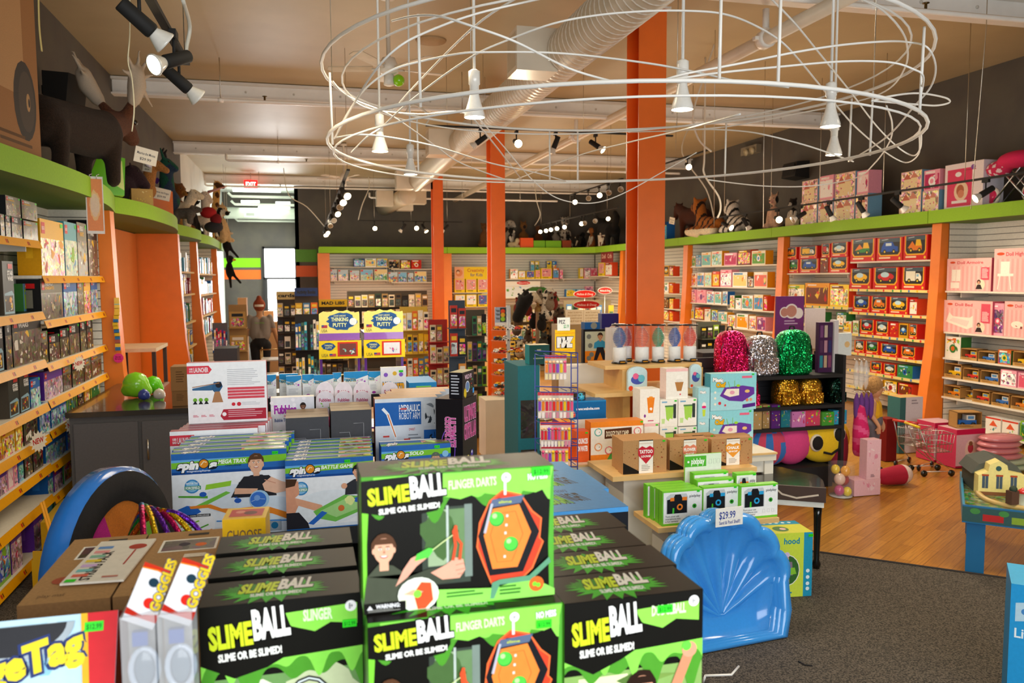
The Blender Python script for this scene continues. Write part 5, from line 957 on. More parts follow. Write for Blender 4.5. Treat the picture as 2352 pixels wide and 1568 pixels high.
for z,r_,tz,ph,nm in((2.70,RR,0,0,.0085),(3.07,RR+.02,0,0,.0085),(2.67,RR-.03,.03,1.2,.005),(3.05,RR-.08,.05,2.2,.005)):
    mb=MB();mb.tube([tuple(V(p)-O3)for p in circ(z,r_,tz,ph)[:-1]],nm,'#f2eee6','paint',8,closed=True);mb.obj('ring',t)
for px,py in((1652,190),(1787,197),(764,332),(961,400),(1263,417),(1327,417),(1665,405),(1950,368),(1998,357),(2112,262),(966,246)):
    q=at(px,py,Z=2.7)-O3;mb=MB();mb.tube([tuple(q),(q.x*1.005,q.y*1.005,.37)],.0065,'#f2eee6','paint',7);mb.obj('upright_rod',t)
# looping strands weave between the two rings; heights run between 2.66 and 3.1 m
def loop(zs,pts,r=.0045):
    n=len(pts)-1;m=len(zs)-1;out=[]
    for k,(px,py)in enumerate(pts):q=k/n*m;i_=min(int(q),m-1);out.append(at(px,py,Z=zs[i_]+(zs[i_+1]-zs[i_])*(q-i_)))
    strand(out,r)
for zs,pts in(((2.7,3.07),((771,314),(818,229),(868,154),(921,104),(986,71),(1093,32),(1246,-4))),
    ((2.7,2.95,2.95,2.72),((768,318),(800,257),(843,200),(900,161),(971,140),(1057,123),(1111,120),(1236,120),(1343,127),(1500,147),(1609,168),(1703,188),(1812,200))),
    ((2.7,2.95,3.07,3.07,2.9,2.7),((807,350),(843,314),(879,290),(929,243),(1010,180),(1093,125),(1164,93),(1271,54),(1379,34),(1500,25),(1609,26),(1670,34),(1725,54),(1783,87),(1826,127),(1895,210),(1924,246),(1971,297),(2036,351),(2080,373),(2109,355),(2112,308))),
    ((2.9,3.08),((905,252),(950,200),(1086,64),(1196,-10))),((3.07,2.72),((900,48),(950,37),(1007,37),(1075,57),(1182,95),(1307,157),(1414,189))),
    ((3.07,2.9,2.68),((764,186),(786,211),(821,232),(900,266),(1000,335),(1060,375),(1171,416))),((2.7,2.7),((771,316),(825,309),(900,316),(1004,337),(1129,375),(1229,396),(1307,418))),
    ((2.7,2.85,3.05,2.9,2.7),((1514,188),(1572,170),(1703,145),(1826,120),(1935,103),(2036,95),(2087,97),(2130,109),(2149,152),(2138,199),(2098,246),(2036,315),(1949,371))),
    ((2.7,2.9,2.8),((1514,187),(1645,168),(1783,154),(1935,141),(2043,143),(2098,159),(2121,178),(2112,232))),((3.08,3.05,2.8,2.7),((1768,-6),(1826,54),(1877,116),(1953,210),(2014,290),(2065,340),(2098,357),(2114,340),(2116,304))),
    ((3.07,3.05),((1975,-4),(2025,22),(2065,62),(2083,101),(2080,152),(2043,203),(1971,232),(1830,261),(1674,290),(1525,302))),((3.05,2.7),((1443,303),(1525,301),(1616,297),(1703,301),(1768,312),(1862,337),(1960,371))),
    ((2.9,2.75,2.66),((2036,243),(2049,283),(2043,326),(2007,377),(1964,409),(1862,427),(1754,427),(1627,413))),((2.85,2.66),((1175,416),(1320,360),(1443,327),(1560,300),(1700,262))),((3.0,2.7),((800,222),(850,250),(960,262),(1060,258),(1110,300),(1200,415))),
    ((2.75,2.9,2.75),((2002,232),(2043,221),(2109,214),(2170,224),(2181,235),(2152,242),(2109,240),(2007,232)))):loop(zs,pts)
strand([at(px,py,Y=Y)for px,py,Y in((1100,272,5.0),(1160,340,5.2),(1220,410,5.4),(1270,450,5.5),(1320,465,5.5),(1376,464,5.5),(1440,440,5.5),(1530,390,5.4),(1600,350,5.2))],.0036)
for a_ in(-2.3,-1.2,-.1,.9,1.9,2.9):
    mb=MB();x,y=RR*math.cos(a_),RR*math.sin(a_);mb.tube([(x,y,.37),(x,y,ZC-2.7-.002)],.003,'#d0c8b8','metal',4);mb.obj('hanger_wire',t)
for i,(px,py,lb)in enumerate(((1090,270,'white cone pendant lamp before the duct'),(1567,252,'white cone pendant lamp right of the near column'),(1907,291,'upper of the two white cone pendants at the right of the ring'),(873,348,'white cone pendant lamp at the left of the ring'),(943,401,'lowest left and farthest white cone pendant lamp'),(1915,356,'lower of the two white cone pendants at the right of the ring'))):
    p=at(px,py,Z=2.76);t2=thing('pendant_lamp',lb,'pendant lamp',p,0,'white pendant lamps in the ring chandelier')
    mb=MB();mb.tube([(0,0,.22),(0,0,ZC-2.76-.002)],.0075,'#eeeae2','paint',7);mb.obj('cord',t2)
    mb=MB();mb.lathe([(.022,.115),(.0225,.15),(.028,.155),(.028,.215),(.012,.225)],(0,0,0),'#f2eee6','plastic',16);mb.obj('socket',t2)
    mb=MB();mb.lathe([(.049,0),(.05,.012),(.043,.035),(.030,.075),(.022,.11),(.021,.12)],(0,0,0),'#f4f1ea','plastic',20,cap=False);mb.lathe([(.046,.003),(.044,.012)],(0,0,0),'#ffe9c0','bulb',20);mb.obj('bulb',t2)
# wires and cords from the ceiling
for i,(px,p0,p1,Y,lb)in enumerate(((2265,65,480,6.2,'thin wire hanging in front of the doll box'),(1755,293,520,9,'thin wire crossing the dark right wall'),(1642,120,520,8,'thin wire before the tiger cub'))):
    q,q2=at(px,p0,Y=Y),at(px-35 if i==0 else px-2,p1,Y=Y);mb=MB();mb.tube([(q2.x,Y,q2.z),(q.x,Y,min(q.z,ZC-.01)),(q.x,Y,ZC-.003)],.0035,'#d8d0c0','metal',4);tag(mb.obj('hanging_wire'),lb,'wire')
mb=MB();mb.tube(smooth([tuple(at(px,py,Y=3.6))for px,py in((298,-20),(298,80),(294,140),(303,180),(308,250),(303,302))],5),.0028,'#d8c8a0','paint',5);tag(mb.obj('loose_wire'),'thin wavy cord dangling before the moose head','cord')
mb=MB();mb.tube(smooth([tuple(at(px,py,Y=3.9))for px,py in((88,-20),(90,60),(96,118))],5),.004,'#b8a060','paint',5);tag(mb.obj('loose_wire'),'short cord dangling over the kraft carton','cord')
mb=MB();mb.tube(smooth([tuple(at(px,py,Y=8.5))for px,py in((1655,60),(1615,180),(1592,265),(1605,320),(1634,348))],5),.011,'#e0d8c8','paint',6);tag(mb.obj('flexible_conduit'),'white bent conduit hanging right of the near column','conduit')
mb=MB();mb.tube(smooth([(at(1618,300,Y=9.0).x,9.0,4.595)]+[tuple(at(px,py,Y=9.0))for px,py in((1618,352),(1618,400),(1650,450),(1655,480),(1648,500))],5),.011,'#e0d8c8','paint',6);tag(mb.obj('flexible_conduit'),'white conduit dropping to the right wall track','conduit')
# ---------------------------------------------------------------- near tables: green and black slime toy boxes
def drip(a,x0,x1,y0,amp,col,seed,n=60,top=1.0,f=5):
    R=random.Random(seed);ph=[R.uniform(0,6)for _ in range(4)];pts=[]
    for k in range(n+1):
        t=k/n;v=.5+.25*math.sin(t*f*6.28+ph[0])+.25*math.sin(t*f*2.7*3.1+ph[1]);pts.append((x0+(x1-x0)*t,y0-amp*max(0,v)**2.2))
    return a.poly([(x1,top),(x0,top)]+pts,col)
def splat(a,cx,cy,rx,ry,col,seed,n=44):
    R=random.Random(seed);return a.poly([(cx+rx*(.75 if k%2 else R.uniform(.8,1.15))*math.cos(2*PI*k/n),cy+ry*(.7 if k%2 else R.uniform(.8,1.3))*math.sin(2*PI*k/n))for k in range(n)],col)
SG,SB,SY='#7bd23c','#12110d','#cfe02a'
def logo(a,x,y,k,w1=.2,sub=True):
    a.text('SLIME',x,y,.115*k,SY,w=w1*k,off=.05,rot=.07,out='#0b0a08',oo=.05);a.text('BALL',x+w1*k*1.04,y+.035*k,.15*k,'#fbfbf6',w=w1*.86*k,off=.05,rot=.07,out='#0b0a08',oo=.05)
    if sub:a.text('SLIME OR BE SLIMED!',x+.05*k,y-.07*k,.038*k,'#f4f4ec',w=w1*1.5*k,off=.05,rot=.05)
def topprint(mb,w,d,z):
    a=tart(mb,w,d,z);splat(a,.45,.45,.36,.42,'#43b52a',3);splat(a,.3,.6,.2,.2,'#2f8a1e',5)
    a.text('SLIME',.22,.42,.36,SY,w=.24,off=.05,out='#0b0a08',sh=.15);a.text('BALL',.47,.46,.40,'#f6f0e4',w=.22,off=.05,out='#0b0a08',sh=.15);a.text('SLIME OR BE SLIMED!',.30,.22,.12,'#f4f4ec',w=.32,off=.04)
def darts_art(a):
    a.rect(0,0,1,1,SB);a.rect(.30,.16,.55,.74,'#3c463c');a.rect(.33,.3,.43,.72,'#9ab08a');a.rect(.44,.3,.52,.72,'#6a8a5c');a.ell(.39,.55,.025,'#4a6a3a',.035,wob=.3);a.rect(.425,.2,.437,.75,'#b8c4bc');a.rect(.52,.2,.56,.75,'#7a8a80')
    drip(a,0,1,.84,.22,'#4f9a2e',1,top=1,f=3);drip(a,.06,1,.86,.15,'#8adf52',4,top=.99,f=4);a.poly([(0,0),(.018,0),(.022,.5),(.035,.8),(0,.9)],SG);a.poly([(1,0),(.975,0),(.97,.4),(.985,.9),(1,1)],'#57a838')
    a.poly([(0,.97),(.41,1),(.41,.78),(.38,.72),(.2,.68),(.0,.74)],SB);a.poly([(.41,.97),(.95,.99),(.985,.84),(.9,.80),(.8,.83),(.7,.8),(.6,.83),(.5,.79),(.41,.82)],'#8ee052')
    logo(a,.035,.79,1.0,.205);a.text('FLINGER DARTS',.44,.87,.062,'#e4f8cc',w=.25,off=.03,rot=.03);a.ell(.742,.93,.0075,'#ffffff');a.text('8+',.735,.915,.03,'#333333',w=.016)
    a.text('NO MESS',.86,.90,.045,'#ffffff',w=.105,off=.05,out='#101010',rot=.05)
    # the hanging dart target
    o=[(.655,.76),(.72,.83),(.82,.79),(.88,.66),(.93,.60),(.92,.45),(.94,.42),(.88,.22),(.80,.12),(.66,.13),(.62,.28),(.585,.42),(.60,.60)]
    a.poly(o,'#e0452a');a.line(o,.003,'#f2703a',True);a.poly([(.65,.74),(.70,.78),(.83,.76),(.92,.50),(.83,.20),(.65,.19),(.59,.50)],'#1c1c20');a.poly([(.67,.70),(.81,.72),(.875,.50),(.80,.24),(.665,.24),(.62,.50)],'#f5893a');a.line([(.69,.66),(.79,.67),(.83,.49),(.77,.29),(.69,.29),(.655,.5)],.001,'#d8602a',True)
    a.poly([(.655,.71),(.665,.77),(.84,.79),(.82,.73)],'#5a6a86');a.line([(.625,.52),(.665,.74)],.004,'#b8b8c4');a.line([(.735,.80),(.735,.90)],.004,'#f0f0f0');a.text('slime',.70,.738,.02,SY,w=.07)
    for x,y in((.69,.62),(.765,.42)):a.ell(x,y,.0118,'#2f9a3e');a.ell(x-.002,y+.006,.0108,'#54c848');a.ell(x-.012,y+.025,.004,'#b8f098')
    for x,y in((.745,.64),(.74,.57),(.735,.51),(.73,.33)):a.rect(x-.006,y-.01,x+.006,y+.01,'#f4e8dc')
    # the boy with the flinger
    a.poly([(0,.07),(.02,.27),(.08,.36),(.15,.34),(.22,.26),(.32,.20),(.33,.27),(.25,.12),(.2,.02),(0,.02)],'#4a5040');a.poly([(.18,.22),(.33,.29),(.46,.28),(.46,.18),(.3,.16),(.16,.1)],'#42483a')
    a.poly([(.16,.18),(.2,.3),(.24,.38),(.3,.42),(.32,.37),(.27,.32),(.22,.24)],'#e8a890');a.poly([(.34,.26),(.42,.31),(.47,.36),(.51,.34),(.52,.26),(.49,.2),(.4,.2)],'#eaa88e');a.line([(.47,.3),(.515,.31)],.0012,'#c8806a');a.line([(.47,.26),(.52,.27)],.0012,'#c8806a');a.line([(.48,.23),(.51,.235)],.0012,'#c8806a')
    a.face(.105,.46,.021,'#e8b090','#5a3a26');a.poly([(.26,.36),(.33,.38),(.36,.44),(.33,.45),(.27,.41)],'#5ad04a');a.line([(.35,.43),(.40,.48),(.455,.53)],.0016,'#d8e8a0')
    a.line([(.455,.34),(.47,.45),(.46,.56),(.475,.6)],.0045,'#d8502e');a.line([(.49,.34),(.50,.46),(.48,.50),(.47,.60)],.0045,'#e4562e')
    # lower band and inset
    a.poly([(.37,0),(1,0),(1,.05),(.9,.13),(.8,.14),(.68,.1),(.37,.13)],'#8fdc5c');a.lines(.42,.05,.62,.1,2,'#3a7a2a',.5);a.lines(.7,.03,.82,.11,3,'#3a7a2a',.5);a.poly([(.65,.02),(.66,.14),(.7,.16),(.86,.17),(.97,.3),(.98,.26),(.87,.13),(.7,.12),(.67,.02)],'#5f9a78');a.ell(.9,.1,.012,'#d86a2a');a.ell(.89,.1,.0035,'#7ae03a');a.ell(.91,.09,.0035,'#7ae03a')
    a.ell(.275,.11,.031,'#f4f8e8',.0265);a.ell(.275,.11,.0285,'#e8eccc',.024);a.poly([(.27,.0),(.25,.12),(.29,.2),(.34,.19),(.35,.06),(.31,0)],'#e0552e');a.poly([(.2,.12),(.25,.15),(.3,.13),(.27,.1)],'#e8b090');a.ell(.27,.115,.006,'#8ae04a')
    a.rect(0,0,.21,.075,SB);a.text('WARNING:',.06,.035,.028,'#e8e8e8',w=.12,off=.04);a.poly([(.015,.03),(.045,.03),(.03,.06)],'#e8e8e8');a.lines(.02,.005,.19,.028,2,'#9a9a92',.4)
def slime_box(w,h,d,art,sideg=True):
    mb=MB();mb.box(-w/2,0,0,w/2,d,h,(SB,SB,'#3f7a26','#3a8a2a','#17130e',SB));topprint(mb,w,d,h);art(fart(mb,w,h))
    a=rart(mb,w,d,h);a.poly([(0,0),(.5,0),(.4,.4),(.6,.8),(.2,1),(0,1)],'#6ac43a');a=lart(mb,w,d,h);a.rect(0,0,1,1,'#26481a');a.poly([(1,0),(.5,0),(.6,.4),(.4,.8),(.8,1),(1,1)],'#6ac43a');return mb
x0,x1,zt=aty(829,1.19,1.71),aty(1271,1.19,1.71),at(829,1096,Y=1.19).z
wD=x1-x0;hD=zt-1.502;cxD=(x0+x1)/2
m_d=slime_box(wD,hD,.10,darts_art).mesh('game_box')
def addbox(me,loc,lab,grp,rz=0,nm='game_box',cat='boxed toy',stick=None):
    o=bpy.data.objects.new(nm,me);COL.objects.link(o);o.location=loc;o.rotation_euler=(0,0,rz);tag(o,lab,cat,grp)
    if stick:sticker(o,*stick)
    return o
addbox(m_d,(cxD,1.19,1.502),'uppermost green and black dart game box, its whole front in view','slime dart game boxes',stick=(.127,.205 if hD>.21 else hD-.008,.03,.014))
addbox(m_d,(cxD+.003,1.155,1.501-hD),'second green and black dart game box, cut off by the frame bottom','slime dart game boxes',stick=(.118,hD-.03,.024,.012))
addbox(m_d,(cxD,1.175,1.500-2*hD),'lowest green and black dart game box under the other two','slime dart game boxes')
def slinger_art(a):
    a.rect(0,0,1,1,SB);a.rect(0,0,1,.62,'#6f9a5a');a.rect(.5,.1,1,.5,'#d8dcc0');a.ell(.75,.5,.05,'#c8d4a8',wob=.3);a.ell(.35,.5,.03,'#e8ecd0',wob=.3);drip(a,0,1,.66,.2,'#4f9a2e',7,top=.82,f=3);drip(a,0,1,.7,.13,'#8adf52',9,top=.8,f=4);a.poly([(0,1),(1,1),(1,.72),(.5,.7),(.4,.66),(.2,.62),(0,.7)],SB)
    a.poly([(.52,.93),(.97,.95),(.97,.84),(.8,.86),(.7,.82),(.55,.86)],'#8ee052');logo(a,.06,.78,.95,.27);a.text('SLINGER',.63,.88,.055,'#e4f8cc',w=.18,off=.04);a.ell(.93,.935,.009,'#ffffff');a.text('8+',.917,.92,.03,'#333333',w=.026)
    a.face(.2,.2,.03,'#c88a5c','#17110d','#3a5a3a',sd=2);hoop=[(.52+.27*.5+.16*math.cos(q/16*2*PI),.38+.2*math.sin(q/16*2*PI))for q in range(16)];a.line(hoop,.008,'#15181c',True);a.line(hoop,.003,'#d8e4e4',True);a.rect(.55,.02,.6,.2,'#15181c');a.poly([(.8,.05),(1,.1),(1,.22),(.84,.2)],'#1c2430');a.ell(.92,.08,.012,'#e8b090')
def chest_art(a):
    a.rect(0,0,1,1,SB);a.rect(0,0,1,.62,'#8ab060');a.rect(.1,.15,.45,.6,'#e8ecb8');a.bits(.02,.05,.98,.6,14,['#5a7a3a','#7a9a4a','#c8d890','#4a5a2a'],3,(.15,.4));a.rect(.55,.1,.62,.55,'#5a4a30');drip(a,0,1,.66,.2,'#4f9a2e',12,top=.82,f=3);drip(a,0,1,.7,.12,'#8adf52',13,top=.8,f=4);a.poly([(0,1),(1,1),(1,.74),(.5,.72),(.4,.68),(.2,.62),(0,.7)],SB)
    a.poly([(.5,.93),(.97,.95),(.97,.84),(.8,.86),(.7,.82),(.55,.86)],'#8ee052');logo(a,.06,.78,.95,.27);a.text('DODGEBALL',.62,.89,.05,'#e4f8cc',w=.25,off=.04);a.ell(.93,.945,.009,'#ffffff');a.text('8+',.917,.93,.03,'#333333',w=.026)
    a.poly([(.02,0),(.25,.22),(.45,.36),(.62,.36),(.72,.28),(.74,.05),(.7,0)],'#7a6a64');a.poly([(.7,.3),(.84,.5),(.93,.66),(.87,.7),(.76,.5),(.64,.36)],'#d8906c');a.ell(.9,.69,.013,'#e8a080');a.ell(.88,.71,.008,'#6ad84a');a.face(.55,.5,.03,'#e0a080','#2c1c14',sd=4)
    a.rect(.38,.02,.68,.3,'#2a3a26');a.ell(.55,.14,.025,'#74d83a');a.ell(.55,.14,.015,'#2a8a2a');a.ell(.56,.15,.007,'#c8f060')
wR=aty(1614,1.15,1.5)-aty(1296,1.15,1.5);xR=(aty(1614,1.15,1.5)+aty(1296,1.15,1.5))/2
m_r=slime_box(wR,.31,.108,chest_art).mesh('game_box')
for k in range(4):addbox(m_r,(xR+.008*(k%2),1.15+k*.112,1.19),'%s of four green and black boxes at the right, counting from the front'%ORD[k],'right row of slime game boxes',stick=(.05,.285,.026,.013)if k==0 else None)
for k in range(4):addbox(m_r,(xR,1.155+k*.112,.878),'green and black box under the right row, %s from the front'%ORD[k],'lower right slime game boxes')
wL=aty(830,1.28,1.5)-aty(456,1.28,1.5);xL=(aty(830,1.28,1.5)+aty(456,1.28,1.5))/2
m_l=slime_box(wL,.31,.10,slinger_art).mesh('game_box')
for k in range(3):addbox(m_l,(xL,1.28+k*.125,1.19),'%s of three green and black boxes at the left, counting from the front'%ORD[k],'left row of slime game boxes',stick=(wL*.42,.262,.022,.012)if k==0 else None)
for k in range(3):addbox(m_l,(xL,1.285+k*.125,.878),'green and black box under the left row, %s from the front'%ORD[k],'lower left slime game boxes')
# near display table
t=thing('display_table','low-lit table carrying the slime game boxes at the bottom of the frame','table',(-.12,.95,0))
mb=MB();mb.box(-.75,0,.85,.9,1.15,.875,'#c8a878','laminate');mb.obj('tabletop',t)
for x,y in((-.7,.05),(.85,.05),(-.7,1.08),(.85,1.08)):mb=MB();mb.box(x-.03,y-.03,.006,x+.03,y+.03,.85,'#e8e2d4','paint');mb.obj('leg',t)
# kraft play boxes with the sticker pack
z1=1.42
xa,xm,xb=at(38,1392,Z=z1).x,at(240,1397,Z=z1).x,at(240,1397,Z=z1).x+.175;ya=at(38,1392,Z=z1).y
for i,(p,q,lb)in enumerate(((xa,xm-.002,'left kraft play set box under the white string pack'),(xm+.002,xb,'right kraft play set box behind the goggle packs'))):
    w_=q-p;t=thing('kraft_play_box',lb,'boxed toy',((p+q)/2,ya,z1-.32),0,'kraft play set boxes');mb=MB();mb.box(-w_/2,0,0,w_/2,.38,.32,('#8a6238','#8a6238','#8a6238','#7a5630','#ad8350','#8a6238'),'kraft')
    a=fart(mb,w_,.32);a.mat='kraft';a.text('TABLE TOP PLAY',.1,.86,.05,'#3a2614',w=.8,off=.03)
    a=tart(mb,w_,.38,.32);a.mat='kraft';a.text('play mat',.15,.08,.04,'#7a5a34',w=.3);a.rect(.22,.62,.9,.84,'#f4efe2');a.rect(.25,.64,.87,.82,'#4a3a34','busy');a.ell(.7,.72,.012,'#e8702a');a.ell(.5,.74,.012,'#3a3040');a.rect(.5,.90,.75,.94,'#2a241e');a.text('home',.5,.9,.03,'#2a1a10',w=.2,off=.03);a.ell(.3,.3,.02,'#a84a2a',.02);a.rect(.55,.22,.9,.28,'#d8c8a8');a.rect(.55,.5,.8,.56,'#e8ddc8')
    mb.obj('carton',t)
mb=MB();z2=z1+.004;P4=[at(135,1347,Z=z2),at(282,1337,Z=z2),at(327,1240,Z=z2),at(262,1244,Z=z2)]
P4=[at(137,1345,Z=z2),at(284,1335,Z=z2),at(326,1241,Z=z2),at(224,1248,Z=z2)]
o_=P4[0];u_=(P4[1]-P4[0]);v_=(P4[3]-P4[0]);w_=u_.length;u_.normalize();v_=(v_-u_*v_.dot(u_));h_=v_.length;v_.normalize();T=Matrix.Translation(o_)
for zz in(0,):mb.add([o_,o_+u_*w_,o_+u_*w_+v_*h_,o_+v_*h_]+[p+V((0,0,.004))for p in(o_,o_+u_*w_,o_+u_*w_+v_*h_,o_+v_*h_)],[(3,2,1,0),(4,5,6,7),(0,1,5,4),(1,2,6,5),(2,3,7,6),(3,0,4,7)],'#f0e9da')
a=Art(mb,o_+V((0,0,.0042)),u_,v_,w_,h_);a.text('STRING PACK',.42,.04,.075,'#2a2622',w=None,rot=PI/2,off=.03);a.ell(.78,.8,.018,'#b8382a',.017);a.rect(.77,.35,.8,.72,'#b8382a')
for k,c in enumerate(('#e8705a','#7ac8c8','#d8b8e8','#f2d84a','#8ac4a8','#f2a0a0','#6a9ad8')):a.rect(.08,.12+k*.11,.34,.18+k*.11,c)
a.rect(.05,.01,.22,.07,'#35dc2c');a.lines(.6,.03,.95,.1,1,'#c87a6a');tag(mb.obj('string_pack'),'white string pack card lying on the kraft play boxes','stationery pack')
# goggle packs
for i,(q0,q1,q2,q3,lb)in enumerate((((333,1290),(397,1312),(357,1432),(285,1408),'left pair of goggles in a red and white topped pack'),((420,1280),(482,1300),(442,1425),(370,1402),'right pair of goggles in a red and white topped pack'))):
    Yq=1.17;A=[at(*q,Y=Yq)for q in(q3,q2,q1,q0)];A[2].y+=.07;A[3].y+=.07
    A[2]=at(*q1,Y=Yq+.06);A[3]=at(*q0,Y=Yq+.06)
    t=thing('goggle_pack',lb,'boxed toy',A[0],0,'goggle packs');mb=MB();O_=A[0];nrm=(A[1]-A[0]).cross(A[3]-A[0]).normalized();bk=-nrm*.02 if nrm.y<0 else nrm*.02
    F=[p-O_ for p in A];mb.add(F+[p+bk for p in F],[(0,1,2,3),(7,6,5,4),(0,4,5,1),(1,5,6,2),(2,6,7,3),(3,7,4,0)],'#e8eaf0','print')
    u_=(F[1]-F[0]);v_=(F[3]-F[0]);w_,h_=u_.length,v_.length;u_.normalize();v_.normalize();a=Art(mb,F[0],u_,v_,w_,h_);a.n=-bk.normalized();a.z=.0006
    a.poly([(0,0),(1,0),(1,.16),(.5,.06),(0,.12)],'#b8281a');a.poly([(0,1),(1,1),(1,.88),(.5,.93),(0,.9)],'#c8341e');a.line([(0,.89),(.5,.92),(1,.87)],.002,'#f28a1e');a.ell(.6,.3,.008,'#d82a1e');a.ell(.5,.68,.007,'#1e3a4a');a.text('GOGGLES',.95,.2,.16,'#e8c82a',rot=PI/2,off=.05,out='#2a3a6a');mb.obj('header_card',t)
    mb=MB();mb.box(F[0].x-.005,-.005,F[0].z-.20,F[1].x-.0,.045,F[0].z-.004,'#e8f0f0','film');mb.obj('clear_shell',t)
    mb=MB();cxm=(F[0].x+F[1].x)/2;mb.tube([(cxm+.018*math.cos(k*2*PI/16),.018,F[0].z-.09+.03*math.sin(k*2*PI/16))for k in range(16)],.0045,'#a8b4c4','plastic',6,closed=True);mb.ball((cxm,.022,F[0].z-.09),(.016,.006,.027),'#6a7a8a','plastic');mb.cbox((cxm-.004,.02,F[0].z-.045),(.02,.01,.02),'#1e4a9a','plastic');mb.ball((cxm-.014,.014,F[0].z-.13),.007,'#6ad03a','plastic');mb.obj('goggles',t)
    mb=MB();mb.box(F[0].x-.004,.046,F[0].z-.20,F[1].x,.05,F[0].z,'#4a4a4e','matte');mb.obj('back_card',t)
# tag game box leaning back at the lower left
t=thing('tag_game_box','blue, red and yellow tag game box at the bottom left corner','boxed toy',(at(270,1407,Z=1.5).x-.3,at(270,1407,Z=1.5).y-.15,1.15),0);t.rotation_euler=(-.42,0,0)
mb=MB();w_,h_=.6,.385;mb.box(-.3,0,0,.3,.07,h_,('#bfe0f0','#222222','#222222','#8a1a1a','#8a2a2a','#222222'));a=fart(mb,w_,h_);
for k in range(40):a.ell((k*.137)%.95+.02,(k*.291)%.95+.02,.012,'#d8eef8' if k%2 else '#8fc8e8',n=6)
a.poly([(.9,0),(1,0),(1,1),(.93,1),(.955,.5)],'#d8202a');a.poly([(.885,0),(.90,0),(.955,.5),(.93,1),(.915,1),(.94,.5)],'#f2b81e');a.ell(.76,.975,.085,'#a8b4bc',.05,a0=PI,a1=2*PI);a.ell(.76,.975,.075,'#2c2c30',.042,a0=PI,a1=2*PI)
a.text('DodgeTag',.575,.70,.10,'#f2dc2a',w=.365,rot=.27,off=.05,out='#26366e',oo=.07,sh=.1);a.lines(.5,.2,.88,.28,1,'#5a7a9a');mb.obj('carton',t);sticker(t,.268,h_-.02,.026,.014)
# choose your shot box on its kraft riser
xc=(aty(515,1.76,1.45)+aty(606,1.76,1.45))/2
mb=MB();mb.box(-.07,0,0,.09,.13,.48,'#7a5a34','kraft');tag(mb.obj('kraft_carton',None,(xc,1.76,.876)),'kraft carton hidden under the small yellow box','box')
w_=.088;mb=MB();mb.box(-w_/2,0,0,w_/2,.085,.135,('#f4bf1e','#f4bf1e','#e8622a','#f4bf1e','#f6c62a','#f4bf1e'));a=fart(mb,w_,.135);a.text('CHOOSE',.1,.66,.16,'#7a5a44',w=.8,off=.01);a.text('YOUR SHOT',.08,.47,.12,'#7a5a44',w=.84,off=.01);a.text('AND LET IT FLY!',.1,.30,.09,'#7a5a44',w=.8);a.lines(.1,.05,.8,.2,2,'#8a6a44');a=lart(mb,w_,.085,.135);a.lines(.2,.3,.9,.8,3,'#f4a07a',.6);a=tart(mb,w_,.085,.135);a.rect(.12,.2,.9,.85,'#c8342a');a.ell(.6,.5,.014,'#6a2018');a.ell(.35,.6,.01,'#e8907a')
tag(mb.obj('shot_game_box',None,(xc,1.77,1.358),-.06),'small yellow and orange box lettered CHOOSE YOUR SHOT','boxed toy')
# ---------------------------------------------------------------- tiered black stand with spinning ball and science kits
BKC='#151517'
t=thing('tiered_stand','black tiered display stand under the science and bubble toys','display stand',(.2,2.86,0))
tiers=[(-.72,.52,0,.56,1.115),(-.55,.52,.62,.95,1.28),(-.45,.45,.96,1.25,1.44)]
for x0,x1,y0,y1,z in tiers:
    mb=MB();mb.box(x0,y0-.03,z-.03,x1,y1,z,BKC,'matte');mb.box(x0,y0-.035,z-.04,x1,y0-.03,z+.02,BKC,'matte');mb.obj('shelf_tier',t)
mb=MB();mb.box(-.72,.55,.01,.52,.6,1.08,BKC,'matte');mb.box(-.72,.0,.86,.52,.55,.88,BKC,'matte');mb.obj('back_panel',t)
for x in(-.54,.5):
    for y in(0,1.2):mb=MB();mb.box(x-.015,y-.015,.006,x+.015,y+.015,1.08 if y==0 else 1.4,BKC,'matte');mb.obj('post',t)
def spin_base(a,title,tw):
    a.rect(0,0,1,1,'#f2f6fa');a.rect(0,.0,1,.12,'#e4ecf4');a.rect(0,.76,1,1,'#2a6ab8');a.rect(0,.90,1,.93,'#6ab0e8');a.poly([(0,.83),(1,.86),(1,.94),(0,.90)],'#7fc832');a.rect(0,.76,1,.79,'#174a94')
    a.text('spin',.05,.82,.09,'#ffffff',w=.17,off=.06,sh=.25,out='#101828',oo=.06);a.text('s',.325,.82,.09,'#ffffff',w=.05,off=.06,sh=.25,out='#101828',oo=.06);a.ell(.275,.875,.017,'#101828');a.ell(.275,.875,.0145,'#e8942a');a.line([(.25,.86),(.275,.9),(.30,.89)],.003,'#fff0c8');a.text('magnetospheres',.13,.785,.022,'#e8f0f8',w=.2);a.text(title,.40,.865,.045,'#f4fff0',w=tw,off=.04,sh=.2)
    a.ell(.17,.62,.024,'#3a8ac8');a.ell(.17,.62,.019,'#8cc4e8');a.text('MASTER THE',.12,.645,.02,'#ffffff',w=.1);a.rect(.105,.58,.245,.625,'#58a080');a.text('FORCEFIELD',.115,.588,.028,'#ffffff',w=.12,off=.03)
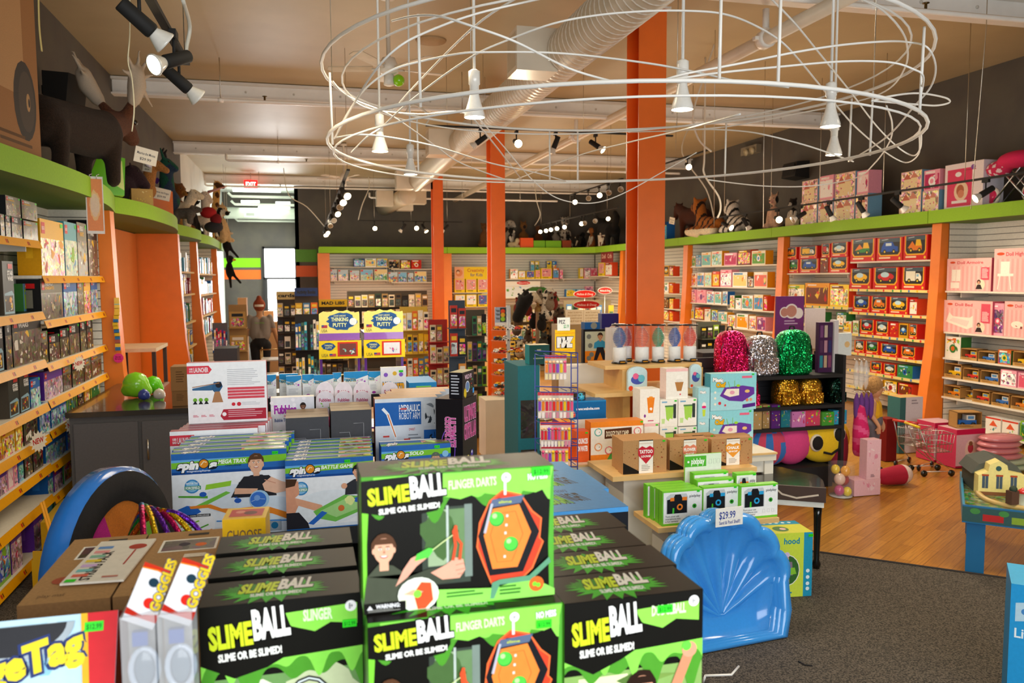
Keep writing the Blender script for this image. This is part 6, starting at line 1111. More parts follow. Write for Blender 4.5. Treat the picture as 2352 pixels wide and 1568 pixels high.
def mega_art(a):
    spin_base(a,'MEGA TRAX',.24);a.text('CHALLENGE',.46,.83,.02,'#1c4a1c',w=.14);a.ell(.5,.45,.09,'#dfeaf4',.05);a.ell(.82,.28,.12,'#dceaf6',.05)
    a.poly([(.28,.57),(.5,.6),(.51,.66),(.29,.63)],'#9ad43a');a.poly([(.05,.5),(.3,.47),(.3,.5),(.05,.52)],'#5fae3a');a.poly([(.14,.36),(.2,.34),(.5,.52),(.46,.54)],'#7ac84a');
    for x,y in((.26,.52),(.55,.48),(.56,.42)):a.cog=a.ell(x,y,.012,'#2a5fc0',.009,n=9)
    a.poly([(.04,.36),(.12,.40),(.2,.38),(.24,.32),(.18,.28),(.06,.30)],'#2a6ac8');a.poly([(.14,.39),(.32,.40),(.42,.34),(.55,.33),(.72,.34),(.84,.32),(1,.24),(1,.16),(.86,.24),(.7,.28),(.5,.26),(.38,.32),(.3,.36),(.15,.36)],'#ef8c2e')
    a.face(.73,.83,.031,'#e8b494','#6a4a30','#2a2a30',sd=1);a.poly([(.5,.46),(.56,.6),(.62,.7),(.84,.7),(.9,.62),(.8,.5)],'#2a2b31');a.face(.73,.85,.030,'#e8b494','#5a3c26',sd=1);a.poly([(.53,.5),(.72,.49),(.74,.55),(.54,.57)],'#e8b494');a.poly([(.78,.6),(.86,.68),(.95,.62),(1,.6),(1,.5),(.9,.48),(.8,.52)],'#efbfa2');a.line([(.8,.65),(.9,.6)],.003,'#d89a80')
    a.ell(.75,.42,.033,'#a8d0ee');a.ell(.74,.42,.027,'#3f78d4');a.line([(.68,.40),(.74,.43),(.8,.42)],.0015,'#bcd8f4');a.ell(.73,.44,.01,'#7aa8e8')
    a.poly([(0,0),(.34,0),(.36,.22),(.33,.27),(0,.27)],'#ffffff');a.rect(.02,.265,.32,.295,'#1c1c20');a.text('BUILD YOUR OWN CHALLENGE!',.03,.272,.016,'#ffffff',w=.28)
    for k,(x,y,x2,y2,c)in enumerate(((.06,.16,.15,.19,'#5fae3a'),(.13,.18,.22,.22,'#8ac83a'),(.06,.1,.2,.17,'#8ac83a'),(.18,.11,.3,.17,'#5fae3a'),(.02,.1,.06,.12,'#2a7ac0'),(.22,.06,.33,.11,'#e88a3a'))):a.line([(x,y),(x2,y2)],.005,c)
    for x,y in((.07,.05),(.15,.07)):a.ell(x,y,.011,'#2a7ac0',.008,n=10)
    a.rect(.72,.04,.94,.17,'#9aa4ac');a.ell(.78,.1,.012,'#3a9a6a');a.ell(.88,.1,.012,'#1f6a94');a.line([(.37,.2),(1,.15)],.004,'#3a8ad8')
def battle_art(a):
    spin_base(a,'BATTLE GAME',.36);a.ell(.5,.35,.12,'#e8f0f6',.06);a.poly([(0,.74),(.14,.72),(.15,.55),(.1,.5),(.14,.4),(.1,.3),(0,.3)],'#e0a080');a.poly([(0,.3),(.14,.3),(.24,.15),(.26,.06),(0,.06)],'#26262e');a.poly([(0,.76),(.13,.75),(.1,.66),(0,.64)],'#4a3222')
    a.poly([(.1,.5),(.3,.42),(.4,.38),(.42,.32),(.34,.3),(.12,.4)],'#e6aa88');a.poly([(.3,.3),(.66,.5),(.95,.44),(.88,.28),(.55,.14),(.36,.2)],'#74c454');a.poly([(.38,.3),(.66,.44),(.88,.41),(.82,.3),(.56,.2)],'#a8dc8a');a.poly([(.24,.14),(.4,.3),(.46,.27),(.3,.12)],'#2a6ac8');a.ell(.62,.32,.011,'#d8743a');a.ell(.8,.42,.009,'#2f6ac8');a.ell(.72,.42,.016,'#e8f4a0',wob=.2)
    a.face(.82,.8,.022,'#e0a684','#241a16','#34363c',sd=3);a.ell(.66,.62,.01,'#e6aa88');a.ell(.9,.58,.012,'#e6aa88')
    a.rect(0,0,1,.07,'#6ab83a');a.rect(0,.065,1,.08,'#2a6ab8');a.lines(.03,.01,.7,.05,1,'#1f5a1c');a.rect(.9,0,1,.14,'#174a84')
def solo_art(a):spin_base(a,'SOLO',.2);a.face(.78,.8,.02,'#e0a684','#5a6a5a','#30343c',sd=3);a.ell(.92,.86,.012,'#8cc4e8')
def spin_top(mb,w,d,z):
    a=tart(mb,w,d,z);a.rect(0,0,1,1,'#3a6ab0');a.rect(.0,.1,1,.42,'#7fb83a');a.text('spin',.08,.2,.5,'#f0f0f0',w=.14,off=.05,sh=.3,out='#222a38');a.rect(.6,.3,.98,.75,'#c8a878','busy');a.rect(0,.85,1,1,'#dfe6ee')
def kit(w,h,d,art,cols,top=None):
    mb=MB();mb.box(-w/2,0,0,w/2,d,h,cols);art(fart(mb,w,h))
    if top:top(mb,w,d,h)
    return mb.mesh('kit_box')
def pxbox(p0,p1,Y,z):a,b=aty(p0,Y,z),aty(p1,Y,z);return(a+b)/2,b-a
cx,w_=pxbox(391,655,2.88,1.3);h_=at(500,1038,Y=2.88).z-1.116;me=kit(w_,h_,.062,mega_art,('#f2f6fa','#2a6ab8','#2a6ab8','#2a6ab8','#3a6ab0','#2a6ab8'),spin_top)
for k in range(5):addbox(me,(cx+(.006,0,.012,.02,.03)[k],2.88+k*.066,1.116),'%s blue spinning ball track box from the front, left stack'%ORD[k],'upright track toy boxes',nm='track_toy_box',stick=(w_*.4,h_-.012,.02,.01)if k==0 else None)
cx,w_=pxbox(656,858,2.84,1.3);h_=at(700,1056,Y=2.84).z-1.116;me=kit(w_,h_,.058,battle_art,('#f2f6fa','#2a6ab8','#2a6ab8','#2a6ab8','#3a6ab0','#2a6ab8'),spin_top)
for k in range(6):addbox(me,(cx+.004*k,2.84+k*.061,1.116),'%s blue battle game box from the front, middle stack'%ORD[k],'upright battle game boxes',nm='battle_game_box',stick=(w_*.2,h_-.012,.02,.01)if k==0 else None)
cx,w_=pxbox(876,1035,2.95,1.35);h_=at(950,1022,Y=2.95).z-1.116;me=kit(w_,h_,.1,solo_art,('#f2f6fa','#2a6ab8','#2a6ab8','#2a6ab8','#3a6ab0','#2a6ab8'),spin_top)
addbox(me,(cx,2.95,1.116),'blue solo box standing before the hydraulic robot arm kit',None,nm='solo_game_box',stick=(w_*.3,h_-.01,.02,.01))
def launcher_art(a):
    a.rect(0,0,1,1,'#fbfbfb');a.poly([(0,.82),(.27,.82),(.31,.885),(.27,.95),(0,.95)],'#e23a4a');a.text('RUBBER',.03,.885,.03,'#ffffff',w=.045);a.text('BAND',.03,.845,.03,'#ffffff',w=.045);a.text('LAUNCHER',.085,.845,.075,'#ffffff',w=.18,off=.02)
    a.lines(.5,.6,.94,.88,9,'#c8c8cc',.35,3);
    for k in range(4):a.rect(.5,.39+k*.05,.97,.43+k*.05,'#e0505e')
    a.poly([(.06,.58),(.32,.64),(.34,.58),(.3,.54),(.06,.55)],'#3a6a94');a.poly([(.3,.56),(.33,.68),(.42,.68),(.44,.6),(.4,.52),(.34,.5)],'#2f5f8a');a.ell(.39,.63,.012,'#1c1c26');a.poly([(.34,.52),(.40,.52),(.44,.34),(.3,.34)],'#b8845a');a.line([(.06,.6),(.4,.66)],.003,'#a8744a')
    for k in range(3):a.ell(.09+.07*k,.39,.008,'#7ab83a',n=10);a.poly([(.06+.07*k,.32),(.12+.07*k,.32),(.09+.07*k,.38)],'#1c1c1c')
    a.poly([(.4,.11),(.44,.04),(.985,.04),(.985,.22),(.44,.22)],'#b82a3e');a.ell(.45,.14,.008,'#ffffff');a.lines(.5,.07,.96,.2,4,'#e8b0b8',.4);a.ell(.57,.3,.007,'#d82a3a');a.ell(.64,.3,.008,'#d82a3a');a.lines(.68,.27,.92,.33,3,'#d0d0d4',.4)
    for k in range(3):a.lines(.06+.1*k,.1,.13+.1*k,.14,2,'#d86a7a',.5)
cx,w_=pxbox(430,612,3.36,1.6);zb,ztp=1.432,at(500,832,Y=3.36).z;me=kit(w_,ztp-zb,.05,launcher_art,('#fbfbfb','#fbfbfb','#b82a3e','#b82a3e','#a83040','#ffffff'));addbox(me,(cx,3.36,zb),'white and red launcher box standing tall above its row',None,nm='launcher_kit_box')
me2=kit(w_*1.06,.30,.045,launcher_art,('#fbfbfb','#fbfbfb','#b82a3e','#b82a3e','#b04654','#ffffff'))
for k in range(5):addbox(me2,(cx-.02+(-.02 if k==0 else .006*k),3.215+k*.048,1.13),'%s white and red launcher box from the front, lower row'%ORD[k],'lower launcher kit boxes',nm='launcher_kit_box')
def racer_art(a):
    a.rect(0,0,1,1,'#4a4a4e');a.poly([(.15,.3),(.3,.55),(.5,.6),(.8,.3),(.95,.2),(.8,.12),(.4,.1)],'#26262c');a.poly([(.3,.5),(.45,.55),(.6,.35),(.5,.3)],'#7a3a52');a.poly([(.5,.35),(.75,.15),(.9,.18),(.6,.42)],'#6aa8a8');a.line([(.2,.75),(.45,.75),(.5,.6)],.0012,'#b8b8bc');a.line([(.55,.85),(.8,.85),(.8,.6)],.0012,'#b8b8bc');[a.ell(x,y,.014,'#1a1a1e')for x,y in((.2,.3),(.42,.2),(.8,.2))];a.ell(.2,.3,.008,'#a84a5a')
for c,(p0,p1)in enumerate(((657,757),(762,856))):
    cx,w_=pxbox(p0,p1,3.2,1.35);h_=at(700,962 if c==0 else 950,Y=3.2).z-1.13;me=kit(w_,h_,.07,racer_art,('#4a4a4e','#333333','#2a2a2e','#2a2a2e','#8a7454','#222222'))  # gold-brown tops: a golden reflection put into the box colour
    for k in range(3):addbox(me,(cx,3.235+k*.073,1.13),'dark grey racer box, %s column, %s from the front'%(('left','right')[c],ORD[k]),'dark racer kit boxes',nm='racer_kit_box')
mb=MB();mb.box(-.5,0,0,.5,.29,.016,BKC,'matte');tag(mb.obj('riser_board',None,(.2,3.19,1.1155)),'black riser board under the racer kit boxes','display riser')
def robot_art(a):
    a.rect(0,0,1,1,'#dfe3e8');a.rect(.0,.72,.73,.96,'#1f62b0');a.text('HYDRAULIC',.38,.86,.07,'#ffffff',w=.33,off=.02);a.text('ROBOT ARM',.38,.78,.07,'#ffffff',w=.33,off=.0);a.line([(.12,.9),(.2,.84),(.32,.6),(.3,.42),(.38,.3),(.4,.16)],.012,'#f2f4f6');a.line([(.2,.84),(.32,.6)],.004,'#e87a2a');a.line([(.3,.44),(.42,.26)],.004,'#2a5fa8');a.poly([(.2,.14),(.3,.22),(.5,.22),(.56,.12),(.42,.05),(.26,.07)],'#2c2f36')
    for k in range(4):a.line([(.32+k*.05,.08),(.34+k*.05,.17)],.003,'#e8ecf0')
    a.text('OWIKIT',.53,.66,.025,'#c83a3a',w=.1);a.lines(.52,.1,.73,.62,16,'#8a9098',.35);[a.rect(x,y,x+.1,y+.018,'#d8504a')for x,y in((.12,.6),(.12,.42),(.1,.3),(.45,.56),(.4,.88),(.12,.16))]
    a.rect(.77,.7,.97,.96,'#e8ecf0');a.bits(.79,.72,.95,.94,8,['#8a9098','#3a4048'],3,(.1,.2));a.rect(.77,.4,.97,.66,'#2a6ab8');a.bits(.79,.42,.95,.64,6,['#c8d4e0','#1a2a3a'],4,(.1,.2));a.rect(.77,.08,.97,.36,'#1c2128');a.bits(.79,.1,.95,.34,6,['#c8d4e0','#e8702a'],5,(.1,.2))
cx,w_=pxbox(862,1006,3.22,1.4);h_=at(930,914,Y=3.22).z-1.132;me=kit(w_,h_,.07,robot_art,('#dfe3e8','#cccccc','#b03040','#c8ccd2','#b89a80','#cccccc'))
for k in range(4):addbox(me,(cx+.03*k,3.22+k*.073,1.132),'hydraulic robot arm kit box, %s from the front'%ORD[k],'robot arm kit boxes',nm='robot_kit_box')
def crys_f(a):
    a.rect(0,0,1,1,'#231f22');a.text('ULTIMATE',.12,.8,.12,'#c84a86',w=.8,off=.05,out='#f4a8d8',oo=.03);a.text('CRYSTAL LAB',.1,.64,.12,'#c84a86',w=.82,off=.05,out='#f4a8d8',oo=.03);a.ell(.5,.3,.06,'#4a3a30',.045)
    for x,y,c in((.35,.45,'#e8d83a'),(.62,.48,'#5a4ab8'),(.5,.38,'#4ac05a'),(.3,.3,'#e8623a'),(.7,.34,'#e0508a')):a.ell(x,y,.013,c,n=7);a.ell(x-.01,y+.01,.006,'#ffffff',n=5)
    a.rect(0,0,1,.1,'#d88a3a');[a.ell(.4+.15*k,.14,.006,'#e8e0d0')for k in range(4)]
def crys_s(a):
    a.rect(0,0,1,1,'#1c191c');a.ell(.45,.55,.03,'#8a5ad8',.075);a.ell(.45,.55,.027,'#17121a',.071);a.text('ULTIMATE',.50,.83,.06,'#d85aa0',w=1.0,rot=-PI/2,off=.04,out='#f4b8dc');a.text('CRYSTAL LAB',.36,.84,.05,'#d85aa0',w=1.05,rot=-PI/2,off=.04,out='#f4b8dc');a.text('LIGHT UP',.5,.1,.035,'#e8d84a',w=.4,off=.03);a.text('BASE!',.6,.05,.035,'#e8d84a',w=.3,off=.03);a.ell(.7,.22,.01,'#5a6ac8')
cp=at(1062,918,Y=2.98);hC=cp.z-1.116;mb=MB();mb.box(0,0,0,.15,.11,hC,('#231f22','#231f22','#1c191c','#231f22','#4a3a34','#222222'));crys_f(fart(mb,.15,hC,x=0));b=Art(mb,(0,.11,0),(0,-1,0),(0,0,1),.11,hC);crys_s(b)
tag(mb.obj('crystal_lab_box',None,(cp.x,2.98,1.116),1.0),'black box with pink lettering and glowing crystals, corner toward the camera','boxed toy')
cp2=at(1062,856,Y=2.99);zz=cp.z+.001;hW=cp2.z-zz;mb=MB();mb.box(0,0,0,.12,.055,hW,('#2a2526','#222222','#1a181c','#222222','#b8b088','#222222'));a=fart(mb,.12,hW,x=0);a.text('WILD FX',.2,.72,.16,'#f2c8d8',w=.6,off=.03);a.ell(.42,.42,.022,'#e8e8f0');a.ell(.42,.42,.018,'#6a8ab8');a.bits(.55,.2,.95,.7,8,['#e0508a','#d83a2a','#3ab85a'],2,(.1,.2));splat(a,.2,.2,.14,.2,'#e8c42a',2);a.rect(.85,.1,.99,.3,'#3a9ae0');b=Art(mb,(0,.055,0),(0,-1,0),(0,0,1),.055,hW);b.lines(.15,.1,.8,.9,7,'#c8c8d0',.4)
tag(mb.obj('slime_science_box',None,(cp2.x,2.99,zz),1.0),'small black splattered box on top of the crystal box','boxed toy')
# bubble toys and putty bags on the upper tiers
def fub(a):
    a.rect(0,0,1,1,'#e8eaf2');[a.ell((k*.171)%1,(k*.317)%1,.008,'#f8f8ff',n=8)for k in range(24)];a.text('Fubbles',.08,.7,.15,'#a83ab0',w=.5,off=.05,out='#ffffff');a.text('no-spill',.3,.63,.05,'#d83a4a',w=.2);a.text('Bubble Tumbler Minis',.08,.54,.06,'#2a4a8a',w=.6,off=.02);a.face(.74,.82,.014,'#7a4a30','#1c120e','#c83a9a');a.ell(.88,.66,.016,'#ffffff');a.text('25',.84,.63,.08,'#c83a6a',w=.08,off=.04)
    for x,y,c in((.1,.25,'#f2c11e'),(.22,.32,'#3ab84a'),(.25,.2,'#a83ad0'),(.35,.22,'#e8502a'),(.15,.1,'#58c83a'),(.32,.08,'#f24a9a')):a.ell(x,y,.012,c)
cx,w_=pxbox(622,722,3.5,1.45);h_=at(670,912,Y=3.5).z-1.281;addbox(kit(w_,h_,.05,fub,('#e8eaf2','#cccccc','#b8b8c8','#b8b8c8','#dddddd','#cccccc')),(cx,3.5,1.281),'white and purple bubble tumbler box beside the racer kits',None,nm='bubble_toy_box')
for c,(px,col)in enumerate(((747,'#f2468f'),(790,'#4fb4e8'),(833,'#5ad03a'),(897,'#f29a3a'))):
    for k in range(2):
        Yk=3.56+k*.05;cx,_=pxbox(px-20,px+20,Yk,1.45);zt_=at(px,899 if k==0 else 888,Y=3.56).z
        t=thing('bubble_pack','%s domed bubble pack, %s row, %s from left'%(('pink','light blue','green','orange')[c],('front','rear')[k],ORD[c]),'bubble toy',(cx,Yk,1.281),0,'domed bubble packs')
        H=zt_-1.281+.012*k;mb=MB();mb.prism([(.039*math.cos(q/12*PI),H-.045+.045*math.sin(q/12*PI))for q in range(13)]+[(-.039,0),(.039,0)],.02,.026,'#efe6ec','print');a=Art(mb,(-.035,.0198,0),(1,0,0),(0,0,1),.07,H);a.text('Fubbles',.15,.8,.06,'#b83a6a',w=.7,off=.03);a.bits(.1,.6,.9,.78,4,['#7ac83a','#4ab4e8'],c,(.1,.2));mb.obj('card',t)
        mb=MB();mb.ball((0,.008,H*.42),(.026,.014,.028),col,'plastic');mb.ball((0,.006,H*.6),(.010,.008,.012),'#f2a03a' if c==1 else '#8a3ad0','plastic');mb.obj('tumbler',t)
def bag_art(a,k):
    a.rect(0,0,1,1,'#eef2f6');a.poly([(0,.78),(.5,.70),(1,.84),(1,1),(0,1)],'#1f8fd0');a.poly([(0,.76),(.45,.68),(.4,.62),(0,.66)],'#4ab4e8');a.text('MATTR',.08,.62,.1,'#2f7aa0',w=.42,off=.06,out='#f2d83a');a.bits(.5,.5,.92,.7,7,['#a83ac0','#d87ac8'],k,(.08,.18));a.lines(.15,.2,.8,.45,6,'#c8ccd4',.4,k);a.ell(.45,.1,.009,'#a83ab0',.006)
for i,(p0,p1,py,Yk,lb)in enumerate(((612,634,858,3.86,'leftmost'),(641,684,857,3.93,'second'),(657,692,862,3.86,'third'),(694,722,860,3.90,'fourth'),(720,766,862,3.86,'fifth'),(764,784,858,3.91,'sixth'),(790,846,857,3.86,'seventh and widest'),(846,873,858,3.91,'eighth'))):
    cx,w_=pxbox(p0,p1,Yk,1.55);h_=at(700,py,Y=Yk).z-1.441;mb=MB();t_=.03;mb.add([(-w_/2,0,.0),(w_/2,0,0),(w_/2,t_*.2,h_),(-w_/2,t_*.2,h_),(-w_/2,t_,0),(w_/2,t_,0),(w_/2,t_*.4,h_),(-w_/2,t_*.4,h_)],[(0,1,2,3),(5,4,7,6),(4,0,3,7),(1,5,6,2),(3,2,6,7),(4,5,1,0)],'#dfe6ec','plastic')
    a=Art(mb,(-w_/2,-.001,0),(1,0,0),V((0,t_*.2,h_)).normalized(),w_,h_);bag_art(a,i);tag(mb.obj('putty_bag',None,(cx,Yk,1.441),(.1,-.1,.05)[i%3]),'%s blue-topped putty bag in the row on the black shelf'%lb,'bag','putty bags on the black shelf')
cx,w_=pxbox(873,931,3.86,1.6);h_=at(900,842,Y=3.86).z-1.281;mb=MB();mb.box(-w_/2,0,0,w_/2,.03,h_,'#f0eef0','plastic');a=fart(mb,w_,h_);a.text('MAD',.08,.62,.13,'#f2a81e',w=.38,off=.07,out='#2a8ac0');a.text('MATTR',.42,.60,.13,'#f2a81e',w=.52,off=.07,out='#2a8ac0');a.ell(.5,.38,.022,'#f29a2a');a.ell(.5,.38,.011,'#7a3ab8');[a.ell(x,y,.01,c)for x,y,c in((.2,.88,'#8a5ac8'),(.8,.88,'#8a5ac8'),(.55,.9,'#e8b83a'),(.82,.2,'#8a5ac8'),(.2,.2,'#4ab4e8'))];a.lines(.2,.08,.8,.2,3,'#a83ab0')
o=tag(mb.obj('putty_bag',None,(cx,3.84,1.281)),'tall white putty pouch with orange lettering at the right end','bag');sticker(o,w_*.3,h_-.02,.02,.01)
# thinking putty stands
for i,(p0,p1)in enumerate(((733,826),(836,926))):
    Yp=4.9;cx,w_=pxbox(p0,p1,Yp,1.7);zt_,zs,zb_,zc_=at(780,712,Y=Yp).z,at(780,765,Y=Yp).z,at(780,781,Y=Yp).z,at(780,823,Y=Yp).z
    t=thing('putty_stand',('left','right')[i]+' yellow and purple putty display stand with a scalloped header','display stand',(cx,Yp,0),0,'yellow putty display stands')
    mb=MB();hh=zt_-zs;pts=[(-w_/2,zs),(w_/2,zs),(w_/2,zs+hh*.82)]+[(w_/2*(1-k/10*2)*.98,zs+hh*(.88+.10*math.sin(k/10*PI)+.045*math.cos(k*2.1)))for k in range(11)]+[(-w_/2,zs+hh*.82)];mb.prism(pts,0,.008,'#f6e27a','print');a=Art(mb,(-w_/2,-.0005,zs),(1,0,0),(0,0,1),w_,hh);a.ell(.56,.52,w_*.36,'#2a5a94',hh*.36,wob=.14,n=26,sd=6);a.ell(.55,.5,w_*.3,'#24508a',hh*.3,wob=.12,sd=3);a.text('THINKING',.30,.52,.16,'#e8eca8',w=.42,off=.03);a.text('PUTTY',.34,.28,.16,'#e8eca8',w=.34,off=.03);a.text("CRAZY AARON'S",.36,.72,.07,'#e8eca8',w=.3);a.ell(.84,.5,.022,'#e8ecf0');a.text('USA',.06,.06,.12,'#8a7a3a',w=.14);a.rect(.06,.24,.2,.36,'#b83a4a');a.rect(.06,.3,.12,.36,'#3a4a8a');mb.obj('header_sign',t)
    mb=MB();mb.box(-w_/2,0,zb_,w_/2,.3,zs,'#8a4ab0','plastic');mb.box(-w_/2,.01,.006,-w_/2+.015,.3,zb_,'#6a2f92','plastic');mb.box(w_/2-.015,.01,.006,w_/2,.3,zb_,'#6a2f92','plastic')
    for z in(1.37,1.1,.8,.5,.2):mb.box(-w_/2+.016,.01,z-.01,w_/2-.016,.3,z,'#6a2f92','plastic')
    mb.obj('frame',t)
    mb=MB();hh=zb_-zc_;mb.box(-w_/2-.004,-.012,zc_,w_/2+.008,-.002,zb_-.002,'#f7d31e','print');a=Art(mb,(-w_/2,-.0125,zc_),(1,0,0),(0,0,1),w_,hh);a.ell(.22,.68,w_*.16,'#24508a',hh*.2,wob=.15);a.text('THINKING',.12,.68,.1,'#e8eca8',w=.2);a.text('PUTTY',.14,.54,.1,'#e8eca8',w=.16);a.rect(.44,.12,.94,.9,'#d8361e');a.rect(.49,.2,.9,.82,'#7a4038' if i==0 else '#e8e4e8');a.bits(.52,.22,.88,.55,10,['#8ac4b8','#e05a8a','#3a6ab8','#d8e0e0'],i,(.15,.3));a.text('USA',.05,.12,.16,'#8a7a3a',w=.16);a.rect(.24,.14,.4,.28,'#c84a4a');a.rect(.24,.2,.31,.28,'#3a4a8a');mb.obj('banner',t)
    for k in range(3):
        x=-w_/2+.05+k*(w_-.1)/2;mb=MB();mb.lathe([(.03,0),(.03,.045),(.032,.05)],(0,0,0),'#b89a3a' if i==0 else '#5a6a7a','metal' if i==0 else 'plastic',14);a=Art(mb,(-.02,-.031,.01),(1,0,0),(0,0,1),.04,.03);a.text("AARON'S",.05,.3,.3,'#3a2a10' if i==0 else '#e8e8e8',w=.9);o=mb.obj('putty_tin',None,(cx+x,Yp+.05,1.371));tag(o,'%s putty tin, %s in the %s yellow stand'%(('gold','grey')[i],ORD[k],('left','right')[i]),'tin','putty tins in the yellow stands')
# snap circuit boxes under the front tier
for k,(p0,p1,py0,py1)in enumerate(((626,808,1198,1226),(634,802,1232,1250))):
    Ys=2.86+.01*k;z0_,z1_=(1.012,1.07)if k==0 else(.95,1.008);cx,w_=pxbox(p0,p1,Ys,1.04);mb=MB();mb.box(-w_/2,0,0,w_/2,.3,z1_-z0_,'#efe9df');a=fart(mb,w_,z1_-z0_);a.text('Snap Circuits Beginner',.24,.55,.32,'#b8242a',w=.72,off=.05);a.text('Have fun learning about electronics',.3,.2,.18,'#5a3a3a',w=.6);a.ell(.12,.5,.02,'#6a5a8a',.009);a.ell(.12,.5,.013,'#c83a4a',.004)
    tag(mb.obj('circuit_kit_box',None,(cx,Ys,z0_)),('upper','lower')[k]+' cream circuit kit box lying flat under the blue boxes','boxed toy','circuit kit boxes')
mb=MB();mb.box(-.13,0,0,.13,.3,.065,'#ddd8d0');tag(mb.obj('circuit_kit_box',None,(pxbox(640,800,2.87,1)[0],2.88,.8805)),'pale carton under the two circuit kit boxes','boxed toy','circuit kit boxes')
mb=MB();mb.box(-.2,0,0,.2,.25,.14,('#2a2224','#222222','#222222','#222222','#8fa4b0','#222222'));a=fart(mb,.4,.14);a.text('Snap Cir',.3,.5,.3,'#a8202a',w=.5,off=.05);tag(mb.obj('circuit_kit_box',None,(-.33,2.9,.8805)),'dark circuit kit box beside the round play disc','boxed toy','circuit kit boxes')
# play disc and tinsel hoops
t=thing('play_disc','large round disc with blue edge, black rim and magenta and green centre','play disc',(-.53,2.42,1.19),0);ax=V((.94,-.33,.05)).normalized()
mb=MB();mb.lathe([(.27,-.035),(.285,-.03),(.285,.02),(.27,.03)],(0,0,0),'#2a7ad0','plastic',48,axis=ax,cap=False);mb.obj('blue_edge',t)
mb=MB();mb.lathe([(.275,.022),(.27,.034),(.19,.03),(.185,.0)],(0,0,0),'#16110f','cloth',48,axis=ax,cap=False);mb.obj('black_rim',t)
mb=MB();q=V((0,0,1)).rotation_difference(ax).to_matrix()
for k in range(6):
    vs=[q@V((0,0,.018))]+[q@V((.19*math.cos((k+j/6)*PI/3),.19*math.sin((k+j/6)*PI/3),.018))for j in range(7)];mb.add(vs,[tuple([0]+list(range(1,8)))],['#c81a8a','#8ac83a','#d87a1e','#c81a8a','#8ac83a','#c81a8a'][k],'cloth')
mb.obj('coloured_centre',t)
TC=['#c81a6a','#1e8ad0','#e8c41e','#2ab84a','#6a2ab8','#e86a1e']
M['foil']=attr_mat('foil_tape',.2,metal=.85,bump=.6,bscale=90)
for k in range(6):
    t=None;mb=MB();r_=.26;rot=-1.25+.2*k;c,s=math.cos(rot),math.sin(rot);N=72;cen=V((-.415+.014*k,2.2-.012*k,1.16));pts=[(r_*.9*c*math.sin(2*PI*j/N)*.6,r_*.9*s*math.sin(2*PI*j/N),r_*math.cos(2*PI*j/N))for j in range(N)]
    for j in range(N):mb.tube([pts[j],pts[(j+1)%N]],.0075,TC[(j//9+k*2)%6],'foil',6,cap=False)
    tag(mb.obj('hula_hoop',None,cen),'tinsel-wrapped hula hoop, %s from left in the hanging bunch'%ORD[k],'hula hoop','tinsel hula hoops hanging by the play disc')
# ---------------------------------------------------------------- compact builder: a package whose front fills a rectangle of the view at depth Y
KS=1.32
def fr(p0,y0,p1,y1,Y,z=None):
    Y=Y*KS;zt_=at((p0+p1)/2,y0,Y=Y).z;zb_=at((p0+p1)/2,y1,Y=Y).z if z is None else z;a,b=aty(p0,Y,(zt_+zb_)/2),aty(p1,Y,(zt_+zb_)/2);return(a+b)/2,b-a,zb_,zt_-zb_
def bx(nm,lab,cat,r,Y,d,col,art=None,g=None,z=None,mat='print',rz=0,st=None,side=None,top=None):
    cx,w_,zb_,h_=fr(*r,Y,z);d=d*KS;mb=MB();mb.box(-w_/2,0,0,w_/2,d,h_,(col,col,side or col,side or col,top or col,col),mat)
    if art:art(fart(mb,w_,h_))
    o=tag(mb.obj(nm,None,(cx,Y*KS,zb_),rz),lab,cat,g)
    if st:sticker(o,w_*(st-.5),h_-.012,.018,.01)
    return o
# ---- stepped display right of the centre
TB=.741;CR='#ece4d0';WD='#e0b878'
t=thing('display_table','cream table with wooden edges under the dog camp and ice cream boxes','table',(0,0,0));X1=aty(1745,5.3,.74);X0=aty(1287,5.1,.74);mb=MB();mb.box(X0,5.08,TB-.06,X1,6.3,TB,CR,'paint');mb.box(X0,5.065,TB-.013,X1,5.08,TB,WD,'laminate');mb.obj('tabletop',t)
for x,y in((X0+.02,5.1),(X0+.36,5.1),(X0+.02,6.2),(X1-.08,6.2),(X1-.08,5.1)):mb=MB();mb.box(x,y,.006,x+.07,y+.07,TB-.06,'#f2ecdc','paint');mb.obj('leg',t)
mb=MB();mb.box(X0+.05,5.12,TB-.15,X1-.05,5.14,TB-.06,'#efe8d8','paint');mb.obj('apron',t)
t=thing('display_step','wooden step carrying the kraft craft boxes','display stand',(0,0,0));X0=aty(1405,4.6,.78);X1=aty(1735,4.6,.78);mb=MB();mb.box(X0,4.58,.745,X1,5.04,.775,WD,'laminate');mb.obj('step_board',t);mb=MB();mb.box(X0+.12,4.7,.006,X1-.06,5.02,.745,'#efe8d8','paint');mb.obj('base',t)
t=thing('display_step','lower wooden step carrying the toy camera boxes','display stand',(0,0,0));X0=aty(1512,4.2,.56);X1=aty(1790,4.2,.56);ZP=.56;mb=MB();mb.box(X0,4.2,ZP-.03,X1,4.56,ZP-.001,WD,'laminate');mb.obj('step_board',t);mb=MB();mb.box(X0+.12,4.32,.006,X1-.14,4.55,ZP-.03,'#efe8d8','paint');mb.obj('base',t)
t=thing('display_shelf','pale wooden tiered shelf holding the striped light tubes','shelf unit',(0,0,0))
for(p0,p1,py,Y0,Y1,nm)in((1390,1612,840,5.87,6.27,'shelf_board'),(1367,1640,903,5.68,6.26,'shelf_board')):
    z=at(1400,py,Y=Y0).z;a,b=aty(p0,Y0,z),aty(p1,Y0,z);mb=MB();mb.box(a,Y0,z-.03,b,Y1,z,WD,'laminate');mb.obj(nm,t)
zt1,zt2=at(1400,840,Y=5.87).z,at(1400,903,Y=5.68).z
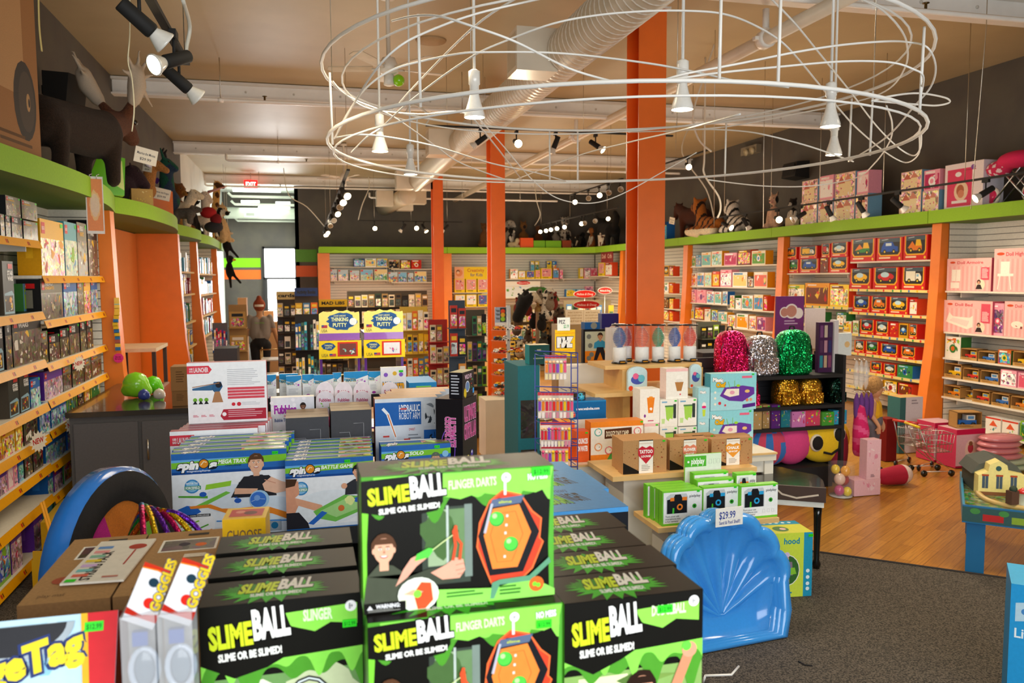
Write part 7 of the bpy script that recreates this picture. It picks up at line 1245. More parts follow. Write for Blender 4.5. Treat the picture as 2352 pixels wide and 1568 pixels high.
for px,z0,z1 in((1424,zt2,zt1-.03),(1590,zt2,zt1-.03),(1425,TB,zt2-.03),(1600,TB,zt2-.03)):x=aty(px,5.94,z0);mb=MB();mb.box(x-.03,5.82,z0,x+.03,6.22,z1,'#d8ac68','laminate');mb.obj('upright',t)
bx('cabinet_back','plain white cabinet back between the candy rack and the tubes','cabinet',(1296,838,1412,960),5.0,.12,'#f0ebe2',z=.006,mat='paint');bx('backing_board','tall white panel left of the first light tube','panel',(1392,752,1420,833),5.0,.02,'#e8e2e0',z=TB+.001,mat='paint')
def dog(a):
    a.rect(0,0,1,1,'#f7f3e8');a.rect(0,.86,1,1,'#f08a2a');a.rect(0,0,1,.16,'#f08a2a');a.poly([(.3,0),(1,0),(1,.3),(.6,.15),(.4,.25)],'#4a9a4a');a.poly([(.26,.56),(.26,.80),(.78,.83),(.78,.58)],'#5a3420');a.text('DOGGY DAY CAMP',.29,.62,.13,'#f4ead0',w=.43,off=.03)
    for x,y,c in((.14,.74,'#3ab0a8'),(.89,.72,'#e8506a'),(.14,.36,'#f2913a'),(.34,.26,'#e8506a'),(.9,.3,'#3aa0b8')):a.ell(x,y,.028,c);a.ell(x,y,.022,'#f4f0e4');a.ell(x,y-.02,.013,'#ffffff');a.ell(x-.02,y+.08,.005,'#d8b89a');a.ell(x+.02,y+.0,.003,'#222222')
    a.ell(.54,.18,.03,'#7abcae',.03);a.ell(.5,.3,.008,'#7abcae');a.ell(.58,.3,.008,'#7abcae');a.ell(.54,.15,.014,'#d8ece4',.008)
bx('dog_camp_box','orange and white dog camp craft box on the cream table','boxed toy',(1357,967,1477,1050),3.9,.09,'#f08a2a',dog,z=TB+.001,st=.97)
def water(a):a.rect(0,0,1,1,'#e8622a');a.text('BOUNCES',.1,.6,.16,'#ffffff',w=.8,off=.04);a.text('ON WATER',.1,.36,.16,'#ffffff',w=.8,off=.04)
bx('ball_tray','orange box of water balls beside the dog camp box','boxed toy',(1323,990,1353,1052),3.9,.08,'#e8622a',water,z=TB+.001,st=.8)
bx('ball_tray','purple-sided open tray of rubber balls at the table corner','boxed toy',(1290,970,1320,1050),3.98,.16,'#c86a8a',water,z=TB+.001,top='#f2a03a',side='#b85aa0')
for i,(px,c)in enumerate(((1297,'#e8402a'),(1306,'#3ac0b0'),(1314,'#f2604a'))):q=at(px,968,Y=5.4);mb=MB();mb.ball((0,0,.026),.026,c,'plastic');tag(mb.obj('rubber_ball',None,(q.x,q.y,fr(1290,970,1320,1050,3.98,TB)[2]+fr(1290,970,1320,1050,3.98,TB)[3])),'%s rubber ball lying on the open tray'%('red','turquoise','coral')[i],'ball','rubber balls on the tray')
z_=TB+.0;rb=bx('kit_box','white support carton behind the dog camp box','box',(1308,962,1395,1012),4.2,.2,'#e8e2d8',z=TB+.001);zb2=TB+.001+fr(1308,962,1395,1012,4.2,TB+.001)[3]
bx('ball_display_box','blue display box with a web address in white','boxed toy',(1306,920,1392,962),4.2,.12,'#1668a8',lambda a:(a.text('www.waboba.com',.2,.5,.14,'#ffffff',w=.62,off=.03),a.rect(0,.93,1,1,'#2a8ac8')),z=zb2+.001)
q=at(1333,921,Y=5.6);mb=MB();mb.box(-.04,0,0,.04,.06,.066,'#3a3020');mb.ball((0,-.008,.032),.031,'#3ab0d8','plastic');[mb.ball((.023*math.cos(k*1.05),-.03,.032+.023*math.sin(k*1.05)),.007,'#16303a','plastic',6,4)for k in range(6)];tag(mb.obj('grip_ball',None,(q.x,q.y,q.z)),'light blue ball with dark holes on top of the blue display box','ball')
def cup(a,kind=0):
    a.rect(0,0,1,1,'#f6f5ee');
    if kind==0:a.poly([(.3,.75),(.8,.78),(.72,.28),(.5,.2),(.36,.28)],'#a8dc5a');a.rect(.28,.72,.8,.78,'#5a8a5a');a.rect(.76,.3,.92,.82,'#3a4440');a.ell(.6,.24,.012,'#f6f5ee');a.poly([(.1,.12),(.26,.12),(.29,.3),(.08,.3)],'#c8e8a0');a.rect(.1,.88,.4,.93,'#7ab0d8')
    elif kind==1:a.poly([(.35,.75),(.75,.75),(.66,.3),(.42,.3)],'#f08a2a');a.ell(.55,.76,.016,'#f4a03a',.006);a.ell(.56,.42,.01,'#ffffff',wob=.2);a.ell(.25,.22,.008,'#8a3a9a',.012);a.lines(.4,.03,.8,.09,1,'#c83a6a')
    else:a.ell(.6,.66,.026,'#fbfaf4');a.poly([(.4,.55),(.8,.55),(.7,.25),(.5,.25)],'#b8824a');a.ell(.6,.6,.03,'#eceae4',.012);a.rect(.0,.9,1,1,'#f7c8c8');a.ell(.65,.14,.006,'#e83a5a')
YK=4.02
bx('cold_treat_box','white ice cream maker box at the end of the lower row','boxed toy',(1480,972,1513,1018),YK,.1,'#f6f5ee',lambda a:cup(a,2),z=TB+.001,st=.85)
zz=TB+.001+fr(1480,972,1513,1018,YK,TB+.001)[3]
bx('cold_treat_box','tall white slushy maker box with an orange cup','boxed toy',(1470,893,1515,970),YK,.1,'#f6f5ee',lambda a:cup(a,1),z=zz+.001)
hh=fr(1514,982,1555,1018,YK,TB+.001)[3]
for i,(p0,p1,zz_,py,lb)in enumerate(((1516,1556,TB+.001,980,'lower left'),(1558,1600,TB+.001,980,'lower right'),(1516,1556,None,917,'upper left'),(1558,1600,None,915,'upper right'))):
    z0_=TB+.001 if i<2 else TB+.001+fr(1516,980,1556,1018,YK,TB+.001)[3]+.001;bx('cold_treat_box','%s of four white boxes with a green cup'%lb,'boxed toy',(p0,py,p1,1018),YK,.1,'#f6f5ee',lambda a:cup(a,0),'white boxes with a green cup',z=z0_,st=.88)
z3=TB+.001+2*0+fr(1516,917,1556,1018,YK,TB+.001)[3]+.001
bx('cold_treat_box','white ice cream maker box standing above the green cup boxes','boxed toy',(1530,846,1580,917),YK+.01,.08,'#f6f5ee',lambda a:cup(a,2),z=z3,side='#f2dcd8')
def magic(a):
    a.rect(0,0,1,1,'#8fd4e0');a.rect(0,0,1,.5,'#a8dce8');a.text('Magic',.05,.8,.1,'#ffffff',w=.22,off=.06,out='#2a1a14',rot=-.1);a.text('Chef',.12,.64,.12,'#f2b81e',w=.2,off=.06,out='#2a1a14');a.poly([(.2,.4),(.3,.62),(.7,.66),(.95,.6),(.96,.42),(.7,.22),(.4,.26)],'#6a3aa0');a.poly([(.28,.44),(.35,.58),(.62,.58),(.62,.4),(.42,.36)],'#f4e8dc');a.ell(.47,.48,.02,'#e8a0b8',.014);a.ell(.8,.5,.02,'#e8c07a',.012);a.ell(.6,.66,.016,'#9ad43a',.01);a.line([(.42,.6),(.38,.78)],.004,'#7ac03a');a.line([(.52,.62),(.52,.8)],.004,'#7ac03a');a.poly([(.7,.04),(.98,.08),(.98,.18),(.7,.14)],'#5a2a8a');a.ell(.8,.26,.012,'#d88a6a');a.ell(.88,.27,.012,'#e0a080');a.ell(.2,.2,.012,'#d83a4a');a.ell(.32,.14,.008,'#d83a4a');[a.ell(.1,y,.009,'#f4f0e0')for y in(.5,.34,.18)];a.rect(.68,.86,.9,.92,'#e86a8a')
def magics(a):a.rect(0,0,1,1,'#a8dce8');a.text('Magic',.15,.82,.08,'#ffffff',w=.5,off=.06,out='#2a1a14');a.ell(.5,.45,.016,'#f4f0f0',.02);a.ell(.5,.38,.018,'#e82a7a',.01);a.poly([(.35,.3),(.65,.3),(.6,.08),(.4,.08)],'#c8e04a')
zM=TB+.001+fr(1625,942,1728,1018,YK,TB+.001)[3]+.001
bx('ice_cream_kit_box','lower turquoise magic ice cream box','boxed toy',(1630,942,1730,1018),YK,.07,'#8fd4e0',magic,'turquoise ice cream boxes',z=TB+.001,st=.92,side='#4a9ab0');bx('ice_cream_kit_box','upper turquoise magic ice cream box','boxed toy',(1632,857,1737,942),YK,.07,'#8fd4e0',magic,'turquoise ice cream boxes',z=zM,st=.92,side='#4a9ab0')
zs_=TB+.001+fr(1604,962,1628,1018,YK,TB+.001)[3]+.001
bx('ice_cream_kit_box','lower small turquoise sundae box','boxed toy',(1603,962,1628,1018),YK,.07,'#a8dce8',magics,'small turquoise sundae boxes',z=TB+.001);bx('ice_cream_kit_box','upper small turquoise sundae box','boxed toy',(1604,890,1630,962),YK,.07,'#a8dce8',magics,'small turquoise sundae boxes',z=zs_)
for i,(p0,p1,py)in enumerate(((1443,1487,842),(1586,1612,836))):
    cx,w_,zb_,h_=fr(p0,py,p1,903,4.36,zt2+.001);mb=MB();mb.prism([(-w_/2,0),(w_/2,0),(w_/2,h_*.75)]+[(w_/2*math.cos(k/8*PI),h_*.75+h_*.25*math.sin(k/8*PI))for k in range(9)]+[(-w_/2,h_*.75)],0,.03,'#c8e4f0','print');a=fart(mb,w_,h_);a.ell(.5,.45,w_*.35,'#4a5ab8',h_*.2);a.ell(.7,.5,w_*.18,'#6ac0d8');a.ell(.4,.6,w_*.15,'#e86a9a');a.ell(.15,.1,w_*.12,'#e8502a');tag(mb.obj('creature_pack',None,(cx,5.76,zb_)),'domed pale blue creature pack, %s on the wooden shelf'%('left','right')[i],'boxed toy','domed creature packs')
# light tubes
for i,(p0,p1,c)in enumerate(((1412,1449,'#2a5aa8'),(1432,1459,'#c83a4a'),(1464,1502,'#f0704a'),(1503,1536,'#3a9a6a'),(1541,1574,'#2a5ab8'),(1576,1611,'#f0503a'))):
    Yt=4.5 if i!=1 else 4.62;cx,w_,zb_,h_=fr(p0,745,p1,833,Yt,zt1+.001);r_=w_/2*.95;t=thing('wire_toy_tube','clear tube with a %s spring wire ball, %s from left'%(('blue','red','orange-red','green','dark blue','bright red')[i],ORD[i]),'wire toy',(cx,Yt*KS+r_+.005,zb_),0,'clear tubes of spring wire balls')
    mb=MB();mb.lathe([(r_,0),(r_,.012),(r_*.95,.014)],col='#141414',mat='plastic',n=20);mb.obj('base',t);mb=MB();mb.lathe([(r_,0),(r_,.012)],(0,0,h_-.012),'#141414','plastic',20);mb.obj('lid',t);mb=MB();mb.lathe([(r_*.98,.013),(r_*.98,h_-.013)],col='#ffffff',mat='clear',n=24,cap=False);mb.obj('tube_wall',t)
    mb=MB();mb.lathe([(r_*.8,0),(r_*.8,h_*.34),(r_*.78,h_*.36),(r_*.13,h_*.37),(r_*.1,h_*.9)],(0,0,.013),'#f4f4f6','frost' if 0 else 'matte',16);mb.obj('white_core',t)
    mb=MB();N=13;mb.tube([(r_*.82*math.sin(PI*(.1+.8*k/(N*10)))*math.cos(k/10*2*PI),r_*.82*math.sin(PI*(.1+.8*k/(N*10)))*math.sin(k/10*2*PI),h_*(.40+.5*k/(N*10)))for k in range(N*10)],.0045,c,'plastic',5,cap=False);mb.obj('spring_wire',t)
    mb=MB();mb.box(-.025,-r_-.003,.004,.025,-r_+.004,.028,'#141414');Art(mb,(-.024,-r_-.0035,.005),(1,0,0),(0,0,1),.048,.022).text('HOBERMAN',.08,.3,.4,'#e8a02a',w=.84,off=.03);mb.obj('label_plate',t)
# kraft craft boxes
def tat(title,hc):
    def f(a):
        a.mat='print';R=random.Random(len(title));[a.ell(R.uniform(.03,.97),R.uniform(.1,.9),R.uniform(.002,.005),R.choice(['#8a5a34','#a83a2a','#7a5030']),n=R.choice((3,5,6)))for _ in range(46)]
        a.poly([(0,0),(.45,0),(.0,.35)],'#1c1814');a.rect(.36,0,.68,1,'#f6f1e8');a.rect(.36,.97,.68,1,'#222222');a.poly([(.52,.28),(.34,.55),(.34,.74),(.43,.82),(.52,.76),(.61,.82),(.70,.74),(.70,.55)],hc);a.text(title,.37,.60,.10,'#ffffff',w=.30,off=.04);a.text('LOUNGE' if title=='TATTOO' else 'SHOP',.41,.48,.06,'#ffffff',w=.22,off=.03);a.lines(.42,.05,.62,.25,4,'#9a9088',.35);a.rect(.37,.88,.67,.92,'#e8d8c8')
    return f
for i,(p0,p1,py,Yk,lb,tt,hc)in enumerate(((1431,1531,1010,3.50,'front','TATTOO','#c8283a'),(1424,1524,1005,3.56,'second','TATTOO','#c8283a'),(1416,1516,1001,3.62,'third','TATTOO','#c8283a'),(1538,1626,1008,3.52,'middle','FLOWER','#e8886a'),(1634,1728,1006,3.54,'right','CHALK','#f0a03a'),(1560,1640,999,3.70,'rear middle','PAPER','#e8886a'),(1645,1722,1000,3.71,'rear right','CHALK','#f0a03a'))):
    bx('craft_kit_box','%s kraft craft box%s'%(lb,' of the tattoo stack' if i<3 else ' with a %s band'%('floral','orange','floral','orange')[i-3]),'boxed toy',(p0,py,p1,1110),Yk,.06,'#b98a58',tat(tt,hc),'kraft craft boxes',z=.776,mat='kraft',st=.93)
# toy camera boxes
def pix(cc):
    def f(a):
        a.rect(0,0,1,1,'#f4f6f4');a.rect(0,0,1,.06,'#74c832');a.rect(0,.95,1,1,'#7ed23a');a.rect(0,0,.03,1,'#6abf2e');a.poly([(.1,.34),(.1,.82),(.2,.9),(.6,.9),(.64,.8),(.64,.34)],'#c8ced0');a.poly([(.12,.34),(.12,.74),(.28,.78),(.32,.88),(.46,.88),(.5,.78),(.62,.76),(.62,.34)],'#1e2024');a.rect(.2,.7,.3,.8,cc);a.rect(.5,.7,.62,.8,cc);a.ell(.44,.52,.019,cc);a.ell(.44,.52,.0095,'#16181c');a.poly([(.25,.34),(.3,.34),(.3,.5),(.26,.5)],'#4ac83a')
        a.text('pixlplay',.68,.78,.07,'#2a2e30',w=.28,off=.01);a.ell(.81,.52,.0135,'#38a82e');a.ell(.81,.52,.006,'#16401a',wob=.3);a.text('Turn your old',.08,.24,.045,'#5a6064',w=.34);a.text('smartphone into',.08,.17,.045,'#5a6064',w=.38);a.text('a fun camera!',.08,.10,.045,'#5a6064',w=.32);[a.line([(x,.16),(x+.06,.16),(x+.06,.25),(x,.25)],.0008,'#5a6064',True)for x in(.6,.72,.84)]
    return f
OC,BC='#f0832a','#2fa4dc'
for i,(p0,p1,py,Yk,c,lb)in enumerate(((1521,1612,1125,3.20,OC,'front orange camera box'),(1512,1600,1120,3.245,BC,'green-edged camera box just behind the front orange one'),(1500,1588,1115,3.29,OC,'third camera box back in the left row'),(1485,1573,1110,3.335,BC,'rearmost camera box of the left row'),(1613,1696,1116,3.22,BC,'blue camera box in the middle of the front'),(1700,1786,1112,3.20,BC,'blue camera box at the right end'),(1600,1684,1100,3.27,OC,'orange camera box behind the middle blue one'),(1592,1672,1084,3.32,BC,'topmost blue camera box below the green sign'),(1690,1736,1086,3.26,OC,'small green camera box seen end-on'))):
    if i in(6,7,8):zz=ZP+(.0,.0,.0)[i-6]
    bx('toy_camera_box',lb,'boxed toy',(p0,py,p1,1200),Yk,.035,'#f4f6f4',pix(c),'toy camera boxes',z=ZP,st=.9,side='#6abf2e',top='#7ed23a')
def psign(a):a.rect(0,0,1,1,'#e8f4e4');a.rect(.0,.78,.58,.97,'#58b83a');a.ell(.09,.87,.007,'#ffffff');a.text('pixlplay',.17,.83,.1,'#ffffff',w=.36,off=.03);a.text('Turn your old smartphone',.22,.62,.06,'#4a5054',w=.66);a.text('into a fun camera!',.27,.52,.06,'#4a5054',w=.5);[a.line([(x,.82),(x+.07,.82),(x+.07,.9),(x,.9)],.0008,'#5a6064',True)for x in(.66,.78,.88)]
bx('display_card','green and white card sign rising behind the camera boxes','sign',(1573,1042,1656,1100),3.385,.01,'#7ed23a',psign,z=ZP)
KS=1
# blue racer boxes and trampoline box
def night(a):a.rect(0,0,1,1,'#171a22');a.rect(0,.88,1,1,'#4a98d8');[(a.line([(x,.2),(x+.05,.6),(x+.12,.7)],.009,c),a.line([(x+.05,.3),(x+.1,.5)],.006,'#c8a8e0'))for x,c in((.15,'#c83a9a'),(.35,'#8a5ac0'),(.52,'#d8d0e0'),(.7,'#9ac8a0'))]
def nighttop(o,w_,d,h_):mb=MB();a=tart(mb,w_,d,h_);a.rect(0,0,1,1,'#4a94d4');a.text('NIGHT',.42,.35,.3,'#1c2430',w=.26,off=.04,sh=-.3);a.text('ZOOM',.12,.3,.3,'#7ac43a',w=.28,off=.06,sh=-.3,out='#16301a');a.text('light-up racers',.1,.72,.14,'#2a5a94',w=.4);x=mb.obj('printed_top',o);return x
for i,(p0,p1,py,Yk,z0)in enumerate(((1262,1443,1170,2.12,None),(1252,1398,1127,2.42,None),(1248,1345,1100,2.72,None))):
    cx,w_,zb_,h_=fr(p0,py,p1,py+52,Yk);zt_=1.36;cx,w_=pxbox(p0,p1,Yk,zt_);
    zt_=at((p0+p1)/2,py,Y=Yk).z;w_=aty(p1,Yk,zt_)-aty(p0,Yk,zt_);cx=(aty(p1,Yk,zt_)+aty(p0,Yk,zt_))/2;mb=MB();mb.box(-w_/2,0,0,w_/2,.27,.12,('#171a22','#222222','#3a80c0','#2a66a8','#4a94d4','#222222'));night(fart(mb,w_,.12));o=tag(mb.obj('racer_set_box',None,(cx,Yk,zt_-.12)),'%s of three sky blue night racer boxes, counting from the front'%ORD[i],'boxed toy','sky blue night racer boxes');nighttop(o,w_,.27,.1202)
    t=thing('display_riser','plain white riser under the %s sky blue box'%ORD[i],'display stand',(cx,Yk+.02,.006));mb=MB();mb.box(-w_/2+.02,0,0,w_/2-.02,.23,zt_-.127,'#e0dccf','paint');mb.obj('block',t)
cA,cB,cD=at(1360,1110,Z=1.0),at(1515,1196,Z=1.0),at(1440,1240,Z=1.0)
T0=at(1478,1232,Z=.98);TR=at(1515,1212,Z=.98);TL=at(1362,1108,Z=.98);u_=(TR-T0);w_=u_.length;ang=math.atan2(u_.y,u_.x);L_=min(max((TL-T0).length,.5),1.1);v_=V((-math.sin(ang),math.cos(ang),0))
mb=MB();mb.box(0,0,0,.10,.62,.30,('#1c5aa4','#1c5aa4','#1a4f94','#1c5aa4','#2464ae','#1c5aa4'));a=Art(mb,(0,0,0),(1,0,0),(0,0,1),.10,.30);a.rect(.3,.78,.8,.9,'#e8742a');a.text('3+',.4,.8,.07,'#ffffff',w=.3);a.text('& Go',.75,.1,.3,'#f4f4f0',rot=PI/2,off=.05,out='#c8283a')
a=Art(mb,(0,0,.30),(1,0,0),(0,1,0),.10,.62);a.ell(.5,.09,.028,'#f0e4cc');a.ell(.5,.09,.012,'#c87a4a');a.text('Fold & Go',.12,.28,.035,'#e8502a',w=.76,off=.04,out='#f4f4f0');a.text('Trampoline',.1,.22,.035,'#e8502a',w=.8,off=.04,out='#f4f4f0');a.line([(.2,.5),(.7,.56)],.006,'#f4f4f0');a.lines(.1,.7,.8,.95,6,'#d8e4f0',.25)
tag(mb.obj('trampoline_box',None,(aty(1462,2.45,.98),2.45,.68),.42),'long blue folding trampoline box lying between the sky blue boxes and the cameras','boxed toy')
mb=MB();mb.box(0.0,.0,0,.10,.5,.67,'#e0dccf','paint');tag(mb.obj('display_riser',None,(aty(1462,2.47,.98),2.49,.006),.42),'white riser under the trampoline box','display stand')
# ---- stack of blue shell pools
SH='#3f97e4'
def shell(off,lab):
    t=thing('shell_pool',lab,'sand pool',(0,0,0),0,'nested blue shell pools');mb=MB();n=84
    def out(k):
        a=k/n*PI;s_=abs(math.sin(a*7));r=.375*(1+.075*s_**.7);return(-math.cos(a)*r*1.0,.30+math.sin(a)*r*1.03)
    rim=[(-.33,.0)]+[(-.375,.14)]+[out(k)for k in range(n+1)]+[(.375,.14),(.33,.0)]
    C_=V((0,.13));lv=[(1.0,-.02,0),(1.0,.012,0),(.91,.014,0),(.88,-.02,.3),(.83,-.07,.8),(.6,-.095,1),(.3,-.105,.9),(.05,-.11,.2)];vs=[];N=len(rim)
    for s_,d_,rb in lv:
        for i,(u,v)in enumerate(rim):
            q=V((u,v))-C_;rib=(.016*math.cos(math.atan2(q.y,q.x)*18)if rb else 0)*rb*(1 if q.y>-.1 else .3);p=C_+q*s_;vs.append((p.x,-d_-rib*1.0 if 0 else(-d_+rib),p.y))
    fs=[(j*N+i,j*N+(i+1)%N,(j+1)*N+(i+1)%N,(j+1)*N+i)for j in range(len(lv)-1)for i in range(N)]+[tuple((len(lv)-1)*N+i for i in range(N))]
    mb.add(vs,fs,SH,'plastic',True);o=mb.obj('basin',t);s=o.modifiers.new('t','SOLIDIFY');s.thickness=.006;return t
q=at(1672,1468,Z=.02);SC=(aty(1818,q.y+.15,.4)-aty(1520,q.y+.15,.4))/.81
for k,lb in enumerate(('front blue shell pool with the price card, basin facing the camera','second blue shell pool nested behind the first','third blue shell pool nested at the back')):
    t=shell(0,lb);t.location=(q.x+.01-.012*k,q.y-.06+.028*k,.012);t.rotation_euler=(-.2,0,.10);t.scale=(SC,SC,SC)
t=bpy.data.objects['shell_pool'];mb=MB();mb.box(-.085,-.004,-.05,.085,0,.05,'#f4f1e8');a=Art(mb,(-.085,-.0045,-.05),(1,0,0),(0,0,1),.17,.1);a.text('$29.99',.12,.42,.38,'#3a4a9a',w=.6);a.text('Sand & Pool Shell!!',.12,.12,.18,'#3a4a9a',w=.78);p_=at(1668,1182,Y=q.y+.0);tag(mb.obj('price_card',None,p_+V((0,-.03,0)),.1),'handwritten white $29.99 card on the front shell pool','price card')
# swing box, toy piano, wire hook
def swing(a):a.rect(0,0,1,1,'#cfe24a');a.rect(.8,0,1,1,'#2a9ac0');a.text('hood',.35,.83,.09,'#1c8aa8',w=.35,off=.03);a.ell(.42,.42,.085,'#f4f4e4',.10);a.ell(.42,.42,.08,'#3a6a34',.095);a.ell(.42,.66,.018,'#d8c8e8');a.ell(.42,.6,.013,'#d8a488');a.poly([(.3,.34),(.56,.34),(.54,.55),(.32,.55)],'#8a7a8a');a.poly([(.2,.32),(.64,.36),(.6,.46),(.22,.44)],'#8ac83a');a.rect(.38,.2,.48,.34,'#c8b0c0');a.lines(.1,.03,.7,.08,1,'#2a8aa0');[a.ell(.9,y,.012,'#e8f4f8')for y in(.12,.2,.3,.4)]
cx,w_,zb_,h_=fr(1768,1222,1862,1392,4.32,.012);mb=MB();mb.box(-w_/2,0,0,w_/2,.24,h_,('#cfe24a','#cfe24a','#cfe24a','#2a9ac0','#d8d83a','#cfe24a'));swing(fart(mb,w_,h_));a=tart(mb,w_,.24,h_);a.rect(0,.7,1,1,'#2a9ac0');a.ell(.4,.35,.05,'#4a7a34',.05);a.ell(.45,.35,.02,'#e8c0c8');[a.ell(.2+.15*k,.85,.012,'#e8f4f8')for k in range(5)];o=tag(mb.obj('swing_box',None,(cx,4.32,.007),-.12),'lime and teal toddler swing box behind the shell pools','boxed toy');sticker(o,w_*.45,h_-.02,.03,.018)
t=thing('toy_piano','glossy black toy grand piano on thin legs','toy piano',(3.14,4.80,0),-.55);mb=MB();outl=[(-.25,0),(.25,0),(.25,.2),(.22,.34),(.1,.42),(0,.52),(-.12,.56),(-.25,.5)]
mb.v+=[(x,y,z)for z in(.44,.56)for x,y in outl];n=len(outl);mb.f+=[tuple(range(n))[::-1],tuple(range(n,2*n))]+[(i,(i+1)%n,(i+1)%n+n,i+n)for i in range(n)];mb.c+=['#0f0d0c']*(n+2);mb.m+=['plastic']*(n+2);mb.s+=[False]*(n+2);mb.obj('case',t)
mb=MB();mb.v+=[(x*1.04,y*1.04-.01,z)for z in(.562,.58)for x,y in outl];mb.f+=[tuple(range(n))[::-1],tuple(range(n,2*n))]+[(i,(i+1)%n,(i+1)%n+n,i+n)for i in range(n)];mb.c+=['#141110']*(n+2);mb.m+=['plastic']*(n+2);mb.s+=[False]*(n+2);mb.obj('lid',t)
mb=MB();mb.box(-.25,-.08,.46,.25,0,.5,'#e8e4da','plastic');mb.obj('keys',t);mb=MB();mb.box(-.2,-.1,.5,.26,-.085,.6,'#3a2216','laminate');a=Art(mb,(-.2,-.1005,.5),(1,0,0),(0,0,1),.46,.1);a.line([(.08,.6),(.3,.8),(.4,.4),(.6,.2),(.9,.5)],.012,'#c8b8a8');mb.obj('music_board',t)
for x,y in((-.22,.04),(.22,.04),(-.1,.46)):mb=MB();mb.lathe([(.022,0),(.03,.03),(.018,.06),(.026,.36),(.03,.44)],(x,y,.006),'#0f0d0c','plastic',10);mb.obj('leg',t)
mb=MB();mb.tube([at(1620,1551,Z=.05),at(1680,1549,Z=.05),at(1697,1530,Z=.05)],.006,'#f0eee8','paint',6);mb.tube([at(1620,1551,Z=.05),at(1620,1551,Z=.05)+V((0,.02,-.045))],.006,'#f0eee8','paint',6);tag(mb.obj('wire_hook'),'bent white wire hook low beside the slime boxes','hook')
mb=MB();mb.tube([at(1834,1518,Z=.009),at(1848,1526,Z=.009),at(1866,1528,Z=.009)],.004,'#1c1816','matte',5);tag(mb.obj('fabric_scrap'),'small dark scrap lying on the carpet','scrap')
# train table and box at the right edge
t=thing('train_table','blue wooden train table at the right edge','play table',(4.27,4.40,0),-.74);FB='#1f6a9c';ZT=.44
for x,y in((0,0),(.02,.92),(1.3,0),(1.3,.92)):mb=MB();mb.box(x,y,.006,x+.11,y+.05,ZT-.09,FB,'paint');mb.obj('leg',t)
mb=MB();mb.box(-.02,-.02,ZT-.02,1.45,1.0,ZT,'#5a7a3a','busy');mb.obj('play_board',t)
mb=MB();mb.box(-.03,-.03,ZT-.09,1.46,-.015,ZT+.03,FB,'paint');mb.box(-.03,1.0,ZT-.09,1.46,1.015,ZT+.03,'#2a8ab0','paint');mb.box(-.03,-.015,ZT-.09,-.015,1.0,ZT+.03,'#2a8ab0','paint');mb.box(1.445,-.015,ZT-.09,1.46,1.0,ZT+.03,FB,'paint');a=Art(mb,(-.03,-.031,ZT-.08),(1,0,0),(0,0,1),1.49,.1);a.rect(0,0,1,1,'#3a5a5a');[a.rect(.08+.11*k,.15,.16+.11*k,.6,c)for k,c in enumerate(('#b83030','#8aa83a','#a82828','#c83a2a','#3a6a8a','#b83030','#8aa83a','#a82828'))];[a.ell(.05+.11*k,.75,.03,'#4a8a4a',.02)for k in range(9)];mb.obj('rim',t)
mb=MB();mb.tube(smooth([(.1,.85,ZT+.008),(.08,.4,ZT+.008),(.25,.15,ZT+.008),(.8,.12,ZT+.008),(1.3,.3,ZT+.008)]),.02,'#c8a868','laminate',6);mb.obj('track_loop',t)
def tp(x,y,z):return V((4.27+x*math.cos(.74)+y*math.sin(.74),4.40-x*math.sin(.74)+y*math.cos(.74),z))
t2=thing('toy_station','cream toy station house with tall windows on the train table','toy building',tp(.2,.45,ZT+.001),-.5);mb=MB();mb.prism([(-.13,0),(.17,0),(.17,.15),(.06,.17),(.05,.22),(-.0,.25),(-.06,.22),(-.07,.17),(-.13,.14)],0,.1,'#e8d88a','matte');a=Art(mb,(-.13,-.0005,0),(1,0,0),(0,0,1),.3,.25);[(a.rect(x,.2,x+.13,.55,'#4a5a6a'),a.rect(x-.01,.55,x+.14,.6,'#b04a2a'),a.line([(x+.065,.2),(x+.065,.55)],.002,'#e8d88a'))for x in(.08,.38,.68)];a.ell(.42,.78,.018,'#3a5a5a');a.rect(.0,0,1,.1,'#8a5a3a');mb.obj('facade',t2);mb=MB();mb.box(-.13,.1,0,.17,.4,.13,'#3c4238','matte');mb.prism([(-.15,.13),(.19,.13),(.14,.20),(.02,.24),(-.1,.20)],.1,.42,'#4a4e48','matte');mb.obj('shed',t2)
mb=MB();mb.lathe([(.03,0),(.03,.08),(.045,.085),(.0,.12)],cols=['#e8e0c8','#c82a2a','#d8302a'],mat='plastic',n=12,cap=False);tag(mb.obj('toy_tower',None,tp(.33,.26,ZT+.001)),'small toy tower with a red cone roof on the train table','toy building')
for i,(x,y,c)in enumerate(((.28,.12,'#5a3a2a'),(.5,.2,'#c8b48a'))):mb=MB();mb.box(-.03,0,0,.03,.05,.09 if i==0 else .05,c,'matte');mb.ball((0,.02,.1),.025,'#2a3a2a','matte',8,6)if i==0 else None;tag(mb.obj('toy_signal' if i==0 else 'toy_platform',None,tp(x,y,ZT+.03 if y<.17 else ZT+.001)),'brown toy signal post near the table corner' if i==0 else 'pale toy platform on the train table','toy building')
pc=at(2322,1338,Z=.62);w_,h_=.4,.61;mb=MB();mb.box(-w_/2,0,0,w_/2,.3,h_,('#2a9ad8','#2a9ad8','#2488c0','#2a9ad8','#48b0e4','#2a9ad8'));a=fart(mb,w_,h_);a.poly([(.05,.72),(.05,.86),(.22,.88),(.22,.74)],'#b8d8e8');a.ell(.14,.8,.014,'#4a8ac8');a.text('Little Baby',.05,.6,.07,'#e8f4f8',w=.6,off=.02);a.ell(.5,.25,.1,'#c88ad0',.12);a.ell(.5,.4,.06,'#e8c0a8');tag(mb.obj('doll_box',None,(pc.x+.15,pc.y-.135,.007),-.74),'tall bright blue box cut off by the right frame edge','boxed toy')
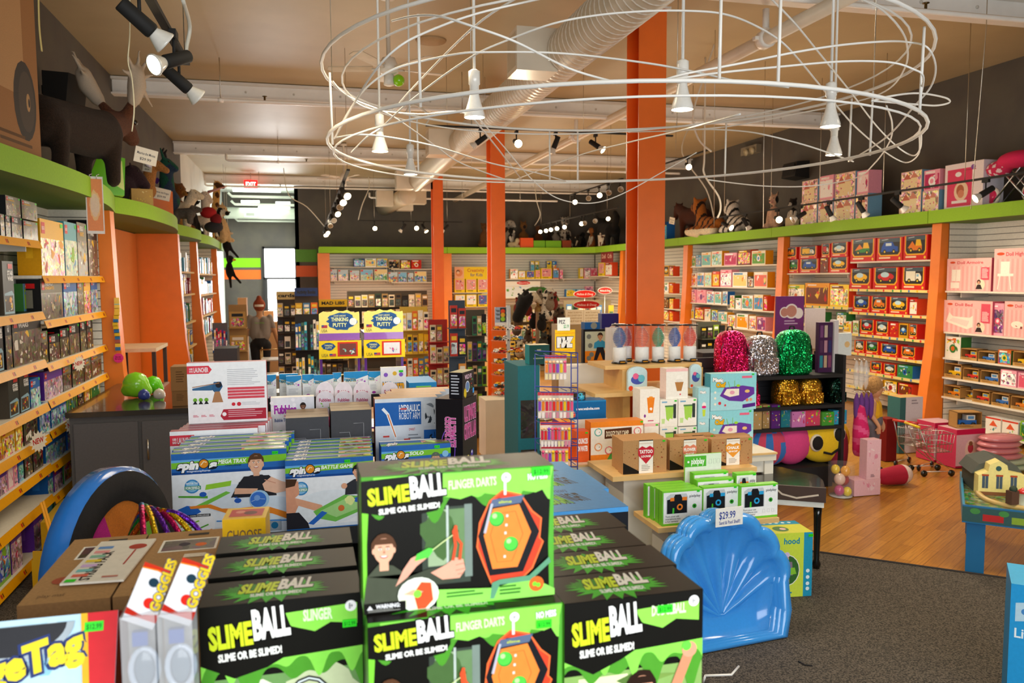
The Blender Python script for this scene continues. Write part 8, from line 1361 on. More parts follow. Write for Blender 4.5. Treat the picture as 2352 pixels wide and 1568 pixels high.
# ---------------------------------------------------------------- black gondola with sequin bags
KS=1;YG=6.6;BK='#1b1a1c';X0=aty(1740,YG,.6);X1=aty(1908,YG,.6)+.12
t=thing('black_gondola','black slatted shelf unit carrying sequin backpacks and plush pillows','shelf unit',(0,0,0));gz={}
mb=MB();mb.box(X0-.45,YG-.02,.006,X1-.1,YG+.45,.2,'#121114','matte');mb.obj('base',t);mb=MB();mb.box(X0-.45,YG+.42,.2,X1,YG+.46,1.22,'#2c2b30','matte');[mb.box(X0-.45,YG+.412,.22+k*.1,X1,YG+.42,.225+k*.1,'#0c0b0d','matte')for k in range(10)];mb.obj('slat_back',t)
mb=MB();mb.box(X1,YG-.0,.006,X1+.03,YG+.46,1.25,BK,'matte');mb.obj('end_panel',t)
for k,py in enumerate((862,932,981)):z=at(1850,py,Y=YG).z;gz[k]=z;mb=MB();mb.box(X0-.45,YG,z-.03,X1,YG+.41,z,BK,'matte');mb.obj('shelf_board',t)
def pack_(lab,px,py,pw,zz,Y,col,g,mat='sequin',nm='backpack'):
    w_=aty(px+pw/2,Y,zz)-aty(px-pw/2,Y,zz);H=at(px,py,Y=Y).z-zz;x=aty(px,Y,zz+H/2);t=thing(nm,lab,'backpack',(x,Y+.1,zz+.001),0,g)
    mb=MB();n,m=20,14;mb.v=[(w_/2*math.copysign(abs(math.cos(a))**.55,math.cos(a))*s_,(.09*math.copysign(abs(math.sin(a))**.6,math.sin(a)))*(s_**.5),H*zf)for zf,s_ in((0,.86),(.04,.98),(.3,1.02),(.6,1.0),(.78,.95),(.88,.82),(.95,.6),(.99,.3),(1,.05))for a in[2*PI*k/n for k in range(n)]];L_=9
    mb.f=[(j*n+i,j*n+(i+1)%n,(j+1)*n+(i+1)%n,(j+1)*n+i)for j in range(L_-1)for i in range(n)]+[tuple(range(n))[::-1]];mb.c=[col]*len(mb.f);mb.m=[mat]*len(mb.f);mb.s=[True]*len(mb.f);mb.obj('body',t)
    mb=MB();mb.cbox((0,-.085,H*.26),(w_*.78,.05,H*.38),col,mat);mb.obj('front_pocket',t)
    mb=MB();mb.tube([(-.03,.02,H*.97),(-.02,.02,H*1.07),(.02,.02,H*1.07),(.03,.02,H*.97)],.008,'#17151a','cloth',6);mb.obj('handle',t)
    mb=MB();mb.tube([(w_*.46*math.cos(a),-.07,H*.5+H*.42*math.sin(a))for a in[k/10*PI for k in range(11)]],.004,'#17151a','plastic',5);mb.obj('zip',t);return t
for lab,px,py,pw,c in(('crimson sequin backpack, left of three on the gondola',1691,760,68,'#e0246a'),('silver rainbow sequin backpack in the middle of three',1760,771,72,'#b8b4bc'),('emerald green sequin backpack, right of three on the gondola',1835,758,76,'#12a45a')):pack_(lab,px,py,pw,gz[0],YG+.02,c,'sequin backpacks on the gondola')
for lab,px,pw,c in(('small gold sequin bag, left of the pair',1817,52,'#c8962a'),('small gold sequin bag, right of the pair',1871,50,'#d8a434'),('small dark green sequin bag at the right end',1930,34,'#14342a'),('small pink sequin bag behind the ice cream boxes',1736,22,'#e0246a')):pack_(lab,px,868,pw,gz[1],YG+.02,c,'small sequin bags on the gondola',nm='sequin_bag')
for i,(p0,p1,py,k,lb)in enumerate(((1730,1750,931,'#b89a68','brown paper bag toy, left'),(1752,1768,930,'#b08f5c','brown paper bag toy, right'),(1772,1792,930,'#5a2a7a','purple card pack'),(1794,1817,935,'#2a7a8a','blue and green card pack'),(1819,1850,945,'#c87ab8','pink bottle set'),(1848,1884,942,'#d8486a','red and green craft box'),(1888,1916,946,'#4a9a3a','green card game box'),(1914,1945,942,'#3aa4c8','blue card game box'))):
    bx('kit_box',lb+' on the third gondola shelf','boxed toy',(p0,py,p1,981),YG+.02+.03*(i%2),.08,k,lambda a,i=i:a.bits(.05,.1,.95,.9,14,PALS[('baby','pink','jungle')[i%3]],i,(.15,.4)),'small toys on the third gondola shelf',z=gz[2]+.001,st=.8)
for i,(px,py,w_,h_,c,c2,lb)in enumerate(((1765,1040,.26,.2,'#d84a6a','#3a7ac8','patchwork felt cushion in clear film'),(1820,1035,.21,.22,'#e0468a','#c83a7a','bright pink plush cushion in clear film'),(1893,1035,.29,.24,'#f0c81e','#e8b81a','big yellow plush face cushion with oval black eyes'))):
    x=aty(px,YG+.12,.4);t=thing('plush_cushion',lb,'cushion',(x,YG+.14,.2),0,'plush cushions on the gondola base');mb=MB();mb.ball((0,0,h_*.95),(w_,.11,h_*.95),c,'cloth',20,12)
    mb.c=[(c2 if(sum(mb.v[f[0]])>.25)==bool(k%2)else c)if i==0 else c for k,f in enumerate(mb.f)];mb.obj('body',t)
    if i==2:
        for s in(-.13,.11):mb=MB();mb.ball((s,-.088,h_*1.05+s*.3),(.075,.03,.085),'#e8e0cc','cloth');mb.ball((s,-.10,h_*1.05+s*.3),(.062,.03,.07),'#16130f','cloth');mb.obj('eye',t)
        mb=MB();mb.tube([(-.06,-.105,.12),(.02,-.112,.1),(.1,-.1,.14)],.012,'#16130f','cloth');mb.obj('mouth',t)
# signs and racks behind the backpacks
def ps(a):a.rect(0,0,1,1,'#7a3a7a');[a.ell(x,y,.07*r,'#f0e4e0')for x,y,r in((.3,.7,.8),(.55,.72,1.1),(.8,.68,.8))];[a.ell(x,y,.055*r,'#c88a7a')for x,y,r in((.3,.7,.8),(.55,.72,1.1))];a.lines(.3,.45,.8,.55,2,'#c8a8c8');[a.ell(.2+.2*k,.24,.03,'#e8c8c0')for k in range(4)];a.rect(0,0,1,.12,'#b8407a')
bx('poster_board','purple poster with round photos behind the green backpack','sign',(1782,680,1846,770),7.35,.02,'#7a3a7a',ps,z=1.24);bx('poster_board','white and pink card standing right of the purple poster','sign',(1850,708,1895,770),7.4,.02,'#ecdcd8',z=1.24,top='#cccccc')
mb=MB();mb.box(X0-.2,7.3,.006,X1+.15,7.7,1.238,'#3a383c','matte');tag(mb.obj('storage_block'),'dark cabinet behind the black gondola','cabinet')
t=thing('card_rack','purple card rack with a white side post beside the green backpack','rack',(0,0,0));cx,w_,zb_,h_=fr(1880,740,1912,856,6.75);mb=MB();mb.box(cx-w_/2,6.75,gz[0]+.002,cx+w_/2,6.8,zb_+h_,'#4a2a4e','print');a=Art(mb,(cx-w_/2,6.749,gz[0]),(1,0,0),(0,0,1),w_,zb_+h_-gz[0]);[a.rect(.1+.3*(k%3),.1+.3*(k//3),.32+.3*(k%3),.34+.3*(k//3),c)for k,c in enumerate(('#3a8a9a','#c8a88a','#8a4a6a','#5a3a5a','#b88a9a','#3a3a6a','#7a4a7a','#c8b8a8','#4a3a5a'))];mb.obj('card_panel',t);mb=MB();mb.box(cx+w_/2+.002,6.73,gz[0]+.002,cx+w_/2+.05,6.8,zb_+h_+.02,'#d8d4d8','paint');mb.obj('post',t)
bx('craft_kit_box','white and teal packet at the gondola end','boxed toy',(1922,765,1956,806),YG+.2,.04,'#dfe8e8',lambda a:a.ell(.7,.5,.03,'#e8c48a'),z=1.222)
# umbrellas, skirt, boxes, bucket by the gondola end
for j,(py0,py1,c,n,lb)in enumerate(((826,892,'#c8b0bc',3,'clear'),(900,962,'#6a3a8a',4,'purple'))):
    for k in range(n):q=at(1960+k*(11 if j==0 else 11),py0,Y=6.55);H=q.z-at(1970,py1,Y=6.55).z;mb=MB();mb.lathe([(.006,-H),(.024,-H*.8),(.028,-H*.3),(.012,-.02),(.004,0)],(0,0,0),c,'film' if j==0 else 'cloth',10);mb.tube([(0,0,-.01),(0,.04,.01),(0,.07,.0)],.003,'#c8c8c8','metal',5);o=tag(mb.obj('child_umbrella',None,(q.x+.0,6.50,q.z)),'%s rolled child umbrella, %s from left on the gondola end'%(lb,ORD[k]),'umbrella','rolled umbrellas on the gondola end')
B=Body();B.chain([((0,0,.42),.05),((.02,0,.2),.08),((0,0,.02),.06)],lambda p:'#d8206a' if math.sin(p[2]*50+p[0]*30)>-.3 else '#e85a94');q=at(1972,1040,Y=6.5);tag(B.mesh(.02,'cloth').obj('wrapped_dress',None,(q.x,6.5,q.z)),'shiny pink dress in film hanging below the purple umbrellas','dress-up dress')
t=thing('prize_bucket','clear plastic tub of small toys standing on the floor','tub',at(1931,1138,Z=.006),0);mb=MB();mb.lathe([(.1,0),(.11,.01),(.115,.3)],col='#ffffff',mat='clear',n=24,cap=False);mb.obj('wall',t);mb=MB();mb.lathe([(.1,.001),(.1,.006)],n=20,col='#c8c8c8',mat='plastic');mb.obj('bottom',t)
for i,(x,y,z,r,c,lb)in enumerate(((-.04,-.03,.06,.045,'#c8508a','pink'),(.03,-.05,.05,.04,'#f0d83a','yellow'),(-.03,-.02,.16,.05,'#e8c8b8','pale'),(.04,.02,.14,.05,'#a82a2a','red'),(.03,-.02,.23,.045,'#e8a01e','orange'),(-.04,.03,.24,.04,'#e8c82a','golden'))):mb=MB();mb.ball((0,0,0),(r,r,r*1.1),c,'plastic',12,8);tag(mb.obj('small_toy',None,t.location+V((x,y,z))),lb+' round toy inside the clear tub','toy','toys in the clear tub')
z_=.007;bx('toy_carton','flat pink carton on the floor by the clear tub','boxed toy',(1962,1101,2022,1133),6.2,.15,'#e8b8c4',lambda a:a.bits(.05,.1,.9,.9,10,['#e090a8','#f0d0d8'],1,(.2,.5)),z=z_);zc_=z_+fr(1962,1101,2022,1133,6.2,z_)[3]+.001
bx('toy_carton','upright pink carton on top of the flat one','boxed toy',(1991,1010,2023,1101),6.2,.1,'#ecc0cc',lambda a:(a.bits(.1,.2,.9,.95,12,['#e090a8','#f4dce0'],2,(.15,.4)),a.lines(.3,.04,.6,.12,3,'#6a4a5a')),z=zc_)
B=Body();B.cap((-.06,0,.09),.08,(.14,0,.1),.1,lambda p:'#e8d0c8' if p[0]>.13 else '#b01838');q=at(2035,1100,Z=.08);tag(B.mesh(.02,'cloth').obj('dress_bag',None,(q.x+.08,q.y+.05,.0)),'crumpled dark pink dress lying on the floor behind the pink cartons','dress-up dress')
B=Body();B.ell((0,0,.3),(.1,.07,.26),'#8a1230');tag(B.mesh(.025,'cloth').obj('dress_bag',None,(at(1965,1080,Y=6.45).x,6.7,.02)),'dark red velvet dress bag behind the clear tub','dress-up dress')
bx('tall_box','dark red upright case beside the child','box',(2036,962,2060,1050),7.3,.15,'#7a1c1c',z=.007);bx('tall_box','tall white box with a teal side next to the red case','boxed toy',(2066,912,2118,1060),7.6,.2,'#d8d0d4',lambda a:(a.rect(0,0,.25,1,'#3a6a6a'),a.lines(.5,.85,.8,.95,2,'#9a9098')),z=.007,side='#3a6a6a',top='#d8b070')
for i,(p0,p1,py,Y,lb)in enumerate(((2146,2196,970,7.15,'left'),(2196,2262,985,6.85,'right'))):bx('doll_box','pink and crimson doll box on the floor, %s of the pair'%lb,'boxed toy',(p0,py,p1,1088),Y,.26,'#dcb0b8',lambda a:(a.rect(0,.86,1,1,'#c81a4a'),a.rect(0,0,1,.05,'#a81a3a'),a.ell(.5,.45,.07,'#e8c8b8',.11),a.ell(.5,.5,.035,'#b83a4a',.05),a.ell(.5,.62,.025,'#8a5a3a')),'pink and crimson doll boxes on the floor',z=.007,side='#c83a5a')
zq=.007+fr(2196,985,2262,1088,6.85,.007)[3]+.001;place('wood',.26,.17,.16,(fr(2196,985,2262,1088,6.85,.007)[0],6.88,zq),-.25,'brown open-front toy box resting on the right pink and crimson box',None,2)
for k in range(6):mb=MB();R=random.Random(k);mb.ball((0,0,.04),(.24,.16,.042),'#d8848a' if k>1 else '#b8c8a8','plastic',16,6);tag(mb.obj('wrapped_toy',None,(aty(2305,6.6,.1)+R.uniform(-.02,.02)+(0 if k>1 else .12),6.65-.0*k,.007+.06*(k if k>1 else k)+(0 if k>1 else 0))),'%s film-wrapped soft toy up in the pile below the doll shelves'%ORD[k],'wrapped toy','film-wrapped toys piled on the floor')
# toy shopping carts
for i,(px,Y,rz,lb)in enumerate(((2100,7.05,.4,'wire toy shopping cart with a red handle, left'),(2140,6.75,-.2,'wire toy shopping cart with a yellow and red handle, right'))):
    t=thing('toy_cart',lb+' of two','toy shopping cart',(aty(px,Y,0),Y,.0),rz,'toy shopping carts');S_='#b8b4b0';mb=MB()
    for z,k in((.24,.8),(.32,.9),(.42,1)):mb.tube([(-.14*k,-.12,z),(.16*k,-.09,z),(.16*k,.09,z),(-.14*k,.12,z)],.004,S_,'metal',5,closed=True)
    for q in range(9):x=-.14+.3*q/8;mb.tube([(x*.8,-.11,.24),(x,-.11,.42)],.0025,S_,'metal',4);mb.tube([(x*.8,.11,.24),(x,.11,.42)],.0025,S_,'metal',4);mb.tube([(x*.8,-.11,.24),(x*.8,.11,.24)],.0025,S_,'metal',4)
    mb.obj('basket',t);mb=MB()
    for s in(-.12,.12):mb.tube([(-.16,s,.05),(.14,s,.05),(-.1,s,.22),(-.22,s,.5)],.006,S_,'metal',6)
    mb.obj('frame',t);mb=MB();mb.tube([(-.22,-.13,.5),(-.22,.13,.5)],.014,'#c8281e' if i==0 else '#e8c82a','plastic',8);mb.obj('handle',t)
    for x in(-.15,.13):
        for s in(-.12,.12):mb=MB();mb.lathe([(.032,-.008),(.032,.008)],(x,s,.033),'#16140f','plastic',12,axis=(0,1,0));mb.obj('wheel',t)
# ---- people
def person(name,lab,loc,ang,H,shirt,legs,skin,hair,arms,child=False,back=None):
    t=thing(name,lab,'person',loc,ang);S=lambda*p:tuple(q*H for q in p);B=Body();hz=.93 if not child else .88;hr=.062 if not child else .095;sh=.81 if not child else .74
    B.ell(S(0,0,hz),(hr*.95*H,hr*.82*H,hr*1.15*H),skin);B.cap(S(0,0,hz-.06),.032*H,S(0,0,sh),.034*H,skin)
    for s,(e,h)in zip((-1,1),arms):
        B.chain([(S(s*.105,0,sh),.032*H),(S(*e),.026*H),(S(*h),.018*H)],lambda p,s=s:shirt if p[2]>(sh-.12)*H and not child else skin)
        B.ell(S(h[0],h[1],h[2]-.025),(.014*H,.022*H,.034*H),skin)
        for f_ in range(4):B.cap(S(h[0],h[1]-.018+f_*.011,h[2]-.05),.0065*H,S(h[0]+.004,h[1]-.02+f_*.011,h[2]-.082+abs(f_-1.5)*.004),.005*H,skin)
        B.cap(S(h[0],h[1]-.02,h[2]-.02),.007*H,S(h[0],h[1]-.038,h[2]-.045),.006*H,skin)
    for s in(-1,1):B.chain([(S(s*.05,0,.5),.066*H),(S(s*.052,.0,.28),.042*H),(S(s*.055,-.0,.05),.028*H)],legs);B.cap(S(s*.055,-.03,.022),.024*H,S(s*.06,.07,.02),.022*H,'#2a2a2e')
    B.cap(S(0,0,.53),.085*H,S(0,0,.62),.076*H,lambda p:legs if p[2]<.58*H else shirt);B.cap(S(-.04,0,.62),.072*H,S(-.05,0,sh-.05),.062*H,shirt);B.cap(S(.04,0,.62),.072*H,S(.05,0,sh-.05),.062*H,shirt)
    B.mesh(.0095*H,'cloth',3).obj('body',t)
    B=Body();B.ell(S(0,-.012,hz+.012),(hr*1.08*H,hr*.95*H,hr*1.15*H),hair);
    if child:B.cap(S(0,-.05,hz),.075*H,S(0,-.075,hz-.16),.05*H,hair)
    else:B.ell(S(0,-.02,hz+.09),(.03*H,.03*H,.03*H),hair)
    B.mesh(.012*H,'fur',3).obj('hair' if child else 'knit_hat',t)
    mb=MB();[mb.ball(S(s*.022,hr*.82+.002,hz+.005),.008*H,'#f4f0ea','plastic',8,6)for s in(-1,1)];[mb.ball(S(s*.022,hr*.82+.008,hz+.005),.004*H,'#3a2a1c','plastic',8,6)for s in(-1,1)];mb.obj('eyes',t);mb=MB();mb.cbox(S(0,hr*.84,hz-.042),S(.03,.006,.006),'#b05a50','skin');mb.obj('mouth',t);mb=MB();mb.ball(S(0,hr*.86,hz-.018),(.009*H,.014*H,.014*H),skin,'skin',8,6);mb.obj('nose',t)
    return t
xp=aty(597,15,1.2);t=person('person','woman in a grey T-shirt, black trousers and red knit hat walking away',(xp,15,.005),0,1.62,'#8a8078','#17161a','#c8946c','#9a4a2e',(((-.15,-.02,.66),(-.155,.02,.5)),((.15,.0,.66),(.185,.05,.51))))
mb=MB();a=Art(mb,(-.08,-.112,1.2),(1,0,0),(0,0,1),.16,.04);a.text('toy shop',.0,.2,.6,'#7ab84a',w=1);mb.obj('shirt_lettering',t)
mb=MB();mb.lathe([(.098,0),(.1,.035),(.09,.04)],(0,-.02,1.50),'#e8dccc','cloth',16,cap=False);mb.obj('hat_band',t)
t=person('person','small blond child in a yellow top and grey bottoms, half hidden by umbrellas',(aty(2008,7.0,.5),7.0,0),-2.4,.98,'#f0b81e','#6a6670','#d8a078','#b88a54',(((-.13,-.0,.6),(-.13,.07,.48)),((.13,.0,.6),(.14,.07,.5))),child=True)
# ---------------------------------------------------------------- candy rack, teal cabinet, car carousel
t=thing('candy_rack','blue wire rack of hanging candy dispensers with a yellow header card','rack',(0,0,0));YR=5.0;zt_=at(1290,812,Y=YR).z;xa,xb=aty(1232,YR,1.2),aty(1330,YR,1.2);mb=MB()
for x in(xa,xb,xb-.045):mb.tube([(x,YR+.03,.02),(x,YR+.03,zt_)],.004,'#2a3f9a','paint',5)
for k in range(14):z=zt_-.1*k;mb.tube([(xb-.045,YR+.03,z),(xb,YR+.03,z)],.003,'#2a3f9a','paint',4)
for py in(812,893,963,1012,1060):z=at(1290,py,Y=YR).z;mb.tube([(xa,YR+.03,z+.02),(xb,YR+.03,z-.0)],.004,'#2a3f9a','paint',5);mb.tube([(xa,YR-.1,z),(xb-.05,YR-.1,z-.015)],.004,'#2a3f9a','paint',5);[mb.tube([(xa+(xb-xa)*q,YR+.03,z),(xa+(xb-xa)*q,YR-.1,z)],.0025,'#2a3f9a','paint',4)for q in(0,.2,.4,.6,.8)]
mb.box(xa,YR-.1,.006,xb,YR+.06,.03,'#2a3f9a','paint');mb.obj('wire_frame',t)
mb=MB();cx,w_,zb_,h_=fr(1275,757,1321,822,YR+.03);mb.box(cx-w_/2,YR+.03,zb_,cx+w_/2,YR+.036,zb_+h_,'#f7c40f');a=Art(mb,(cx-w_/2,YR+.0298,zb_),(1,0,0),(0,0,1),w_,h_);a.text('PEZ',.16,.42,.28,'#f0ece4',w=.68,off=.12,out='#4a3a6a');a.line([(0,.88),(1,.88)],.002,'#e86a1e');a.line([(0,.28),(1,.28)],.002,'#e86a1e');mb.obj('header_card',t)
mb=MB();cx,w_,zb_,h_=fr(1280,729,1309,757,YR+.03);mb.box(cx-w_/2,YR+.028,zb_-.006,cx+w_/2,YR+.0302,zb_+h_,'#f4f4ea');a=Art(mb,(cx-w_/2,YR+.0278,zb_),(1,0,0),(0,0,1),w_,h_);a.text('PEZ',.12,.5,.3,'#3a2430',w=.5);a.text('$2.19',.5,.15,.26,'#2aa04a',w=.4);mb.obj('handwritten_card',t)
R=random.Random(5);n_=0
for r_,(py,h_,px0,px1,n)in enumerate(((815,60,1254,1296,6),(900,64,1238,1312,10),(968,62,1244,1306,9),(1022,56,1246,1300,8))):
    for k in range(n):
        px=px0+(px1-px0)*k/(n-1);q=at(px,py,Y=YR-.09);H=h_/1860*4.9;mb=MB();c=R.choice(['#f2c81e','#e8322a','#e85a8a','#8a4ac8','#f08a2a','#d82a4a']);mb.box(-.012,-.001,-H,.012,.001,0,'#e8d8d0','film');mb.box(-.008,-.009,-H*.7,.008,.001,-H*.35,c,'plastic');mb.ball((0,-.005,-H*.28),.011,R.choice(['#f0e0c8',c,'#e8b890']),'plastic',8,6);mb.box(-.008,-.006,-H*.98,.008,0,-H*.76,R.choice(['#f4e8e4','#d88aa0','#e8d8a8']),'print');mb.box(-.011,-.002,-.02,.011,0,0,'#c83a4a')
        tag(mb.obj('candy_dispenser',None,(q.x,YR-.1-.0,q.z)),'hanging candy dispenser, %s from left in the %s row of the blue rack'%(ORD[k],('top','second','third','lowest')[r_]),'candy dispenser','candy dispensers on the blue rack')
t=thing('teal_cabinet','teal case with dark window fronts left of the candy rack','cabinet',(aty(1190,5.5,1),5.5,.006));zc=at(1200,842,Y=5.5).z;mb=MB();mb.box(0,0,0,.16,.4,zc,'#0f6a78','matte');a=Art(mb,(0,-.0002,0),(1,0,0),(0,0,1),.16,zc);[a.rect(.12,z,.88,z+.2,'#2a241c','busy')for z in(.62,.36,.1)];mb.obj('body',t)
bx('book_box','dark teal upright box with a bird logo on the teal cabinet','boxed toy',(1216,792,1262,845),5.55,.12,'#1f4a48',lambda a:(a.text('neat',.38,.7,.12,'#c8c0a0',w=.2),a.lines(.2,.2,.85,.34,1,'#8a9a80')),z=.008+zc,side='#128a94',top='#c8b890')
t=thing('white_cube','white plinth cube under the toy car carousel','plinth',(aty(1116,8.4,.2),8.4,.0),0);wc=aty(1188,8.4,.2)-aty(1116,8.4,.2);zc2=at(1150,918,Y=8.4).z;mb=MB();mb.box(0,0,.05,wc,wc,zc2,'#e8dcc4','paint');mb.obj('box',t)
for x in(.04,wc-.04):
    for y in(.04,wc-.04):mb=MB();mb.lathe([(.02,0),(.02,.05)],(x,y,0),'#4a4440','plastic',8);mb.obj('caster',t)
t=thing('car_carousel','clear round tiered carousel full of toy cars','display stand',(aty(1168,8.75,1.2),8.75,zc2+.001));CC=t.location;mb=MB();mb.lathe([(.02,0),(.02,1.0)],col='#c8c4bc',mat='frost',n=10);mb.obj('post',t);TZs=[]
for k,py in enumerate((913,888,858,832,808,780,756)):z=at(1168,py,Y=8.75).z-CC.z;TZs.append(max(z,.012));mb=MB();mb.lathe([(.2,TZs[-1]-.008),(.2,TZs[-1])],col='#ffffff',mat='clear',n=28);mb.obj('tier',t)
CK=['#e8862a','#f2c11e','#f4f0e4','#2a8ac0','#c8281e','#1c1c1e','#e8a81e','#e8e4d8']
protos={}
def car(c,k):
    mb=MB();s=1 if k%3 else 1.15;mb.prism([(-.045*s,.008),(.045*s,.008),(.045*s,.02),(.03*s,.024),(.015*s,.036),(-.02*s,.036 if k%3 else .042),(-.035*s,.024),(-.045*s,.02)],-.019,.019,c,'plastic');mb.box(-.015,-.0195,.025,.012,.0195,.033,'#2a3038','plastic');[mb.lathe([(.009,-.0205),(.009,.0205)],(x*s,0,.009),'#161412','plastic',8,axis=(0,1,0))for x in(-.027,.027)];return mb.mesh('toy_car')
for k,z in enumerate(TZs):
    for j in range(9):
        a_=2*PI*j/9+k*.3;c=CK[(k*3+j*2)%8];me=protos.setdefault((c,j%3),None)or car(c,j);protos[(c,j%3)]=me;o=bpy.data.objects.new('toy_car',me);COL.objects.link(o);o.location=CC+V((.145*math.cos(a_),.145*math.sin(a_),z+.001));o.rotation_euler=(0,0,a_+PI/2)
        tag(o,'toy car on the %s tier up of the clear carousel, place %s counting anticlockwise'%(ORD[k],ORD[j]),'toy car','toy cars on the clear carousel')
def tl(a):a.rect(0,0,1,1,'#a8b4c4');a.rect(0,0,1,.28,'#e8e4dc');a.rect(.32,.3,.7,.97,'#3a3c3a');[(a.ell(.5,y,.026,c),a.poly([(.02,y+.08),(.3,y+.06),(.3,y-.02),(.14,y-.03)],'#6a6e76'),a.poly([(.98,y+.08),(.72,y+.06),(.72,y-.02),(.86,y-.03)],'#6a6e76'))for y,c in((.8,'#e8502a'),(.63,'#e8b03a'),(.44,'#9ad03a'))]
bx('traffic_light_sign','sign with a traffic light picture above the car carousel','sign',(1137,705,1173,757),8.9,.012,'#a8b4c4',tl,z=CC.z+max(TZs)+.002)
# ---------------------------------------------------------------- racks in the middle distance
def stall(nm,lab,r,Y,d,frame,rows,cols,pal,head=None,hc='#f2d03a',seed=1,fill=.9,group=None,cards='card_pack',zf=.006,cname='packet'):
    cx,w_,zb_,h_=fr(*r,Y,zf);t=thing(nm,lab,'rack',(cx,Y,zf),0,group);mb=MB();mb.box(-w_/2,d*.5,0,w_/2,d*.56,h_,frame,'matte');mb.box(-w_/2,0,0,w_/2,d,.05,frame,'matte')
    R=random.Random(seed);rows0=int(h_/(h_/rows));dz=(h_-(.12 if head else 0))/rows;[mb.box(-w_/2,.0,dz*i-.008,w_/2,d,dz*i,frame,'matte')for i in range(1,rows)]
    mb.obj('frame',t);vis=at(0,0,Y=Y)
    if head:mb=MB();mb.box(-w_/2,-.01,h_-.1,w_/2,0,h_+.02,hc,'print');Art(mb,(-w_/2,-.0105,h_-.1),(1,0,0),(0,0,1),w_,.12).text(head,.1,.3,.4,'#2a241a',w=.8,off=.04);mb.obj('header_card',t)
    for i in range(rows):
        if dz*(i+1)+zf<.45:continue
        for j in range(cols):
            if R.random()>fill:continue
            cw=w_/cols;c=R.choice(pal);hh=dz*R.uniform(.68,.86);mb=MB();mb.box(-cw*.44,0,0,cw*.44,.02,hh,c);a=fart(mb,cw*.88,hh);a.rect(.1,.1,.9,.6,R.choice(pal),'busy');a.rect(.15,.7,.85,.88,R.choice(['#f4efe0','#2a2a2e','#f2c83a']))
            tag(mb.obj(cname,None,(cx-w_/2+cw*(j+.5),Y+.04,zf+dz*i+.051 if i==0 else zf+dz*i+.001)),'%s, %s from left, %s row up, on the %s'%(cname.replace('_',' '),ORD[j],ORD[i],' '.join(lab.split()[:4])),cname.replace('_',' '),cname.replace('_',' ')+'s on the '+' '.join(lab.split()[:4]))
    return t
W5,K5,Y5,G5,B5=['#e8dcc8','#c8b89a','#f4ecdc'],['#2a241e','#5a4a34','#a88a5a','#c8b48a','#3a4a3a'],['#f2c81e','#e8702a','#d8a83a','#f4e8c8','#5a8ab0'],['#4a6a5a','#8aa878','#e8e0c8','#2a4a4a'],['#2a5a9a','#3aa0b8','#e8e4dc','#1a2a4a']
stall('card_spinner','tall greeting card spinner before the bright door',(638,672,684,850),12.5,.3,'#4a4238',7,3,W5+K5[:2],'cards','#c8b070',2,.95,cname='greeting_card')
stall('book_rack','black wire rack of slim blue books right of the card spinner',(680,722,735,850),11.6,.25,'#1c1a1a',3,8,B5+G5,None,seed=3,cname='slim_book')
stall('book_rack','activity book rack with a dark blue header',(680,664,733,716),12.2,.2,'#4a4034',6,3,Y5,'Activity Books','#2a3a6a',4,cname='activity_book')
stall('toy_rack','crowded dark toy rack between the card spinner and putty stands',(735,690,800,850),13.5,.4,'#3a3026',7,5,K5,'MAD LIBS','#f2c81e',5,cname='hanging_toy')
stall('toy_rack','dense back rack of hanging craft supplies left of the middle',(800,668,985,800),17.5,.4,'#4a4034',5,12,K5+['#d8ccb4','#8a4a2a','#e8d8b8'],None,seed=6,cname='craft_packet')
stall('book_rack','yellow and blue activity pad rack right of the putty stands',(924,705,988,860),9.5,.3,'#c8a43a',6,5,Y5,None,seed=7,cname='activity_pad')
stall('card_rack','deep red rack of tilted cards around the far column',(990,735,1034,880),9.2,.3,'#a8201a',6,3,['#c8b08a','#e8dcc0','#8a6a4a','#d8c8a8'],None,seed=8,cname='clear_packet')
stall('magnet_rack','silver and orange novelty spinner left of the middle column',(1036,690,1074,850),8.3,.2,'#3a4a5a',6,2,['#c83a2a','#e8a04a','#2a2a30','#b8c4cc'],None,seed=9,cname='novelty_pack')
stall('toy_rack','rack of hanging toys just left of the middle column',(1076,712,1120,860),9.8,.3,'#4a4438',5,4,['#3a7a5a','#2a2a30','#8ac83a','#c8b088','#5a3a7a'],None,seed=10,cname='hanging_toy')
stall('craft_rack','long rack of craft kits behind the plush puppet tree',(1172,700,1300,800),16.5,.4,'#8a7a5a',4,10,['#e8dcb8','#c8a878','#d84a3a','#6a8a5a','#e8c04a'],None,seed=11,cname='craft_packet')
stall('craft_rack','rack of small kits under the red oval signs',(1302,690,1412,790),14.5,.4,'#8a7a5a',4,8,['#e8dcb8','#3a7a4a','#d84a3a','#5a8ab8','#e8c04a'],None,seed=12,cname='kit_packet')
stall('figure_rack','rack of dark boxed animal figures right of the light tubes',(1612,740,1668,830),9.0,.3,'#4a4a3a',7,4,['#3a3a30','#8aa83a','#6a5a3a','#2a2a24'],None,seed=13,cname='figure_pack')
